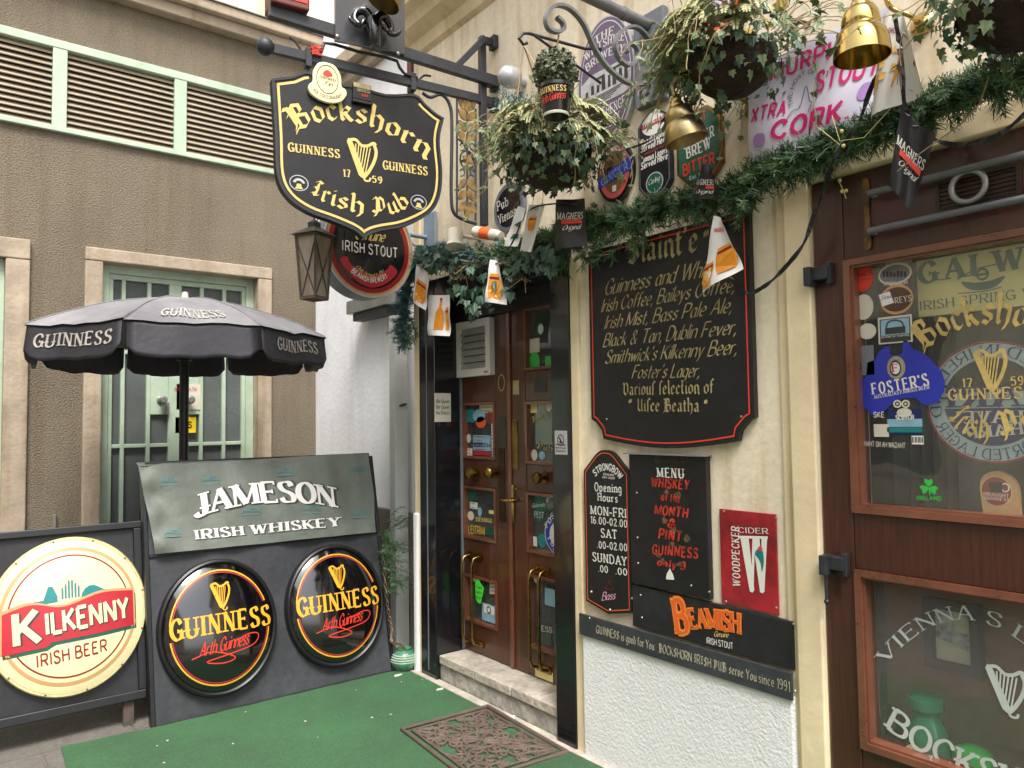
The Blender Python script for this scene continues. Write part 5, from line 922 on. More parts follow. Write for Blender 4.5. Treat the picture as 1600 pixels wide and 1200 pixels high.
# notices
for nm, lb, (fx0, fy0, fx1, fy1), fr_, dd in (('quiet_notice', 'small cream paper notice pinned to the black door panelling', (678, 613, 704, 660), None, 0), ('no_dogs_notice', 'small silver plate with a crossed-out dog on the right door panelling', (866, 673, 886, 712), None, 0)):
    if nm == 'quiet_notice':
        FQ = Fr(PW.w(a2, 0, 0), (1, 0, 0)); r = FQ.rect(679, 614, 705, 659, .004); ol = [(r[0], r[2]), (r[1], r[2]), (r[1], r[3]), (r[0], r[3])]; t = sign(nm, lb, FQ, ol, .0006, .003, 'w2', cat='notice')
        q = MB(); [text(q, FQ, 'sans', s_, straight((r[0]+.012, r[3]-z), (r[1]-.012, r[3]-z)), .02, .004) for s_, z in (('Be Quiet', .06), ('Be Quiet', .095), ('No Shouts', .13), ('12 - 18', .2))]; part('lettering', q, M['mid'], t)
    else:
        r = PW.rect(866, 673, 886, 711, .03); ol = [(r[0], r[2]), (r[1], r[2]), (r[1], r[3]), (r[0], r[3])]; t = sign(nm, lb, PW, ol, .0255, .029, 'silver', cat='notice')
        cx, cy = (r[0]+r[1])/2, r[3]-.045; q = MB(); q.ring(PW, ell(cx, cy, .024, .028, 24), ell(cx, cy, .02, .024, 24), .0302); q.line(PW, [(cx-.017, cy+.017), (cx+.017, cy-.017)], .004, .0304); q.poly(PW, [(cx-.01, cy-.016), (cx-.006, cy-.002), (cx-.01, cy+.008), (cx-.004, cy+.014), (cx+.0, cy+.006), (cx+.006, cy-.004), (cx+.01, cy-.016)], .0300); [text(q, PW, 'sans', s_, straight((r[0]+.01, r[2]+z), (r[1]-.01, r[2]+z)), .009, .0302) for s_, z in (('Hunde', .045), ('bitte', .03), ('draussen', .015))]; part('symbol', q, M['black'], t)
# ================================================================ PUB SIGN AND ITS IRONWORK
bg_ = thing('sign_bracket', 'black wrought iron double bar bracket with gilt leaves carrying the pub sign', 'bracket', BR.w(.0, 3.3, 0))
def bz(x, y, d=0): return BR.W(x, y, d)
zlo = (BR.hit(420, 75)[1]+BR.hit(770, 160)[1])/2
lo0 = BR.hit(425, 76); lo1 = BR.hit(778, 162); up0 = BR.hit(417, 22); up1 = BR.hit(775, 133)
q = MB(); q.bar(BR.w(*lo0), BR.w(*lo1), .03, .042); q.ball(BR.w(lo0[0]-.03, lo0[1]+.002), .042); part('bar', q, M['iron'], bg_, smooth=40)
q = MB(); q.bar(BR.w(up0[0], up0[1], .03), BR.w(up1[0], up1[1], .03), .035, .06); part('bar', q, M['iron'], bg_, bevel=.004)
q = MB(); vt = BR.hit(753, 58); vb = BR.hit(752, 352); q.box(BR, vt[0]-.018, vt[0]+.018, vb[1], vt[1], -.018, .018)
p = BR.hit(705, 112); q.bar(BR.w(p[0], p[1], .03), BR.w(vt[0], vt[1]-.02, .03), .03, .035)
part('post', q, M['iron'], bg_, bevel=.003)
q = MB()
for y in (62, 128, 160): q = MB(); a, b = BR.hit(752, y); q.box(BR, a, -.0, b-.02, b+.02, -.012, .012); q.box(BR, -.03, 0, b-.035, b+.035, -.03, .03); part('wall_plate', q, M['iron'], bg_, bevel=.003)
q = MB(); fr2 = [(660, 145), (672, 152), (690, 148), (703, 165), (706, 200), (705, 300), (709, 332), (726, 344), (744, 350)]; q.tube([BR.w(p.x, p.y, .0) for p in crom([BR.hit(*p) for p in fr2])], .009, 8); q.tube([bz(714, 155), bz(714, 340)], .006, 8); q.tube([bz(743, 170), bz(743, 345)], .006, 8)
for yy, s_ in ((225, 1), (290, -1)): q.tube([BR.w(p.x, p.y) for p in crom([BR.hit(*p) for p in ((716, yy+s_*-8), (724, yy), (732, yy+s_*14), (740, yy+s_*26))])], .005, 6)
c_ = BR.hit(730, 250); q.tube([BR.w(c_[0]+.042*math.cos(t*PI/10), c_[1]+.05*math.sin(t*PI/10)) for t in range(21)], .005, 6, False)
for yy in (228, 268): 
    for sx in (-1, 1): c_ = BR.hit(730+sx*9, yy); q.tube([BR.w(c_[0]+(.006+.003*t)*math.cos(t*.7)*sx, c_[1]+(.006+.003*t)*math.sin(t*.7)) for t in range(8)], .004, 6)
part('scroll_frame', q, M['iron'], bg_, smooth=50)
q = MB()
def leafp(c, ang, L_, W_): ux, uy = math.cos(ang), math.sin(ang); return c2([(c[0], c[1]), (c[0]+ux*L_*.4-uy*W_, c[1]+uy*L_*.4+ux*W_), (c[0]+ux*L_, c[1]+uy*L_), (c[0]+ux*L_*.4+uy*W_, c[1]+uy*L_*.4-ux*W_)], True, 3)
for y in (172, 188, 206, 222): 
    for sx in (-1, 1): q.poly(BR, leafp(BR.hit(730, y), PI/2+sx*-.75, .075, .022), -.004+.002*sx, .004+.002*sx)
for y in (281, 298, 316):
    for sx in (-1, 1): q.poly(BR, leafp(BR.hit(730, y), -PI/2+sx*.75, .075, .022), -.004+.002*sx, .004+.002*sx)
q.poly(BR, leafp(BR.hit(730, 176), PI/2, .07, .02), -.004, .007); q.poly(BR, leafp(BR.hit(730, 322), -PI/2, .07, .02), -.004, .007)
for i in range(6): q.poly(BR, leafp(BR.hit(730, 250), i*PI/3+.5, .034, .012), -.004+.001*i, .003+.001*i)
part('gilt_leaves', q, mat('old_gilt', '9A7A44', .5, .4, var=.5, sc_=25, col2='4E4230'), bg_)
q = MB(); q.tube([bz(730, 172), bz(730, 345)], .006, 8)
ro = [(498, 90), (505, 70), (520, 72), (560, 84), (600, 92), (618, 98), (622, 108), (630, 118), (650, 124)]; q.tube([BR.w(*BR.hit(*p), .02) for p in ro], .008, 8)
for x0_, s_ in ((470, -1), (655, 1)): q.tube([BR.w(p.x, p.y, .0) for p in crom([BR.hit(*p) for p in ((x0_, 78 if s_ < 0 else 124), (x0_-s_*-8, 66 if s_ < 0 else 118), (x0_+s_*18, 58 if s_ < 0 else 119))])], .006, 6)
part('twisted_rail', q, M['iron'], bg_, smooth=50)
q = MB()
for x, y in ((481, 92), (644, 130)):
    q = MB(); a, b = BR.hit(x, y); q.box(BR, a-.014, a+.014, b-.045, b+.045, -.026, .026); q.tube([BR.w(a, b-.045), BR.w(a, b-.11)], .007, 8); part('hanger', q, M['iron'], bg_, bevel=.002)
q = MB(); rc_ = random.Random(5); c_ = BR.hit(493, 82)
for i in range(5): q.tube([BR.w(c_[0]+rc_.uniform(-.03, .03), c_[1]+rc_.uniform(-.03, .02), .03) for _ in range(5)], .004, 5)
solo('knotted_rope', q, M['redb'], 'knotted red rope tied round the bar above the pub sign', 'cord')
# the shield
half = [(423, 125), (452, 122), (478, 112), (505, 128), (565, 150), (612, 158), (645, 152), (668, 172), (691, 188), (683, 225), (686, 290), (676, 325), (640, 355), (600, 364), (567, 377), (535, 358), (490, 338), (450, 312), (430, 270), (428, 200)]
SF_ = Fr(BR.w(0, 0, .0), BR.r, BR.u)
ol = c2([BR.hit(*p) for p in ((423, 126), (440, 124), (455, 122))], False, 3)[:-1]+c2([BR.hit(*p) for p in ((455, 122), (480, 115), (520, 132), (560, 138), (600, 150), (645, 150), (662, 165))], False, 3)[:-1]+c2([BR.hit(*p) for p in ((662, 165), (678, 179), (691, 187))], False, 3)[:-1]+c2([BR.hit(*p) for p in ((691, 187), (684, 222), (688, 272), (684, 310), (668, 336), (630, 355), (595, 362))], False, 4)[:-1]+c2([BR.hit(*p) for p in ((595, 362), (580, 366), (566, 374))], False, 2)[:-1]+c2([BR.hit(*p) for p in ((566, 374), (552, 362), (520, 348), (480, 333), (448, 310), (431, 275), (428, 210), (423, 126))], False, 4)[:-1]
ps = sign('pub_sign', 'black shield shaped pub sign with gold blackletter hanging from the iron bar', BR, ol, -.02, .02, 'blackm', cat='pub sign', bevel=.006)
q = MB(); q.ring(BR, ol, inset(ol, .012) if area(ol) > 0 else inset(ol[::-1], .012)[::-1], -.026, .026); part('rim', q, M['iron'], ps)
q = MB(); n0 = len(ol); oi = ol if area(ol) > 0 else ol[::-1]; io, ii = inset(oi, .022), inset(oi, .034)
keep = [i for i in range(len(io))]
# the gold line stops under the bar labels: only where it lies left of one hanger, right of the other, or low down
hl, hr = BR.hit(478, 115)[0], BR.hit(655, 160)[0]
for i in range(len(io)):
    j = (i+1) % len(io); mx, mz = (io[i][0]+io[j][0])/2, (io[i][1]+io[j][1])/2
    if hl < mx < hr and mz > BR.hit(560, 250)[1]: continue
    q.add([BR.w(*io[i], .0215), BR.w(*io[j], .0215), BR.w(*ii[j], .0215), BR.w(*ii[i], .0215)], [(0, 1, 2, 3)])
part('gold_line', q, M['gold'], ps); q = MB()
G = lambda st, s_, path, h, **k: text(q, BR, st, s_, path, h, .022, **k)
def hp(x, y): return BR.hit(x, y, .02)
G('black', 'Bockshorn', qpath(hp(463, 204), hp(558, 191), hp(663, 246)), math.dist(hp(545, 192), hp(545, 158)))
part('name_lettering', q, M['gold'], ps); q = MB()
G('black', 'Irish', qpath(hp(484, 304), hp(520, 321), hp(566, 334)), math.dist(hp(484, 304), hp(484, 276))); G('black', 'Pub', qpath(hp(582, 334), hp(612, 334), hp(640, 321)), math.dist(hp(590, 330), hp(590, 303)))
part('lettering', q, M['gold'], ps); q = MB()
G('fat', 'GUINNESS', straight(hp(451, 236), hp(530, 247)), math.dist(hp(451, 236), hp(451, 223)), gap=.36); part('lettering', q, M['gold'], ps); q = MB()
G('fat', 'GUINNESS', straight(hp(599, 264), hp(667, 274)), math.dist(hp(599, 264), hp(599, 251)), gap=.36)
part('lettering', q, M['gold'], ps); q = MB()
G('fat', '17', straight(hp(537, 276), hp(547, 277)), math.dist(hp(537, 276), hp(537, 265))); G('fat', '59', straight(hp(582, 285), hp(596, 287)), math.dist(hp(580, 284), hp(580, 274)))
part('date_numerals', q, M['gold'], ps); q = MB(); hx, hz = hp(565, 279); harp(q, BR, hx-.0, hz, math.dist(hp(566, 220), hp(566, 280)), .022, w=.15, line=.03)
part('harp_emblem', q, M['gold'], ps)
q = MB(); q2 = MB()
for x, y in ((467, 286), (654, 316)):
    c_ = hp(x, y); q.ring(BR, ell(*c_, .045, .038, 28), ell(*c_, .041, .034, 28), .022); q.ring(BR, ell(c_[0], c_[1]-.006, .03, .028, 14, .3, PI-.3), ell(c_[0], c_[1]-.006, .018, .017, 14, .3, PI-.3), .022, closed=False); q2.poly(BR, [(c_[0]-.02, c_[1]-.028), (c_[0]+.02, c_[1]-.028), (c_[0]+.012, c_[1]-.018), (c_[0]+.01, c_[1]-.004), (c_[0]-.01, c_[1]-.004), (c_[0]-.012, c_[1]-.018)], .0222)
part('emblem_rings', q, M['silver'], ps); part('emblem_bells', q2, M['gold'], ps)
# cream tap badge and small dark badge fixed over the shield's upper edge
c_ = hp(509, 131); t = thing('cream_tap_badge', 'cream oval bar badge with scroll foot fixed over the top of the pub sign', 'badge', BR.w(c_[0], c_[1]-.1, .03)); s_ = .094/28
FB = Fr(BR.w(c_[0], c_[1], .028), BR.r, BR.u); S2 = lambda ps: [(x*s_, y*s_) for x, y in ps]
q = MB(); q.poly(FB, c2(S2([(0, 28), (-12, 25), (-20, 12), (-21, -3), (-27, -12), (-24, -22), (-10, -29), (6, -30), (20, -25), (28, -14), (27, -6), (21, -2), (20, 12), (12, 25)]), True), 0, .02); part('badge', q, M['cream'], t, bevel=.003)
q = MB(); q.ring(FB, ell(0, 3*s_, 16*s_, 21*s_, 28), ell(0, 3*s_, 15*s_, 20*s_, 28), .0212); text(q, FB, 'script', 'Smithwicks', straight(S2([(-12, 3)])[0], S2([(12, 2)])[0]), 6*s_, .0212); text(q, FB, 'script', 'Fin', straight(S2([(-4, -5)])[0], S2([(6, -6)])[0]), 6*s_, .0212); text(q, FB, 'sans', 'ICE COLD DRAUGHT', qpath(*S2([(-20, -18), (2, -25), (23, -16)])), 4.5*s_, .0212); part('lettering', q, M['mid'], t); q = MB(); q.poly(FB, c2(S2([(-6, 12), (0, 17), (7, 12), (5, 8), (-5, 8)]), True), .0214); part('red_emblem', q, M['redb'], t)
r = BR.rect(551, 130, 580, 160, .03); t = thing('small_dark_badge', 'small dark badge with a gold top fixed at the middle of the pub sign edge', 'badge', BR.w((r[0]+r[1])/2, r[2], .03)); q = MB(); q.box(BR, r[0], r[1], r[2], r[3], .022, .04); q.box(BR, r[0]-.004, r[1]+.004, r[2]-.02, r[2]-.006, .022, .048); part('badge', q, M['blackm'], t, bevel=.002)
q = MB(); q.box(BR, r[0]+.001, r[1]-.001, r[3]-.02, r[3]+.003, .041, .0425); text(q, BR, 'fat', 'GUINNESS', straight((r[0]+.02, (r[2]+r[3])/2), (r[1]-.012, (r[2]+r[3])/2)), .02, .042); part('lettering', q, M['goldd'], t); q = MB(); q.box(BR, r[0]+.04, r[1]-.02, r[2]+.016, r[2]+.03, .041, .042); part('red_stripe', q, M['dred'], t)
# ram head panel on the upper bar
r = BR.rect(520, -60, 628, 40, .03); rb_l, rb_r = BR.hit(520, 58, .03)[1], BR.hit(628, 88, .03)[1]; zb_ = up1[1]+.04
rp_ = thing('ram_panel', 'black panel bearing a glossy black ram head above the upper iron bar', 'sign', BR.w((r[0]+r[1])/2, zb_, .03)); q = MB(); q.poly(BR, [(r[0], zb_-.05), (r[1], zb_-.03), (r[1], r[3]+.3), (r[0], r[3]+.3)], .05, .07); part('panel', q, mat('charcoal_panel', '4A4A4E', .3, var=.2, sc_=3, coat=.3), rp_); screws(rp_, BR, ((527, 57), (622, 84)), .07, .011)
hc = BR.W(582, 45, .12); q = MB()
def Hd(a, b, d): return hc+(BR.r*a+BR.u*b+BR.n*d)*.52
q.tube([Hd(0, .10, -.08), Hd(0, .08, -.02), Hd(0, .03, .03), Hd(.0, -.06, .05), Hd(0, -.14, .05), Hd(0, -.18, .04)], [.03, .044, .042, .032, .024, .011], 14)
part('head', q, mat('ram_gloss', '0E0F12', .15, var=.4, sc_=20, coat=.6, bump=.004, bsc=30), rp_, smooth=60)
q = MB()
for sx in (-1, 1):
    q = MB(); cr = crom([Hd(sx*.03, .09, .02), Hd(sx*.08, .14, .02), Hd(sx*.15, .12, .0), Hd(sx*.18, .03, .02), Hd(sx*.15, -.03, .06), Hd(sx*.19, -.045, .08), Hd(sx*.24, -.01, .08), Hd(sx*.245, .03, .07)]); n_ = len(cr); q.tube(cr, [.021*(1-i/n_)**.7+.003 for i in range(n_)], 10); part('horn', q, MATS['ram_gloss'], rp_, smooth=60)
q = MB()
for sx in (-1, 1): q.tube([Hd(sx*.06, .05, .02), Hd(sx*.1, .03, .03), Hd(sx*.13, -.02, .03)], [.01, .013, .002], 8)
rr_ = random.Random(2)
for i in range(22): x = rr_.uniform(-.05, .05); q.tube([Hd(x, .06-rr_.random()*.1, .08), Hd(x*1.1, -.05, .085), Hd(x*.9+rr_.uniform(-.02, .02), -.18-rr_.random()*.06, .05)], [.006, .007, .002], 6)
part('fleece', q, MATS['ram_gloss'], rp_, smooth=60)
# red lit box sign on the end of the bar
r = BR.rect(425, -50, 476, 14, .03); t = thing('red_box_sign', 'red box sign with a dark beer glass standing on the bar end', 'sign', BR.w((r[0]+r[1])/2, up0[1]+.03, .03)); zb_ = up0[1]+.045-.02; zt_ = zb_+.5; q = MB(); q.box(BR, r[0]-.012, r[1]+.012, zb_, zt_, -.08, .08); part('case', q, M['maroon'], t, bevel=.008); q = MB(); q.box(BR, r[0], r[1], zb_+.03, zt_-.02, .0805, .083); part('red_face', q, M['redb'], t)
xm = (r[0]+r[1])/2; q = MB(); [text(q, BR, 'fat', s_, straight((r[0]+.015, zb_+z), (r[1]-.015, zb_+z)), .034, .0845) for s_, z in (('DRAUGHT', .085), ('GUINNESS', .043))]; q.ring(BR, ell(xm+.015, zb_+.18, .075, .06, 24, -PI/2, PI/2), ell(xm+.015, zb_+.18, .06, .045, 24, -PI/2, PI/2), .0845, closed=False); part('white_print', q, M['w'], t)
q = MB(); q.poly(BR, [(xm-.055, zb_+.13), (xm+.03, zb_+.13), (xm+.04, zb_+.26), (xm-.065, zb_+.26)], .085); part('glass_print', q, M['black'], t)
# ================================================================ BRACKET, LAMPS
def RV(r_): 
    while True:
        v = V3((r_.uniform(-1, 1), r_.uniform(-1, 1), r_.uniform(-1, 1)))
        if .05 < v.length < 1: return v.normalized()
pl0 = PW.hit(998, 22); pl1 = PW.hit(1049, 152); pz1 = PW.hit(1049, 8)[1]; pz0 = PW.hit(1049, 155)[1]
SBY = -(pl0[0]+pl1[0])/2
SB = Fr((2.43, SBY, 0), (1, 0, 0))     # the bracket stands square to the wall
sbk = thing('scroll_bracket', 'grey iron scroll bracket with a tube arm on a grey wall plate', 'bracket', PW.w((pl0[0]+pl1[0])/2, pz0, .02))
q = MB(); q.box(PW, pl0[0], pl1[0], pz0, pz1, .002, .04); part('wall_plate', q, M['plate'], sbk, bevel=.008)
ph_ = SB.hit(1018, 42); q = MB(); e_ = SB.hit(862, -4); q.tube([SB.w(-.04, ph_[1]-.003), SB.w(-.0, ph_[1])][:1]+[SB.w(ph_[0]-.0, ph_[1]), SB.w(e_[0]-.1, ph_[1])], .024, 14); q.lathe(SB.w(SB.hit(975, 30)[0], ph_[1]), (1, 0, 0), [(.027, -.012), (.027, .012)], 14); part('arm_tube', q, M['greyiron'], sbk, smooth=50)
q = MB()
def strip(pts, w=.022, t=.006):
    cr = [SB.w(p.x, p.y) for p in crom([SB.hit(*p) for p in pts], n=7)]; N = len(cr); vs = []
    for i, p in enumerate(cr):
        tg = (cr[min(N-1, i+1)]-cr[max(0, i-1)]).normalized(); nn = tg.cross(SB.n).normalized()
        vs += [p+nn*t+SB.n*w/2, p+nn*t-SB.n*w/2, p-nn*t-SB.n*w/2, p-nn*t+SB.n*w/2]
    q.add(vs, [(4*i+k, 4*i+(k+1) % 4, 4*i+4+(k+1) % 4, 4*i+4+k) for i in range(N-1) for k in range(4)])
strip([(873, 26), (871, 33), (878, 45), (880, 36), (882, 32), (877, 27)][:0]+[(870, 27), (879, 36), (880, 46), (870, 50), (857, 44), (853, 28), (860, 14), (873, 8), (892, 15), (912, 38), (930, 78), (952, 108), (978, 128), (1000, 132), (1015, 122), (1024, 95), (1016, 66), (1000, 46), (984, 42), (968, 52), (961, 70), (968, 92), (982, 102), (994, 94), (997, 80), (988, 68), (980, 72), (980, 82)])
strip([(1003, 132), (1016, 132), (1022, 142), (1018, 155), (1008, 158), (1003, 148), (1008, 142)])
part('scroll', q, M['greyiron'], sbk, smooth=50)
BELL = [(.1, 0), (.17, -.02), (.2, -.07), (.27, -.09), (.28, -.16), (.33, -.18), (.36, -.24), (.5, -.27), (.61, -.34), (.67, -.43), (.69, -.53), (.67, -.555), (.73, -.58), (.87, -.66), (.96, -.78), (1, -.92), (1.01, -1), (.97, -1), (.9, -.8), (.62, -.5), (.3, -.25)]
def bell(name, label, top, axis, rad, hgt, mt, arm=None):
    """two-tier bell shade: mouth radius rad, height hgt, hanging from top along -axis; arm ends at the wall"""
    kr, kh = rad, hgt
    t = thing(name, label, 'wall lamp', top, 'brass bell lamps'); q = MB(); q.lathe(top, axis, [(r*kr, h*kh) for r, h in BELL], 40, False); part('lamp_shade', q, mt, t, smooth=50)
    q = MB(); q.lathe(top, axis, [(.14*kr, -.1*kh), (.22*kr, -.45*kh), (.26*kr, -.65*kh), (.15*kr, -.8*kh), (.001, -.82*kh)], 16); part('bulb', q, M['w2'], t, smooth=60)
    if arm:
        q = MB(); q.tube([V3(p) for p in crom(arm, n=6)], .008, 12); part('arm', q, mt, t, smooth=60)
        q = MB(); q.lathe(arm[-1], PW.n, [(.036, 0), (.036, .008), (.026, .016), (.015, .03)], 20); part('rosette', q, mt, t, smooth=50)
    return t
LEFT = -rt.normalized(); UPZ = V3((0, 0, 1))
tp = PW.W(1343, -14, .34); wl = PW.W(1442, 38, .0); bm = PW.W(1340, 95, .34); wid = (PW.W(1384, 95, .34)-PW.W(1296, 95, .34)).length*math.cos(math.radians(38))
dep = (bm-CAM).dot(fw); RB = 83*dep/FOC/2
bell('brass_lamp', 'polished brass bell lamp hanging in front of the lilac banner', tp, UPZ, RB, 106*dep/FOC, M['brass'], [tp, tp+V3((0, -.0, .04)), tp+V3((.03, -.05, .085)), V3((2.33, wl.y+.06, wl.z+.06)), V3((2.36, wl.y+.01, wl.z+.01)), wl])
t2 = PW.W(1053, 150, .40); dep = (t2-CAM).dot(fw)
bell('brass_lamp', 'dull brass bell lamp tilted in front of the green eight-sided sign', t2, UPZ+LEFT*.26, 33*dep/FOC, 74*dep/FOC, M['brasslamp'], [t2, t2+V3((.0, .0, .04)), t2+V3((.05, -.02, .09)), V3((2.35, t2.y-.05, t2.z+.06)), V3((2.43, t2.y-.05, t2.z+.04))])
t3 = BR.W(624, -52, .24); dep = (t3-CAM).dot(fw)
bell('brass_lamp', 'brass bell lamp at the top edge above the ram head', t3, UPZ-LEFT*.42+fw*.12, 27*dep/FOC, 66*dep/FOC, M['brasslamp'])
q = MB(); q.tube([t3, t3+V3((0, .02, .06)), BR.W(625, -100, .07)], .008, 10); part('arm', q, M['brasslamp'], bpy.data.objects['brass_lamp.002'], smooth=50)
# iron hook bracket for the left basket
q = MB(); hk = PW.W(818, 70, .45); wy = hk.y-.05; q.tube([V3((2.43, wy, hk.z+.10)), V3((2.30, wy, hk.z+.06)), hk+V3((.03, -.0, .06)), hk+V3((0, 0, .05)), hk+V3((-.025, 0, .02)), hk+V3((0, 0, 0)), hk+V3((.02, 0, .015))], .007, 8); q.tube([V3((2.43, wy, hk.z-.08)), hk+V3((.05, -.01, .055))], .006, 8); q.box(PW, -wy-.02, -wy+.02, hk.z-.1, hk.z+.13, 0, .01)
solo('basket_hook', q, M['iron'], 'black iron hook bracket from which the left hanging basket hangs', 'hook', smooth=50)
p = PW.W(797, 121, .10); q = MB(); q.lathe(V3((2.43, p.y, p.z)), PW.n, [(.022, 0), (.022, .05), (.05, .06), (.058, .1), (.05, .14), (.03, .16), (.001, .165)], 20); solo('ball_lamp', q, M['silver'], 'small silver ball lamp on the wall beside the iron bracket post', 'lamp', smooth=60)
# floodlight, insulator, blue bracket plate
p = PW.W(711, 372, .16); q = MB(); ax = V3((.15, .2, .95)); q.lathe(p, ax, [(.055, -.055), (.05, -.05), (.045, -.03), (.042, .04), (.036, .05), (.001, .052)], 24); q.tube([p+ax*.02, V3((2.43, p.y, p.z+.02))], .012, 8); solo('floodlight', q, M['w2'], 'small cream cone lamp on the wall above the garland beside the pub sign', 'lamp', smooth=40)
p0, p1 = PW.W(742, 362, .15), PW.W(777, 368, .12); t = thing('wall_insulator', 'cream insulator tube with an orange band poking out above the garland', 'lamp', p0); q = MB(); L_ = (p1-p0).length; q.lathe(p0, p1-p0, [(.001, -.002), (.028, 0), (.03, .01), (.03, L_), (.024, L_+.004), (.024, L_+.03), (.001, L_+.03)], 20); q.tube([p1, V3((2.43, p1.y-.02, p1.z-.06))], .014, 8); part('tube', q, M['w2'], t, smooth=40); q = MB(); q.lathe(p0, p1-p0, [(.031, L_*.32), (.0315, L_*.34), (.0315, L_*.74), (.031, L_*.76)], 20, False); part('orange_band', q, M['orange'], t, smooth=40)
r = PW.rect(668, 350, 686, 392); t = thing('blue_wall_bracket', 'pale blue iron wall bracket beside the stout oval', 'bracket', PW.w((r[0]+r[1])/2, r[2], .01)); q = MB(); q.box(PW, r[0], r[1], r[2], r[3]+.05, .012, .03); part('plate', q, M['bluei'], t, bevel=.004); q = MB(); a, b = PW.hit(672, 372); q.tube([PW.w(a, b, .03), PW.w(a, b, .25)], .014, 10); q.tube([PW.w(a, b-.07, .03), PW.w(a, b-.06, .12), PW.w(a, b-.01, .16)], .007, 8); part('arm', q, M['bluei'], t, smooth=50)
# stout oval light sign and lantern
OB = Fr((0, 3.93, 0), (1, 0, 0)); c_ = OB.hit(578, 386, .07); rx = abs(OB.hit(645, 386, .07)[0]-c_[0]); rz = abs(c_[1]-OB.hit(578, 465, .07)[1]); OF = Fr(OB.w(c_[0], c_[1], .07), OB.r, OB.u)
t = thing('stout_oval', 'large oval light box with dark red and gold rims hanging behind the pub sign', 'light sign', OB.w(c_[0], c_[1]-rz, 0)); q = MB(); q.poly(OF, ell(0, 0, rx, rz, 56), -.14, -.004); part('case', q, M['grey'], t, bevel=.006); q = MB(); q.ring(OF, ell(0, 0, rx, rz, 56), ell(0, 0, rx*.965, rz*.965, 56), -.003, .006); part('silver_rim', q, M['silver'], t)
q = MB(); q.poly(OF, ell(0, 0, rx*.965, rz*.965, 56), 0); part('gold_rim', q, M['tan'], t); q = MB(); q.poly(OF, ell(0, 0, rx*.9, rz*.91, 56), .0012); part('red_rim', q, M['dred'], t); q = MB(); q.poly(OF, ell(0, 0, rx*.80, rz*.82, 56), .0022); part('black_face', q, M['black'], t)
q = MB(); q.poly(OF, c2([(-rx*.66, -rz*.32), (-rx*.5, -rz*.25), (-rx*.42, -rz*.4), (0, -rz*.56), (rx*.36, -rz*.42), (rx*.46, -rz*.3), (rx*.62, -rz*.42), (rx*.5, -rz*.58), (rx*.3, -rz*.72), (0, -rz*.80), (-rx*.3, -rz*.70), (-rx*.52, -rz*.5)], True, 3), .003); q.poly(OF, c2([(-rx*.8, rz*.5), (-rx*.5, rz*.3), (-rx*.2, rz*.38), (-rx*.1, rz*.6), (-rx*.5, rz*.75)], True), .003); part('red_scroll', q, M['red'], t)
q = MB(); text(q, OF, 'sans', 'IRISH STOUT', straight((-rx*.60, -rz*.14), (rx*.62, -rz*.14)), rz*.19, .0035, gap=.32); text(q, OF, 'bold', 'BEAMISH BREWERY', qpath((-rx*.42, -rz*.54), (0, -rz*.70), (rx*.40, -rz*.56)), rz*.1, .0042); part('white_lettering', q, M['w'], t); q = MB(); text(q, OF, 'brush', 'Genuine', straight((-rx*.34, rz*.12), (rx*.3, rz*.14)), rz*.22, .0035); text(q, OF, 'script', 'Only brewed in the', qpath((-rx*.32, -rz*.43), (0, -rz*.58), (rx*.3, -rz*.46)), rz*.07, .0042); part('gold_script', q, M['gold'], t)
q = MB(); q.tube([OB.w(c_[0], c_[1]+rz-.02, 0), OB.w(c_[0], c_[1]+rz+.1, 0), V3((2.6, 3.93+.15, c_[1]+rz+.12))], .014, 8); part('bracket', q, M['greyiron'], t)
lc = ray(491, 342); LY = 3.78; k_ = LY/lc.y; lp = CAM+lc*k_; lb2 = CAM+ray(491, 468)*(LY/ray(491, 468).y); hh = lp.z-lb2.z; w0 = abs((CAM+ray(519, 370)*(LY/ray(519, 370).y)).x-(CAM+ray(464, 370)*(LY/ray(464, 370).y)).x)*.34; w1 = w0*.72
t = thing('lantern', 'rusty square tapered metal lantern hanging beside the stout oval', 'lantern', (lp.x, LY, lb2.z)); rz_ = math.radians(25)
def LC(i, hw, z): a = rz_+PI/4+i*PI/2; return V3((lp.x+hw*1.414*math.cos(a), LY+hw*1.414*math.sin(a), z))
zb_, zt_ = lb2.z, lp.z-hh*.22
q = MB()
for i in range(4): q.bar(LC(i, w1, zb_), LC(i, w0, zt_), .012, .012); q.bar(LC(i, w1, zb_+.006), LC(i+1, w1, zb_+.006), .016, .016); q.bar(LC(i, w0, zt_), LC(i+1, w0, zt_), .014, .014); q.bar(LC(i, w1, zb_+.02).lerp(LC(i+1, w1, zb_), .08), LC(i+1, w0, zt_-.02), .005, .005); q.bar(LC(i+1, w1, zb_+.02), LC(i, w0, zt_-.02), .005, .005)
q.add([LC(i, w1, zb_) for i in range(4)], [(0, 1, 2, 3)]); part('frame', q, M['rust'], t)
q = MB(); q.add([LC(i, w0+.02, zt_+.004) for i in range(4)]+[LC(i, w0*.35, zt_+.05) for i in range(4)]+[LC(i, w0*.35, zt_+.075) for i in range(4)]+[V3((lp.x, LY, zt_+.10))], [(i, (i+1) % 4, 4+(i+1) % 4, 4+i) for i in range(4)]+[(4+i, 4+(i+1) % 4, 8+(i+1) % 4, 8+i) for i in range(4)]+[(8+i, 8+(i+1) % 4, 12) for i in range(4)]+[(3, 2, 1, 0)]); part('roof', q, M['iron'], t)
q = MB(); q.add([LC(i, w1*.93, zb_+.012) for i in range(4)]+[LC(i, w0*.93, zt_-.004) for i in range(4)], [(i, (i+1) % 4, 4+(i+1) % 4, 4+i) for i in range(4)]); part('panes', q, mat('mottled_pane', 'A39D90', .35, var=.5, sc_=8, col2='7A6556', stretch=(1, 1, .4)), t)
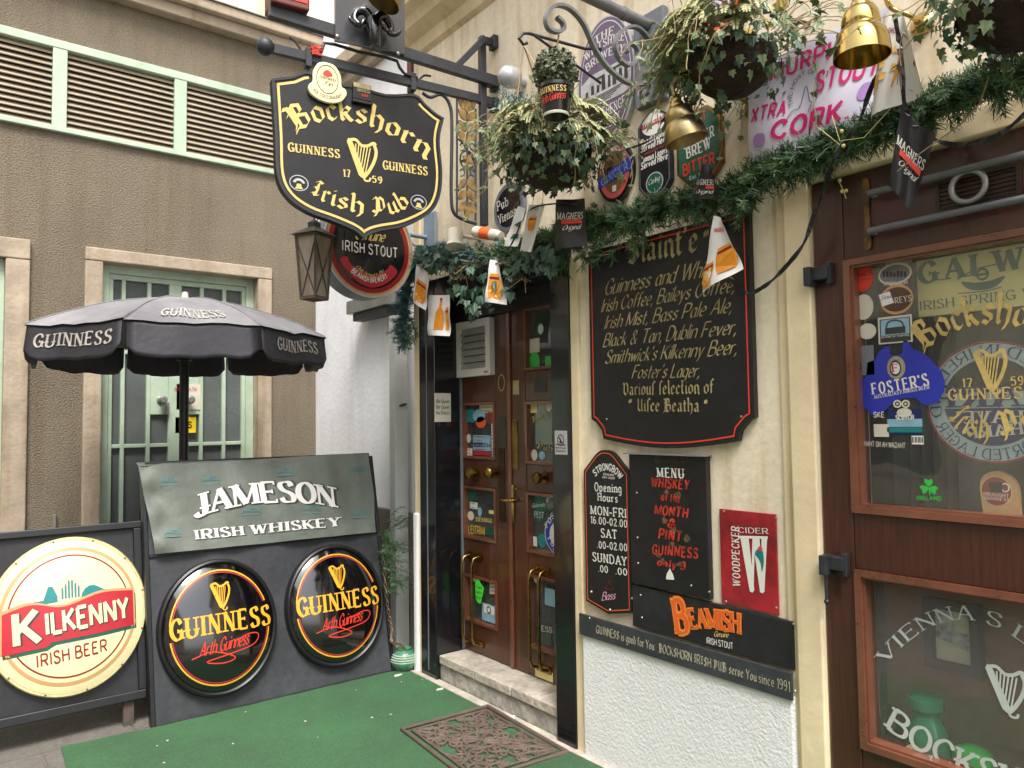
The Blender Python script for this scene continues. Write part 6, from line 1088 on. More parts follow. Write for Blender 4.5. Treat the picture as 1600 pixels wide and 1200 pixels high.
q = MB(); q.tube([V3((lp.x, LY, zt_+.09)), V3((lp.x-.05, LY-.1, zt_+.3)), V3((lp.x-.08, 3.4, lo0[1]-.02))], .004, 6); q.tube([V3((lp.x+.02, LY, zt_+.09)), V3((lp.x-.02, LY-.1, zt_+.3)), V3((lp.x-.05, 3.4, lo0[1]-.02))], .003, 6); part('hanging_wires', q, M['iron'], t)
# strip lamp on the white wall
r = WW.rect(552, 470, 616, 480, .1); q = MB(); z1 = WW.hit(585, 484, .1)[1]; q.box(WW, r[0], r[1], z1, z1+.10, .0, .16); t = thing('strip_lamp', 'grey metal strip lamp fixed on the white wall below the stout oval', 'lamp', WW.w((r[0]+r[1])/2, z1, .05)); part('housing', q, M['steel'], t, bevel=.006); q = MB(); q.box(WW, r[0]+.05, r[1]-.05, z1-.055, z1-.001, .04, .13); part('visor', q, M['mid'], t, bevel=.004); q = MB(); q.tube([WW.w(r[0]+.05, z1+.13, .1), WW.w(r[1]-.05, z1+.13, .1)], .028, 12); part('tube', q, M['w2'], t, smooth=50)
# grey post beside the pub corner
g_ = on_ = None
def ground(px, py): d = ray(px, py); k = -EYE/d.z; return CAM+d*k
pgp = V3((2.40, 4.20, 0)); q = MB()
def post_x(px, Y): d = ray(px, 600); return d.x/d.y*Y
X0, X1 = post_x(617, 4.42), post_x(637, 4.42); t = thing('gate_post', 'grey metal gate post with a leaf shaped latch beside the pub corner', 'post', ((X0+X1)/2, 4.45, 0)); q.box(GR, X0, X1, 4.42, 4.5, 0.0, 2.28); part('post', q, mat('grey_post', 'B8BAB8', .5, var=.12, sc_=3, streak=.2), t, bevel=.004); q = MB(); LFR = Fr((X0, 4.42, 0), (1, 0, 0)); a, b = LFR.hit(629, 632); q.poly(LFR, c2([(a-.028, b-.008), (a-.005, b+.004), (a+.03, b+.008), (a+.012, b-.008), (a-.01, b-.014)], True), .0, .012); part('latch', q, M['iron'], t)
# ================================================================ GREENERY
LEAF = [(0, 0), (.22, -.12), (.48, -.02), (.36, .2), (.5, .46), (.24, .5), (0, 1)]
def leaf_ivy(mb, p, n, tip, s):
    """a lobed leaf folded along its midrib: p base, n face normal, tip direction"""
    t = (tip-n*tip.dot(n)); t = t.normalized() if t.length > 1e-4 else n.orthogonal(); x = t.cross(n); b = len(mb.v)
    vs = [p+t*(y*s)+x*(a*s)+n*(-abs(a)*s*.35-y*y*s*.2) for a, y in LEAF]+[p+t*(y*s)-x*(a*s)+n*(-abs(a)*s*.35-y*y*s*.2) for a, y in LEAF[1:-1]]
    m = len(LEAF); mb.add(vs, [tuple(range(m)), (0, m-1)+tuple(range(2*m-3, m-1, -1))])
def frond(mb, p, d0, L_, rr, w=.04):
    """arching fern frond with paired leaflets"""
    pts = []; d = d0.normalized(); q_ = V3(p)
    for i in range(13): pts.append(q_.copy()); q_ = q_+d*(L_/12); d = (d+V3((0, 0, -.17))).normalized()
    side = d0.cross(V3((0, 0, 1))); side = side.normalized() if side.length > .1 else V3((1, 0, 0))
    for i in range(1, 13):
        t = (pts[i]-pts[i-1]).normalized(); ww = w*(1.15-abs(i-5)/9)
        for sg in (-1, 1):
            for k in (0, .5):
                b = pts[i-1].lerp(pts[i], k); o = side*sg+t*.45+V3((rr.uniform(-.15, .15), rr.uniform(-.15, .15), -.25+rr.uniform(-.2, .2))); o = o.normalized()*ww; u = t*(L_/12*.34)
                mb.add([b, b+o*.5+u, b+o, b+o*.5-u], [(0, 1, 2, 3)])
    return pts
def sprig(mb, p, d, L_, rr, nl=.038, n=30):
    d = d.normalized(); x = d.orthogonal().normalized(); y = d.cross(x)
    for i in range(n):
        a = rr.uniform(0, 2*PI); b = p+d*(L_*i/n); o = (x*math.cos(a)+y*math.sin(a))*.85+d*.65; e = b+o.normalized()*nl*rr.uniform(.7, 1.1); s = o.cross(d).normalized()*.0021
        mb.add([b-s, b+s, e+s*.4, e-s*.4], [(0, 1, 2, 3)])
def along(path, t):
    f = t*(len(path)-1); i = min(len(path)-2, int(f)); return path[i].lerp(path[i+1], f-i), (path[i+1]-path[i]).normalized()
def garland(name, label, pts, rad, dens, d=.09, teal_to=0):
    pth = crom([PW.W(x, y, dd) for x, y, dd in pts], n=6); L_ = sum((a-b).length for a, b in zip(pth, pth[1:])); rr = random.Random(11)
    t = thing(name, label, 'garland', pth[len(pth)//2]); A, B = MB(), MB()
    for i in range(int(L_*dens)):
        u = rr.random(); p, tg = along(pth, u); o = RV(rr); o = o-tg*o.dot(tg)*.5; o.z += .1
        if o.x > .55: o.x *= -.4
        tgt = B if u < teal_to+rr.uniform(-.04, .04) else A
        sprig(tgt, p+o*rad*.15, o.normalized()+tg*rr.uniform(-.7, .7), rad*rr.uniform(.7, 1.25), rr, .034, 26)
    part('needles', A, M['pine'], t)
    if B.v: part('teal_needles', B, M['pineteal'], t)
    q = MB(); q.tube(pth, .012, 6); part('wire', q, M['iron'], t); return t, pth
gt, gpath = garland('pine_garland', 'long artificial pine garland looped across the pub front above door and drinks board', [(630, 540, .05), (632, 490, .05), (640, 440, .07), (658, 408, .09), (690, 400, .1), (740, 402, .1), (800, 396, .1), (850, 380, .1), (895, 368, .1), (930, 352, .1), (985, 343, .1), (1040, 325, .1), (1100, 322, .1), (1160, 302, .1), (1200, 270, .1), (1255, 252, .1), (1320, 226, .1), (1390, 198, .12), (1465, 168, .12), (1540, 142, .12), (1620, 105, .12)], .064, 430, teal_to=.27)
# extra tufts hanging from the garland
q = MB(); rr = random.Random(4)
for (x, y, n_) in ((905, 395, 16), (945, 385, 14), (1165, 325, 10), (635, 520, 12), (985, 375, 10), (870, 400, 10), (1240, 265, 8), (1010, 365, 6)):
    for i in range(n_): sprig(q, PW.W(x+rr.uniform(-18, 18), y+rr.uniform(-16, 10), .09+rr.uniform(-.03, .05)), V3((rr.uniform(-.6, .2), rr.uniform(-1, 1), rr.uniform(-1, .3))), .08, rr, .034, 24)
part('tufts', q, M['pine'], gt)
q = MB(); rr = random.Random(9)
for i in range(260):
    x = rr.uniform(655, 870); y = 405+rr.uniform(-5, 55) if 700 < x < 800 else 398+rr.uniform(-14, 22)
    if 720 < x < 770: y += rr.uniform(0, 40)
    leaf_ivy(q, PW.W(x, y, .11+rr.uniform(-.03, .08)), (V3((-1, -.4, .2))+RV(rr)*.7).normalized(), V3((rr.uniform(-.3, .3), rr.uniform(-.5, .5), -1)), rr.uniform(.035, .06))
part('ivy_leaves', q, M['ivyd'], gt)
q = MB()
for i in range(90):
    p = PW.W(rr.uniform(650, 830), rr.uniform(392, 440), .14); pts = [p+RV(rr)*.03*k+V3((0, rr.uniform(-.03, .03)*k, .0)) for k in range(3)]; q.tube(pts, .0022, 4, False)
part('dry_stems', q, M['twig'], gt)
def basket(name, label, c, R_, hook, seed, nleaf, vines, fronds, mats_, yellow=0):
    rr = random.Random(seed); t = thing(name, label, 'hanging basket', c-V3((0, 0, R_)), 'hanging baskets on the pub front')
    q = MB(); q.lathe(c, (0, 0, 1), [(max(.001, R_*.8*math.cos(a)), R_*.75*math.sin(a)) for a in [-PI/2+i*PI/2/6 for i in range(7)]]+[(R_*.6, R_*.1), (.001, R_*.15)], 24); part('basket', q, M['moss'], t, smooth=70)
    A, B = MB(), MB()
    for i in range(nleaf):
        o = RV(rr); o.z = o.z*.75-.05; p = c+V3((o.x*R_*1.05, o.y*R_*1.15, o.z*R_*.85))*rr.uniform(.7, 1.15)
        n = (o+V3((-.2, -.2, .35))+RV(rr)*.55).normalized(); leaf_ivy(A if rr.random() < .6 else B, p, n, V3((o.x*.6, o.y*.6, -1))+RV(rr)*.5, rr.uniform(.018, .040))
    part('ivy_leaves', A, mats_[0], t); part('dark_leaves', B, mats_[1], t)
    V_, VL = MB(), MB()
    for i in range(vines):
        a = rr.uniform(0, 2*PI); p = c+V3((math.cos(a)*R_*.8, math.sin(a)*R_*.8, rr.uniform(-.1, .3)*R_)); d = V3((math.cos(a), math.sin(a), rr.uniform(.1, .9))); pts = [p.copy()]
        for k in range(rr.randint(6, 14)): p = p+d.normalized()*.03; d = d*.9+V3((0, 0, -.14))+RV(rr)*.28; pts.append(p.copy())
        if max(x.x for x in pts) > 2.40: pts = [V3((min(2.40, x.x), x.y, x.z)) for x in pts]
        V_.tube(pts, .0015, 4, False)
        for k in range(2, len(pts), 3): leaf_ivy(VL, pts[k], (RV(rr)+V3((-.6, -.6, .5))).normalized(), V3((0, 0, -1))+RV(rr)*.6, rr.uniform(.025, .042))
    part('vine_stems', V_, M['twig'], t); part('vine_leaves', VL, mats_[0], t)
    if fronds:
        F = MB()
        for (a0, a1, z0, n_, L_) in fronds:
            for i in range(n_): a = math.radians(rr.uniform(a0, a1)); frond(F, c+V3((math.cos(a)*R_*.75, math.sin(a)*R_*.75, (z0+rr.uniform(-.1, .45))*R_)), V3((math.cos(a), math.sin(a), rr.uniform(.15, .75))), L_*rr.uniform(.75, 1.15), rr, .030)
        part('fern_fronds', F, M['fern'], t)
    if yellow:
        F = MB()
        for i in range(yellow): o = RV(rr); o.z = abs(o.z); leaf_ivy(F, c+V3((o.x*R_, o.y*R_, .3*R_+o.z*R_)), (RV(rr)+V3((-1, -1, .5))).normalized(), RV(rr), rr.uniform(.035, .055))
        part('yellow_leaves', F, M['yleaf'], t)
    if hook is not None:
        for k in range(3):
            q = MB(); a = k*2.1+.5; q.tube([c+V3((math.cos(a)*R_*.8, math.sin(a)*R_*.8, 0)), hook], .003, 5); part('chain', q, M['chainm'], t)
        if abs(hook.z-c.z-.5) < .01: q = MB(); q.tube([V3((2.43, hook.y, hook.z-.1)), V3((2.43-.06, hook.y, hook.z+.02)), hook+V3((0, 0, .012)), hook-V3((.02, 0, 0))], .008, 8); part('hook_arm', q, M['iron'], t, smooth=50)
    return t
bc1 = PW.W(862, 238, .36); basket('hanging_basket', 'big mixed basket of ivy and pale dried fern hanging left below the scroll bracket', bc1, .215, hk, 21, 760, 70, [(150, 310, .25, 80, .17), (60, 150, .1, 10, .18)], (M['ivy'], M['ivyd']))
bc2 = PW.W(1143, 88, .28); basket('hanging_basket', 'basket of pale fern and ivy with brown moss beside the lilac banner', bc2, .19, bc2+V3((0, 0, .5)), 22, 330, 70, [(80, 240, .25, 90, .17), (60, 110, .1, 22, .2)], (M['ivy'], M['ivyd']), 22)
bc3 = PW.W(1592, -4, .34); basket('hanging_basket', 'ivy basket cut by the top right corner of the view', bc3, .17, bc3+V3((0, 0, .5)), 23, 380, 14, [], (M['ivy'], M['ivyd']))
q = MB(); a = PW.W(1085, 40, .26); b = PW.W(1205, 24, .24); q.bar(a+V3((0, 0, .02)), b+V3((0, 0, .02)), .012, .02); q.tube([b, V3((2.43, b.y, b.z+.05))], .007, 8); solo('basket_bar', q, M['iron'], 'thin black iron bar running over the basket beside the lilac banner', 'bracket')
# small wall pots behind the left basket
rr = random.Random(31)
wpc = PW.W(808, 178, .14); t = thing('wall_planter', 'dark pot of fine grey green sprigs on the wall left of the boxwood ball', 'planter', wpc-V3((0, 0, .1))); q = MB(); q.lathe(wpc-V3((0, 0, .1)), (0, 0, 1), [(.05, 0), (.075, .1), (.08, .11), (.06, .1), (.001, .09)], 20); part('pot', q, M['blackm'], t, smooth=40); q = MB()
for i in range(90): sprig(q, wpc+RV(rr)*.05, RV(rr)+V3((-.2, 0, .9)), rr.uniform(.08, .15), rr, .02, 18)
part('sprigs', q, M['pineteal'], t)
SBp = SB.hit(873, 55); bxc = SB.W(868, 112); t = thing('boxwood_ball', 'grey green boxwood ball in a small black and red pot hung from the scroll bracket', 'potted plant', bxc-V3((0, 0, .12))); rb = abs(SB.hit(868, 75)[1]-SB.hit(868, 142)[1])/2; q = MB(); q.ball(bxc, rb*.8, 18); part('core', q, M['moss'], t, smooth=80); q = MB()
for i in range(1500):
    o = RV(rr); p = bxc+o*rb*rr.uniform(.78, 1.05); n = (o+RV(rr)*.9).normalized(); s = rr.uniform(.007, .012); x = n.orthogonal().normalized(); x = (x*math.cos(i)+n.cross(x)*math.sin(i)); y = n.cross(x); q.add([p-x*s, p-y*s*.6, p+x*s, p+y*s*.6], [(0, 1, 2, 3)])
part('leaves', q, M['boxleaf'], t)
q = MB(); pz_ = bxc.z-rb*.85; q.lathe((bxc.x, bxc.y, pz_-.105), (0, 0, 1), [(.048, 0), (.065, .1), (.07, .102), (.07, .115), (.06, .115), (.001, .1)], 24); part('pot', q, M['black'], t, smooth=40)
q = MB(); q.lathe((bxc.x, bxc.y, pz_-.105), (0, 0, 1), [(.0485, -.001), (.0505, .006), (.0495, .008), (.048, -.002)], 24, False); part('pot_rim', q, M['w2'], t, smooth=40); q = MB(); PF = Fr(V3((bxc.x, bxc.y, pz_-.105))+V3((-.03, -.055, .0)), (.85, -.5, 0)); 
class PotF:
    def w(s_, a, b, d=0): an = math.radians(215)+a/.06; r_ = .05+.15*b+d; return V3((bxc.x+r_*math.cos(an), bxc.y+r_*math.sin(an), pz_-.105+b))
text(q, PotF(), 'brush', 'Arth Guinness', straight((-.05, .035), (.05, .05)), .028, .003); part('signature', q, M['redb'], t); q = MB(); text(q, PotF(), 'fat', 'GUINNESS', straight((-.05, .072), (.05, .076)), .02, .003); part('lettering', q, M['gold'], t); q = MB(); q.tube([bxc+V3((0, 0, rb*.5)), SB.w(*SBp)], .004, 6); part('chain', q, M['chainm'], t)
# ================================================================ BUNTING
def tapeline(name, label, pts, w=.012):
    pth = crom([PW.W(x, y, d) for x, y, d in pts], n=5); q = MB(); N = len(pth)
    vs = []
    for i, p in enumerate(pth):
        tg = (pth[min(N-1, i+1)]-pth[max(0, i-1)]).normalized(); x = tg.cross(V3((-1, -.3, 0))).normalized(); a = .8*math.sin(i*.9); o = (x*math.cos(a)+tg.cross(x)*math.sin(a))*w/2; vs += [p+o, p-o]
    q.add(vs, [(2*i, 2*i+1, 2*i+3, 2*i+2) for i in range(N-1)]); return solo(name, q, M['tape'], label, 'bunting tape')
tapeline('bunting_tape', 'twisted black bunting tape drooping from the garland to below the drinks board corner', [(1388, 90, .2), (1362, 135, .2), (1340, 195, .18), (1303, 248, .2), (1290, 290, .12), (1272, 335, .1), (1255, 382, .1), (1218, 427, .1), (1190, 450, .1), (1165, 458, .1), (1140, 432, .1), (1122, 385, .12), (1110, 350, .14), (1098, 330, .15)], .016)
tapeline('bunting_tape', 'black bunting tape running past the small oval and the tall lager board', [(912, 262, .16), (960, 240, .16), (1010, 222, .17), (1060, 190, .2), (1088, 170, .2), (1096, 155, .2)], .008)
tapeline('bunting_tape', 'black bunting tape from the black pennant to the right edge of the view', [(1398, 22, .24), (1408, 90, .24), (1415, 172, .22), (1440, 205, .2), (1470, 222, .18), (1505, 226, .17), (1555, 214, .16), (1600, 180, .15), (1640, 150, .15)], .016)
tapeline('bunting_tape', 'black bunting tape between the pennants over the doorway', [(655, 412, .16), (700, 420, .16), (770, 415, .17), (800, 380, .2), (825, 330, .24), (870, 318, .26), (905, 320, .26)], .008)
def pennant(label, corners, d, mface, art, warp=None, back=None):
    P4 = Patch([PW.W(x, y, dd) for (x, y), dd in zip(corners, d)], warp or (lambda u, v: .009*math.sin(u*5+v*2)+.006*math.sin(v*9+u*3)*(1-v)))
    lo = P4.w(.5, 0); t = thing('pennant', label, 'pennant', lo, 'beer pennants of the bunting'); q = MB(); q.grid(lambda u, v: P4.w(u, v), 10, 10); part('flag', q, M[mface], t, smooth=70)
    art(P4, t); return t
def bottle(P4, t, cx, w, y0, y1, amber='ltorange'):
    q = MB(); h = y1-y0; q.poly(P4, [(cx-w, y0), (cx+w, y0), (cx+w, y0+h*.5), (cx+w*.75, y0+h*.6), (cx+w*.32, y0+h*.7), (cx+w*.3, y0+h*.95), (cx-w*.3, y0+h*.95), (cx-w*.32, y0+h*.7), (cx-w*.75, y0+h*.6), (cx-w, y0+h*.5)], .003); part('bottle_print', q, M[amber], t)
    q = MB(); q.poly(P4, [(cx-w*.3, y0+h*.93), (cx+w*.3, y0+h*.93), (cx+w*.3, y1), (cx-w*.3, y1)], .0034); q.poly(P4, [(cx-w*.9, y0+h*.3), (cx+w*.9, y0+h*.3), (cx+w*.9, y0+h*.36), (cx-w*.9, y0+h*.36)], .0036); q.poly(P4, [(cx-w*.9, y0+h*.06), (cx+w*.9, y0+h*.06), (cx+w*.9, y0+h*.11), (cx-w*.9, y0+h*.11)], .0036); part('bottle_cap', q, M['dred'], t)
    q = MB(); q.poly(P4, [(cx-w*.9, y0+h*.18), (cx+w*.9, y0+h*.18), (cx+w*.9, y0+h*.29), (cx-w*.9, y0+h*.29)], .0038); part('bottle_label', q, M['gold'], t)
def glassart(P4, t, cx, w, y0, y1, tilt=0):
    T_ = lambda u, v: (cx+u*w+tilt*(v), y0+(y1-y0)*v); q = MB(); q.poly(P4, [T_(-.7, 0), T_(.7, 0), T_(1, .35), T_(1.05, .7), T_(.85, 1), T_(-.85, 1), T_(-1.05, .7), T_(-1, .35)], .003); part('glass_print', q, M['ltorange'], t)
    q = MB(); rr_ = random.Random(int(cx*100))
    for i in range(9): u, v = rr_.uniform(-.7, .7), rr_.uniform(.08, .72); q.poly(P4, [T_(u-.22, v-.05), T_(u+.15, v-.07), T_(u+.24, v+.05), T_(u-.14, v+.08)], .0034+.0001*i)
    part('ice_print', q, mat('pale_amber', 'F2C468', .4), t); q = MB(); q.poly(P4, [T_(-.95, .76), T_(.95, .78), T_(.92, .88), T_(-.92, .86)], .0046); part('print_band', q, M['dred'], t)
def magners(P4, t, y=.55, h=.12, u0_=.1, u1_=.92):
    q = MB(); text(q, P4, 'slab', 'MAGNERS', straight((u0_, y), (u1_, y-.02)), h, .003); text(q, P4, 'brush', 'Original', straight((u0_+.15, y-h*1.7), (u1_-.15, y-h*1.75)), h*.75, .003); part('lettering', q, M['w'], t)
    q = MB(); q.poly(P4, [(u0_+.12, y-h*.75), (u1_-.03, y-h*.9), (u1_-.05, y-h*.25), (u0_+.12, y-h*.12)], .0026); part('red_ribbon', q, M['redb'], t)
def art_bottle(P4, t): bottle(P4, t, .52, .17, .15, .93); glassart(P4, t, .86, .1, .15, .7)
def art_glass(P4, t): glassart(P4, t, .5, .33, .1, .68)
pennant('white pennant with an amber glass hanging at the garland end by the pub sign', ((653, 413), (672, 432), (663, 485), (646, 470)), (.16, .18, .2, .16), 'paper', art_glass)
pennant('white rectangular pennant with an amber beer bottle in front of the black doorway panel', ((672, 461), (704, 461), (701, 525), (669, 524)), (.14, .16, .16, .14), 'paper', art_bottle)
pennant('crumpled white pennant with an iced amber glass hanging over the doorway', ((768, 406), (779, 407), (790, 476), (758, 472)), (.17, .18, .2, .2), 'paper', art_glass)
def art_pale(P4, t):
    glassart(P4, t, .5, .22, .45, .75); q = MB(); text(q, P4, 'sans', 'PINT', straight((.3, .88), (.75, .88)), .06, .003); part('lettering', q, M['goldd'], t)
pennant('pale creased pennant with a beer glass hanging under the left basket', ((826, 320), (853, 319), (831, 394), (813, 392)), (.22, .24, .22, .18), 'paper', art_pale, lambda u, v: .01*math.sin(u*9))
def art_tri(P4, t): q = MB(); q.poly(P4, [(.4, .2), (.8, .22), (.75, .35), (.45, .33)], .003); q.poly(P4, [(.3, .55), (.8, .5), (.7, .7)], .003); part('print', q, M['dgreen'], t)
pennant('pale twisted pennant with a green print beside the dark round sign', ((812, 322), (822, 328), (806, 385), (788, 385)), (.2, .22, .2, .16), 'paper', art_tri)
pennant('small black pennant with white lettering hanging under the left basket', ((871, 312), (915, 310), (914, 383), (868, 392)), (.24, .24, .26, .24), 'blackm', lambda P4, t: magners(P4, t, .6, .13))
pennant('narrow black pennant folded in front of the green eight-sided sign', ((1098, 255), (1110, 258), (1122, 310), (1082, 312)), (.2, .2, .22, .18), 'blackm', lambda P4, t: magners(P4, t, .42, .15, .02, .9), lambda u, v: .012*math.sin(u*6))
def art_two(P4, t): glassart(P4, t, .68, .3, .12, .52, -.0); glassart(P4, t, .16, .16, .02, .36); q = MB(); text(q, P4, 'bold', 'MAGNERS', straight((.25, .78), (.8, .76)), .06, .003); part('lettering', q, M['redb'], t)
pennant('white pennant with two iced amber glasses hanging over the drinks board', ((1118, 337), (1127, 341), (1159, 420), (1098, 458)), (.16, .17, .17, .14), 'paper', art_two)
def art_big(P4, t):
    glassart(P4, t, .3, .25, .22, .78, .1); q = MB(); text(q, P4, 'bold', 'MAGNERS', straight((.3, .82), (.62, .8)), .05, .003); q.poly(P4, [(.82, .36), (.9, .36), (.9, .42), (.82, .42)], .003); part('red_marks', q, M['dred'], t)
pennant('large white folded pennant with an amber glass hanging right of the polished lamp', ((1382, 22), (1412, 25), (1440, 140), (1362, 190)), (.22, .24, .24, .16), 'paper', art_big, lambda u, v: .035*math.sin(u*6.2)*(1-v*.6))
pennant('large black pennant with white lettering hanging over the shopfront corner', ((1408, 172), (1462, 212), (1424, 330), (1388, 290)), (.24, .2, .22, .24), 'blackm', lambda P4, t: magners(P4, t, .55, .12, .06, .95), lambda u, v: .018*math.sin(u*5+v*2.5))
q = MB(); rr = random.Random(8)
for (x, y) in ((1318, 228), (1315, 205), (1312, 282), (1316, 299), (1322, 298)): q.ball(PW.W(x, y, .2 if y < 260 else .04), .0065, 8)
q.tube([PW.W(1300, 180, .2), PW.W(1312, 220, .22), PW.W(1350, 215, .2), PW.W(1400, 160, .2)], .0012, 5); q.tube([PW.W(1280, 200, .18), PW.W(1312, 226, .22)], .0012, 5); q.tube([PW.W(1311, 284, .03), PW.W(1317, 296, .04), PW.W(1322, 310, .03)], .0015, 5); solo('berry_spray', q, M['yel2'], 'small cream berries on thin stems at the garland above the shopfront corner', 'berries', smooth=60)
q = MB(); q.tube([PW.W(1545, 120, .2), PW.W(1532, 160, .2), PW.W(1500, 195, .22), PW.W(1440, 238, .26), PW.W(1402, 268, .27)], .002, 6); solo('dry_vine_stem', q, M['twig'], 'long pale vine stem trailing across the large black pennant', 'stem')
# ================================================================ ON THE GROUND
pts = [(95, 1172), (243, 1142), (612, 1053), (640, 1047), (700, 1062)]
cg = [ground(95, 1172), ground(243, 1141), ground(612, 1053), V3((2.36, 4.02, 0)), V3((2.375, -1.5, 0)), V3((.3, -1.5, 0))]
rr = random.Random(5); ce = []
for p_, q_ in zip(cg, cg[1:]+cg[:1]): ce += [(p_.x+(q_.x-p_.x)*i/24+rr.uniform(-.005, .005), p_.y+(q_.y-p_.y)*i/24+rr.uniform(-.005, .005)) for i in range(24)]
q = MB(); q.poly(GR, ce, .008, .016); solo('green_carpet', q, M['turf'], 'green artificial turf carpet laid in front of the pub step and boards', 'carpet')
# openwork rubber mat
m4 = [ground(762, 1110), ground(885, 1182), ground(740, 1260), ground(622, 1142)]
mc = m4[0].lerp(m4[1], .5); e1 = (m4[1]-m4[0]); L1_ = e1.length; e1.normalize(); e2 = V3((e1.y, -e1.x, 0)); e2 = -e2 if e2.dot(m4[3]-m4[0]) < 0 else e2; W1_ = abs((m4[3]-m4[0]).dot(e2))
MT = Fr(m4[0], e1, e2); 
if MT.n.z < 0: MT.n = -MT.n
q = MB(); z_ = .022
def mtube(ps, r=.008): q.tube([MT.w(a*L1_, b*W1_, z_) for a, b in ps], r, 6)
mtube([(0, 0), (1, 0), (1, 1), (0, 1), (0, 0)], .011); mtube([(.06, .07), (.94, .07), (.94, .93), (.06, .93), (.06, .07)], .008)
def spiral(cx, cy, r0, sg, turns=1.6, ph=0): mtube([(cx+sg*r0*(1-t/24*.85)*math.cos(ph+t/24*turns*2*PI), cy+r0*1.25*(1-t/24*.85)*math.sin(ph+t/24*turns*2*PI)) for t in range(25)], .007)
for mx in (1, -1):
    for my in (1, -1):
        F_ = lambda a, b: (.5+mx*a, .5+my*b)
        for cx, cy, r0, sg in ((.12, .16, .09, 1), (.30, .14, .08, -1), (.36, .32, .09, 1), (.14, .34, .07, -1), (.24, .24, .06, 1), (.40, .10, .05, 1)):
            c_ = F_(cx, cy); spiral(c_[0], c_[1], r0, sg*mx, ph=my*.8)
        for ps in ([(0, .05), (.1, .12), (.2, .1), (.3, .2), (.42, .24)], [(.05, 0), (.12, .1), (.1, .2), (.2, .3), (.24, .42)], [(.42, .05), (.36, .18), (.42, .38)], [(.05, .42), (.18, .36), (.38, .42)], [(0, 0), (.12, .16), (.28, .28), (.43, .43)]): mtube([(p.x, p.y) for p in crom([F_(*p) for p in ps], n=4)], .0075)
for cx_, cy_ in ((.5, .27), (.5, .73), (.27, .5), (.73, .5)):
    for k_ in (1, -1): spiral(cx_+.045*k_, cy_, .055, k_, 1.4, .6)
mtube([(.5+.13*math.cos(t*PI/14), .5+.16*math.sin(t*PI/14)) for t in range(29)], .008)
for t in range(8): mtube([(.5+.03*math.cos(t*PI/4), .5+.04*math.sin(t*PI/4)), (.5+.12*math.cos(t*PI/4+.25), .5+.15*math.sin(t*PI/4+.25))], .007)
solo('openwork_mat', q, M['mat_'], 'brown rubber doormat of openwork scrolls lying on the green carpet before the step', 'doormat', smooth=60)
# the black A-board with two round beer signs
jt = thing('a_board', 'large black leaning A-board with two round black signs and a grey green tarpaulin', 'board', (1.62, 4.3, 0))
JL, JR = JB.hit(243, 1138)[0], JB.hit(612, 1050)[0]; JT = JB.hit(400, 722)[1]
q = MB(); q.box(JB, JL, JR, 0.01, JT, -.02, 0); part('panel', q, M['boarddust'], jt, bevel=.003)
q = MB(); q.box(JB, JL-.022, JL, 0.0, JT+.01, -.05, .012); q.box(JB, JR, JR+.022, 0, JT+.01, -.05, .012); q.box(JB, JL, JR, JT, JT+.03, -.05, .012); q.box(JB, JL+.001, JR-.001, JB.hit(400, 850)[1]-.01, JB.hit(400, 850)[1]+.012, .0005, .012); q.box(JB, JL+.001, JR-.001, 0, .012, -.05, .004); part('edge_frame', q, M['blackm'], jt, bevel=.003)
q = MB(); tpz = JB.w(0, JT).z; p0 = JB.w(JL, JT, -.05); p1 = JB.w(JR, JT, -.05)
for p in (p0+V3((.02, 0, 0)), p1-V3((.02, 0, 0))): q.bar(p, V3((p.x, p.y+.42, 0)), .03, .05)
q.add([p0, p1, V3((p1.x, p1.y+.42, .0)), V3((p0.x, p0.y+.42, .0))], [(0, 1, 2, 3)]); part('prop_leg', q, M['blackm'], jt)
# tarpaulin
tc = [JB.hit(x, y, .036) for x, y in ((219, 728), (578, 706), (590, 829), (244, 866))]
TP = Patch([JB.w(a, b, .036) for a, b in tc], lambda u, v: .009*math.sin(u*23+v*7)*(1-v)+.010*math.sin(v*6+u*11)+.006*math.sin(u*47+v*3)*(.3+1.2*abs(u-.5))+.012*math.exp(-((u-.03)/.03)**2)*math.sin(v*17))
q = MB(); q.grid(lambda u, v: TP.w(u, v), 60, 24); ctop = [(TP.w(i/20, 1), JB.w(tc[0][0]+(tc[1][0]-tc[0][0])*i/20, JT+.035, -.03)) for i in range(21)]; q.add([p for pr in ctop for p in pr], [(2*i, 2*i+2, 2*i+3, 2*i+1) for i in range(20)]); tpo = part('tarpaulin', q, M['cloth'], jt, smooth=70)
def tuv(x, y):   # view point -> tarpaulin coordinates (small Newton search)
    a, b = JB.hit(x, y, .038); u, v = .5, .5
    def pos(u, v): t = V3((*tc[0], 0)).lerp(V3((*tc[1], 0)), u); o = V3((*tc[3], 0)).lerp(V3((*tc[2], 0)), u); return o.lerp(t, v)
    for _ in range(12):
        p = pos(u, v); du = pos(u+.01, v)-p; dv = pos(u, v+.01)-p; du /= .01; dv /= .01; det = du.x*dv.y-du.y*dv.x; ex, ey = a-p.x, b-p.y; u += (ex*dv.y-ey*dv.x)/det; v += (du.x*ey-du.y*ex)/det
    return u, v
def tarptext(mb, st, s_, p0, pm, p1, h0, d, **k):
    a, m_, b = tuv(*p0), tuv(*pm), tuv(*p1); hh = abs(tuv(pm[0], pm[1]-h0)[1]-m_[1]); f = qpath(a, m_, b)
    return text(mb, TP, st, s_, lambda t: (f(t)[0], (0, 1)), hh, d, **k)
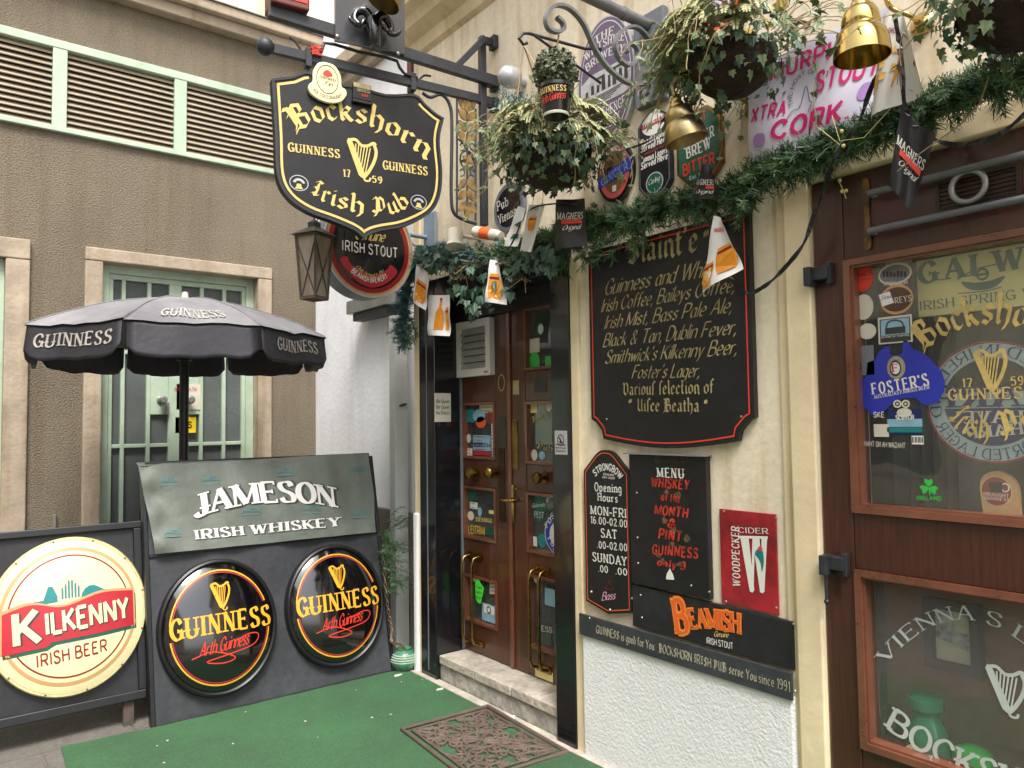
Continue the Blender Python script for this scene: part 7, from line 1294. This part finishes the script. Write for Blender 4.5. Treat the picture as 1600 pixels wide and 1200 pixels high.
for m_, dx_, dd, gr in (('mid', 3, .004, .05), ('w', 0, .0055, 0)):
    q = MB(); tarptext(q, 'fat', 'JAMESON', (309+dx_, 806+1), (420+dx_, 783+1), (523+dx_, 789+1), 32, dd, grow=gr*.6, gap=.22); tarptext(q, 'fat', 'IRISH WHISKEY', (310+dx_*.5, 842), (420+dx_*.5, 831), (531+dx_*.5, 820), 14, dd, gap=.35, grow=gr*.5); part('lettering', q, M[m_], tpo)
q = MB()
for x, y in ((265, 752), (330, 750), (447, 736), (393, 798), (487, 795), (271, 833), (558, 734), (566, 801)): tarptext(q, 'bold', 'JAMESON', (x-13, y+2), (x, y), (x+14, y+1), 6, .0035); a = tuv(x-13, y+6); b = tuv(x+14, y+4); q.line(TP, [a, b], .012, .0035)
part('faded_prints', q, M['clothlogo'], tpo)
for cx, cy, yt, yb in ((345, 978, 869, 1086), (528, 943, 847, 1041)):
    c_ = JB.hit(cx, cy, .05); R_ = abs(JB.hit(cx, yt, .04)[1]-JB.hit(cx, yb, .04)[1])/2
    c0 = Fr(JB.w(c_[0], c_[1], .0), JB.r, JB.u)
    q = MB(); q.lathe(c0.w(0, 0), JB.n, [(R_, .0), (R_*1.0, .035), (R_*.985, .05), (R_*.955, .056), (R_*.93, .05), (R_*.925, .04)], 64, False); ASP = .865; q.squeeze(c0.w(0, 0), JB.r, ASP); ds = part('round_sign', q, M['blackm'], jt, smooth=40)
    DM = Dome(JB, c_[0], c_[1], R_*.93, .055, .042, ASP); q = MB(); q.disc(DM, 0.0, R_*.93, 0, 12, 64); part('dome_face', q, mat('black_acrylic', '08080B', .07, var=.1, coat=1, spec=.7), ds, smooth=80)
    q = MB(); k_ = R_*.93
    gapu, gapl = (8, 22)
    for rr0, rr1, m_ in ((.90, .875, 'yellow'), (.862, .845, 'red')):
        q = MB()
        for a0, a1 in ((20, 172), (188, 352)): q.ring(DM, ell(0, 0, k_*rr0, k_*rr0, 48, math.radians(a0), math.radians(a1)), ell(0, 0, k_*rr1, k_*rr1, 48, math.radians(a0), math.radians(a1)), .0012, closed=False)
        part('ring_line', q, M[m_], ds)
    q = MB(); text(q, DM, 'fat', 'GUINNESS', straight((-k_*.86, -k_*.09), (k_*.90, -k_*.09)), k_*.30, .0022, gap=.36); part('amber_lettering', q, M['yellow'], ds); q = MB(); harp(q, DM, -k_*.0, k_*.27, k_*.42, .002, w=k_*.34); part('harp_emblem', q, M['yellow'], ds)
    q = MB(); text(q, DM, 'brush', 'Arth Guinness', straight((-k_*.42, -k_*.40), (k_*.45, -k_*.34)), k_*.2, .0022); q.line(DM, c2([(-k_*.55, -k_*.42), (-k_*.2, -k_*.36), (k_*.2, -k_*.5), (k_*.0, -k_*.56), (-k_*.3, -k_*.50), (k_*.1, -k_*.44), (k_*.55, -k_*.36), (k_*.66, -k_*.22), (k_*.5, -k_*.18), (k_*.2, -k_*.26)]), .006, .0026); part('red_signature', q, M['redb'], ds)
# the wooden board with the cream round sign
kt = thing('framed_board', 'black framed board on wooden feet with a cream round beer sign at the left edge', 'board', (.3, 4.35, 0))
KR = (KB.hit(218, 815)[0]+KB.hit(230, 1085)[0])/2; KL = KR-1.02; kz0, kz1 = KB.hit(150, 1104)[1], KB.hit(110, 826)[1]
q = MB(); q.box(KB, KL, KR, kz0, kz1, -.03, -.008); part('panel', q, M['board'], kt)
q = MB(); q.box(KB, KL-.01, KR+.01, kz1-.025, kz1+.012, -.05, .02); q.box(KB, KL, KR, kz0-.005, kz0+.04, -.05, .02); q.box(KB, KR-.035, KR+.005, kz0+.04, kz1-.025, -.05, .016); q.box(KB, KL, KL+.035, kz0+.04, kz1-.025, -.05, .016); part('frame', q, M['blackm'], kt, bevel=.005)
for a in (KR-.08, KL+.08):
    q = MB(); zb_ = KB.w(a, kz0).z; p = KB.w(a, kz0, -.02); q.bar(p, V3((p.x, p.y, 0)), .05, .035, (0, 1, 0)); part('leg', q, M['rust'], kt, bevel=.003)
    q = MB(); p = KB.w(a, kz1-.1, -.05); q.bar(p, V3((p.x, p.y+.35, 0)), .03, .03, (0, 1, 0)); part('leg', q, M['blackm'], kt)
c_ = KB.hit(110, 960, .03); R_ = abs(KB.hit(113, 838, .03)[1]-KB.hit(110, 1088, .03)[1])/2; q = MB(); q.lathe(KB.w(*c_), KB.n, [(R_, 0), (R_, .03), (R_*.985, .038), (R_*.955, .04)], 64, False); ASP = .905; q.squeeze(KB.w(*c_), KB.r, ASP); ds = part('round_sign', q, M['creamd'], kt, smooth=40)
DM = Dome(KB, c_[0], c_[1], R_*.955, .05, .038, ASP); q = MB(); q.disc(DM, 0, R_*.955, 0, 12, 64); part('dome_face', q, M['cream'], ds, smooth=80); k_ = R_*.955
for rr0, rr1, m_ in ((.90, .855, 'tan'), (.80, .78, 'dred')):
    q = MB()
    for a0, a1 in ((15, 172), (187, 348)): q.ring(DM, ell(0, 0, k_*rr0, k_*rr0, 48, math.radians(a0), math.radians(a1)), ell(0, 0, k_*rr1, k_*rr1, 48, math.radians(a0), math.radians(a1)), .0012, closed=False)
    part('ring_line', q, M[m_], ds)
K2 = lambda ps: [(x*k_, y*k_) for x, y in ps]
def dpoly(mb, pts, d):   # filled shape following the dome: fan from a centre spine of short columns
    xs = [p[0] for p in pts]; x0_, x1_ = min(xs), max(xs); n = max(4, int((x1_-x0_)/.02)); cols_ = []
    for i in range(n+1):
        x = x0_+(x1_-x0_)*min(max(i/n, .001), .999); ys = sorted(p[1]+(q_[1]-p[1])*(x-p[0])/(q_[0]-p[0]) for p, q_ in zip(pts, pts[1:]+pts[:1]) if (p[0]-x)*(q_[0]-x) < 0)
        cols_.append((x, ys[0], ys[-1]) if len(ys) > 1 else (x, 0, 0))
    vs = [DM.w(x, y0_+(y1_-y0_)*k/3, d) for x, y0_, y1_ in cols_ for k in range(4)]; mb.add(vs, [(4*i+k, 4*i+4+k, 4*i+5+k, 4*i+1+k) for i in range(n) for k in range(3)])
bt_ = K2(c2([(-.86, .12), (-.5, .20), (-.1, .12), (.4, .24), (.86, .22)])); bb_ = K2([(.86, -.26), (.3, -.30), (-.25, -.32), (-.30, -.37), (-.86, -.40)])
for m_, sx_, d_, gsc in (('dgreen', (.012, -.02), .0014, 1.0), ('tan', (-.008, .012), .002, 1.03), ('red', (0, 0), .0028, .985)):
    q = MB(); dpoly(q, [((a)*gsc+sx_[0]*k_*2, b*gsc+sx_[1]*k_*2) for a, b in bt_+bb_], d_); part('banner_print', q, M[m_], ds)
for m_, o_, d_, g_ in (('mid', .012, .0036, .03), ('cream', 0, .0046, 0)):
    q = MB(); text(q, DM, 'bold', 'K', straight((-.67*k_+o_*k_, -.29*k_-o_*k_), (-.40*k_+o_*k_, -.275*k_-o_*k_)), .40*k_, d_, grow=g_); text(q, DM, 'bold', 'ILKENNY', straight((-.30*k_+o_*k_, -.205*k_-o_*k_), (.77*k_+o_*k_, -.145*k_-o_*k_)), .265*k_, d_, grow=g_, gap=.22); part('lettering', q, M[m_], ds)
q = MB(); text(q, DM, 'sans', 'IRISH BEER', straight((-.42*k_, -.60*k_), (.46*k_, -.54*k_)), .15*k_, .0016, gap=.3); part('red_lettering', q, M['dred'], ds)
q = MB(); dpoly(q, K2([(-.52, .17), (-.48, .23), (-.36, .23), (-.3, .25), (-.29, .4), (-.22, .4), (-.21, .26), (-.1, .3), (.0, .2)]), .0016); dpoly(q, K2(c2([(.14, .2), (.16, .3), (.26, .36), (.36, .33), (.44, .28), (.54, .24), (.4, .2)], True, 3)), .0016); part('teal_scene', q, M['teal'], ds)
q = MB(); dpoly(q, K2([(-.17, .16), (-.17, .4), (.0, .56), (.14, .42), (.14, .22)]), .0022); part('gable_print', q, mat('pale_gable', 'E2CBB0', .3), ds); q = MB()
for i in range(6): x = -.12+.042*i; hgt = .38+.12*(1-abs(i-2.5)/2.5)*.9; q.poly(DM, K2([(x, .22), (x+.024, .22), (x+.024, hgt-.03), (x+.012, hgt), (x, hgt-.03)]), .003)
part('gable_windows', q, M['teal'], ds)
q = MB(); [q.lathe(DM.w(R_*.97*math.cos(a), R_*.97*math.sin(a), .0), KB.n, [(.006, -.003), (.004, .004), (.001, .005)], 8) for a in [i*PI/6+.2 for i in range(12)]]; part('rim_screws', q, M['rust'], ds)
# ---- parasol
UC = V3((1.262, 4.93, 0)); UR = .885; uz = 2.10; ut = 2.345
um = thing('parasol', 'faded black market parasol with scalloped valance standing behind the boards', 'parasol', UC, None)
a_cam = math.atan2(-UC.y, -UC.x)
def up_(k, f, z=None, rad=None):
    """point on the canopy: f 0 at the top, 1 at the rim, k in panel units (0.5 = mid of panel 0, which faces the lane)"""
    a0 = a_cam+.06+(math.floor(k)-.5)*PI/4; t = k-math.floor(k); A_ = V3((math.cos(a0), math.sin(a0), 0)); B_ = V3((math.cos(a0+PI/4), math.sin(a0+PI/4), 0)); d = A_.lerp(B_, t)
    sag = 4*t*(1-t); zz = ut-(ut-uz)*(f**1.9)-.018*sag*f*f*(1 if f < .999 else .3)
    wr = .007*f*math.sin(k*9+f*5)*math.sin(f*9+k*3)+.006*f*math.sin(t*19+k)*(1-abs(2*t-1))
    return UC+d*(UR*f)*(1-.015*sag*f)+V3((0, 0, zz+wr))
q = MB()
for k in range(8): q.grid(lambda u, v, k=k: up_(k+max(.0001, min(.9999, u)), .03+.97*v), 8, 10)
part('canopy', q, M['canopygrey'], um, smooth=50)
for k in range(8): q = MB(); q.tube([up_(k+.0001, .06+.93*i/14)+V3((0, 0, .002)) for i in range(15)], .004, 6); part('seam', q, M['canopygrey'], um, smooth=60)
class Val:
    def __init__(s_, k): s_.k = k
    def w(s_, u, v, d=0):
        uu = .02+.96*u; p = up_(s_.k+uu, 1); o = (p-UC); o.z = 0; o = o.normalized(); flare = .02*(1-v)+.012*math.sin(u*7+s_.k*2)*(1-v)
        return p+V3((0, 0, -.19*(1-v)))+o*(d+flare-.012)
for k in range(8):
    vf = Val(k); q = MB(); nu, nv = 14, 8; vs = []
    for j in range(nv+1):
        for i in range(nu+1):
            u, v = i/nu, j/nv; e = min(u, 1-u); lo = .0+(.28*(1-(e/.12))**2 if e < .12 else 0); vs.append(vf.w(u, lo+(1-lo)*v))
    q.add(vs, [(j*(nu+1)+i, j*(nu+1)+i+1, (j+1)*(nu+1)+i+1, (j+1)*(nu+1)+i) for j in range(nv) for i in range(nu)]); vp = part('valance', q, M['canopy'], um, smooth=60)
    b = vp.modifiers.new('thickness', 'SOLIDIFY'); b.thickness = .003
    if k in (1, 7):
        q = MB(); text(q, vf, 'roman', 'GUINNESS', straight((.20 if k == 1 else .1, .40), (.90 if k == 7 else .86, .38)) if k == 7 else straight((.24, .40), (.84, .40)), .36, .006, gap=.34); part('lettering', q, mat('faded_white', 'B4ADA4', .6, var=.3, sc_=20), vp)
        
fr_ = Val(0)
class Cano:
    def w(s_, u, v, d=0): p = up_(.5+(u-.5)*.9, v); return p+V3((0, 0, d*1.0))+((p-UC).normalized())*d*.3
q = MB()
text(q, Cano(), 'roman', 'GUINNESS', lambda t: ((.2+.6*t, .90), (0, -1)), .125, .007, gap=.34); part('lettering', q, MATS['faded_white'], um)
q = MB(); q.lathe(UC, (0, 0, 1), [(.028, 0), (.028, ut-.03), (.01, ut-.02)], 16); part('pole', q, M['blackm'], um, smooth=50)
q = MB(); q.lathe(UC+V3((0, 0, ut-.015)), (0, 0, 1), [(.035, 0), (.03, .02), (.02, .03), (.018, .06), (.001, .065)], 16); part('finial', q, M['w2'], um, smooth=50)
hub = UC+V3((0, 0, ut-.36))
for k in range(8):
    q = MB(); q.tube([UC+V3((0, 0, ut-.04)), up_(k+.0001, .5)-V3((0, 0, .015)), up_(k+.0001, .985)-V3((0, 0, .012))], .008, 6); q.tube([hub, up_(k+.0001, .5)-V3((0, 0, .015))], .006, 6); part('rib', q, M['blackm'], um)
q = MB(); q.lathe(hub-V3((0, 0, .03)), (0, 0, 1), [(.045, 0), (.045, .06)], 16); part('runner', q, M['blackm'], um, smooth=40)
q = MB(); q.lathe(UC, (0, 0, 1), [(.25, 0.006), (.25, .07), (.2, .09), (.05, .1), (.05, .3)], 28); part('base', q, M['base'], um, smooth=40)
# ---- green pot, chain, fir sprays at the board corner
gpb = ground(632, 1046); t = thing('glazed_pot', 'small round green glazed pot with pale rings at the carpet corner', 'pot', gpb); R_ = .088; s_ = .1
prof = [(.045, 0), (.07, .012), (.086, .045), (.088, .06), (.08, .09), (.06, .115), (.045, .125), (.048, .135), (.04, .135), (.035, .12)]; q = MB(); q.lathe(gpb+V3((0, 0, .0)), (0, 0, 1), prof, 28); part('body', q, M['pot'], t, smooth=60)
q = MB()
for i, (r_, z) in enumerate(((.0885, .075), (.0835, .088), (.076, .1), (.089, .062))): q.lathe(gpb+V3((0, 0, z)), (0, 0, 1), [(r_-.004, -.004), (r_+.0005, -.002), (r_+.0005, .003), (r_-.006, .004)], 28, False)
part('pale_rings', q, M['potw'], t, smooth=60)
q = MB(); pp = [gpb+V3((0, .0, .13)), gpb+V3((-.03, 0, .16)), gpb+V3((-.09, 0, .19)), JB.w(JR+.02, .25, .02), JB.w(JR+.01, .45, .02), JB.w(JR+.015, .75, .02)]; cr = crom(pp, n=9)
for i in range(len(cr)-1):
    m_ = cr[i].lerp(cr[i+1], .5); d = (cr[i+1]-cr[i]).normalized(); x = d.orthogonal().normalized() if i % 2 else d.cross(d.orthogonal()).normalized(); q.tube([m_+d*.016*math.cos(a)+x*.008*math.sin(a) for a in [k*PI/5 for k in range(11)]], .003, 5, False)
solo('hanging_chain', q, M['chainm'], 'rusty chain running from the A-board edge down to the green pot', 'chain')
q = MB(); rr = random.Random(17); 
for i in range(60): p = JB.w(JR+.03+rr.uniform(-.05, .09), rr.uniform(.48, .84), .0+rr.uniform(0, .08)); sprig(q, p, V3((rr.uniform(-.3, 1), rr.uniform(-.4, .4), rr.uniform(-.7, .5))), rr.uniform(.08, .13), rr, .03, 26)
for i in range(10): p = JB.w(JR+.04+rr.uniform(0, .1), .9+rr.uniform(-.04, .06), .03); sprig(q, p, V3((1, rr.uniform(-.3, .3), rr.uniform(0, .6))), .12, rr, .03, 26)
solo('fir_spray', q, M['pine'], 'green artificial fir spray hanging at the right edge of the A-board', 'fir branch')
q = MB(); q.tube([gpb+V3((-.03, .05, .12)), gpb+V3((-.07, .08, .2)), gpb+V3((.02, .2, .22)), gpb+V3((.12, .4, .2))], .008, 8); solo('copper_pipe', q, M['bark'], 'brown pipe bending behind the green pot', 'pipe', smooth=60)
# litter: a few scraps on carpet and step
for i, (x, y, lb) in enumerate(((801, 1128, 'white crumpled scrap by the foot of the step'), (688, 1082, 'thin white scrap on the carpet left of the doormat'), (622, 1060, 'pale scrap on the carpet below the green pot'))):
    p = ground(x, y); q = MB(); rr = random.Random(i); q.poly(GR, [(p.x+.016*math.cos(a)*(1.6 if i else 1)*rr.uniform(.7, 1.2), p.y+.012*math.sin(a)*rr.uniform(.6, 1.2)) for a in [k*PI/3 for k in range(6)]], .0165, .022+.008*(i == 0)); solo('paper_scrap', q, M['w'], lb, 'litter')
q = MB(); rr = random.Random(77)
for i in range(28):
    x, y = rr.uniform(.75, 2.36), rr.uniform(1.6, 4.1)
    if not (cg[0].x+.05 < x): continue
    a = rr.uniform(0, PI); l, w_ = rr.uniform(.002, .007), rr.uniform(.0015, .003); q.poly(GR, [(x+l*math.cos(a+t), y+(l if k % 2 else w_)*math.sin(a+t)) for k, t in enumerate((0, 1.5, 3.1, 4.6))], .0165, .019)
sp_ = part('carpet_specks', q, M['w2']); tag(sp_, 'tiny pale specks of grit scattered over the green carpet', 'litter', None, 'stuff')
# ---- the other side of the lane, unseen behind the viewer, sized for light and reflections
ob = thing('opposite_building', 'unseen plain plastered house across the lane behind the viewer', 'building', (-2.9, -1, 0)); OPF = Fr((-2.9, 0, 0), (0, 1, 0))
q = MB(); q.box(OPF, -12, 6.05, 0, 5.3, -.3, 0); part('wall', q, M['fac'], ob)
for i in range(6):
    for z in (.9, 3.3):
        a = -10+i*2.6; q = MB(); b = [(a, z), (a+1.1, z), (a+1.1, z+1.7), (a, z+1.7)]; q.ring(OPF, b, inset(b, .1), 0.002, .05); w_ = part('window', q, M['w2'], ob); q = MB(); q.box(OPF, a+.1, a+1.0, z+.1, z+1.6, .002, .012); part('pane', q, M['bluesky'], w_)
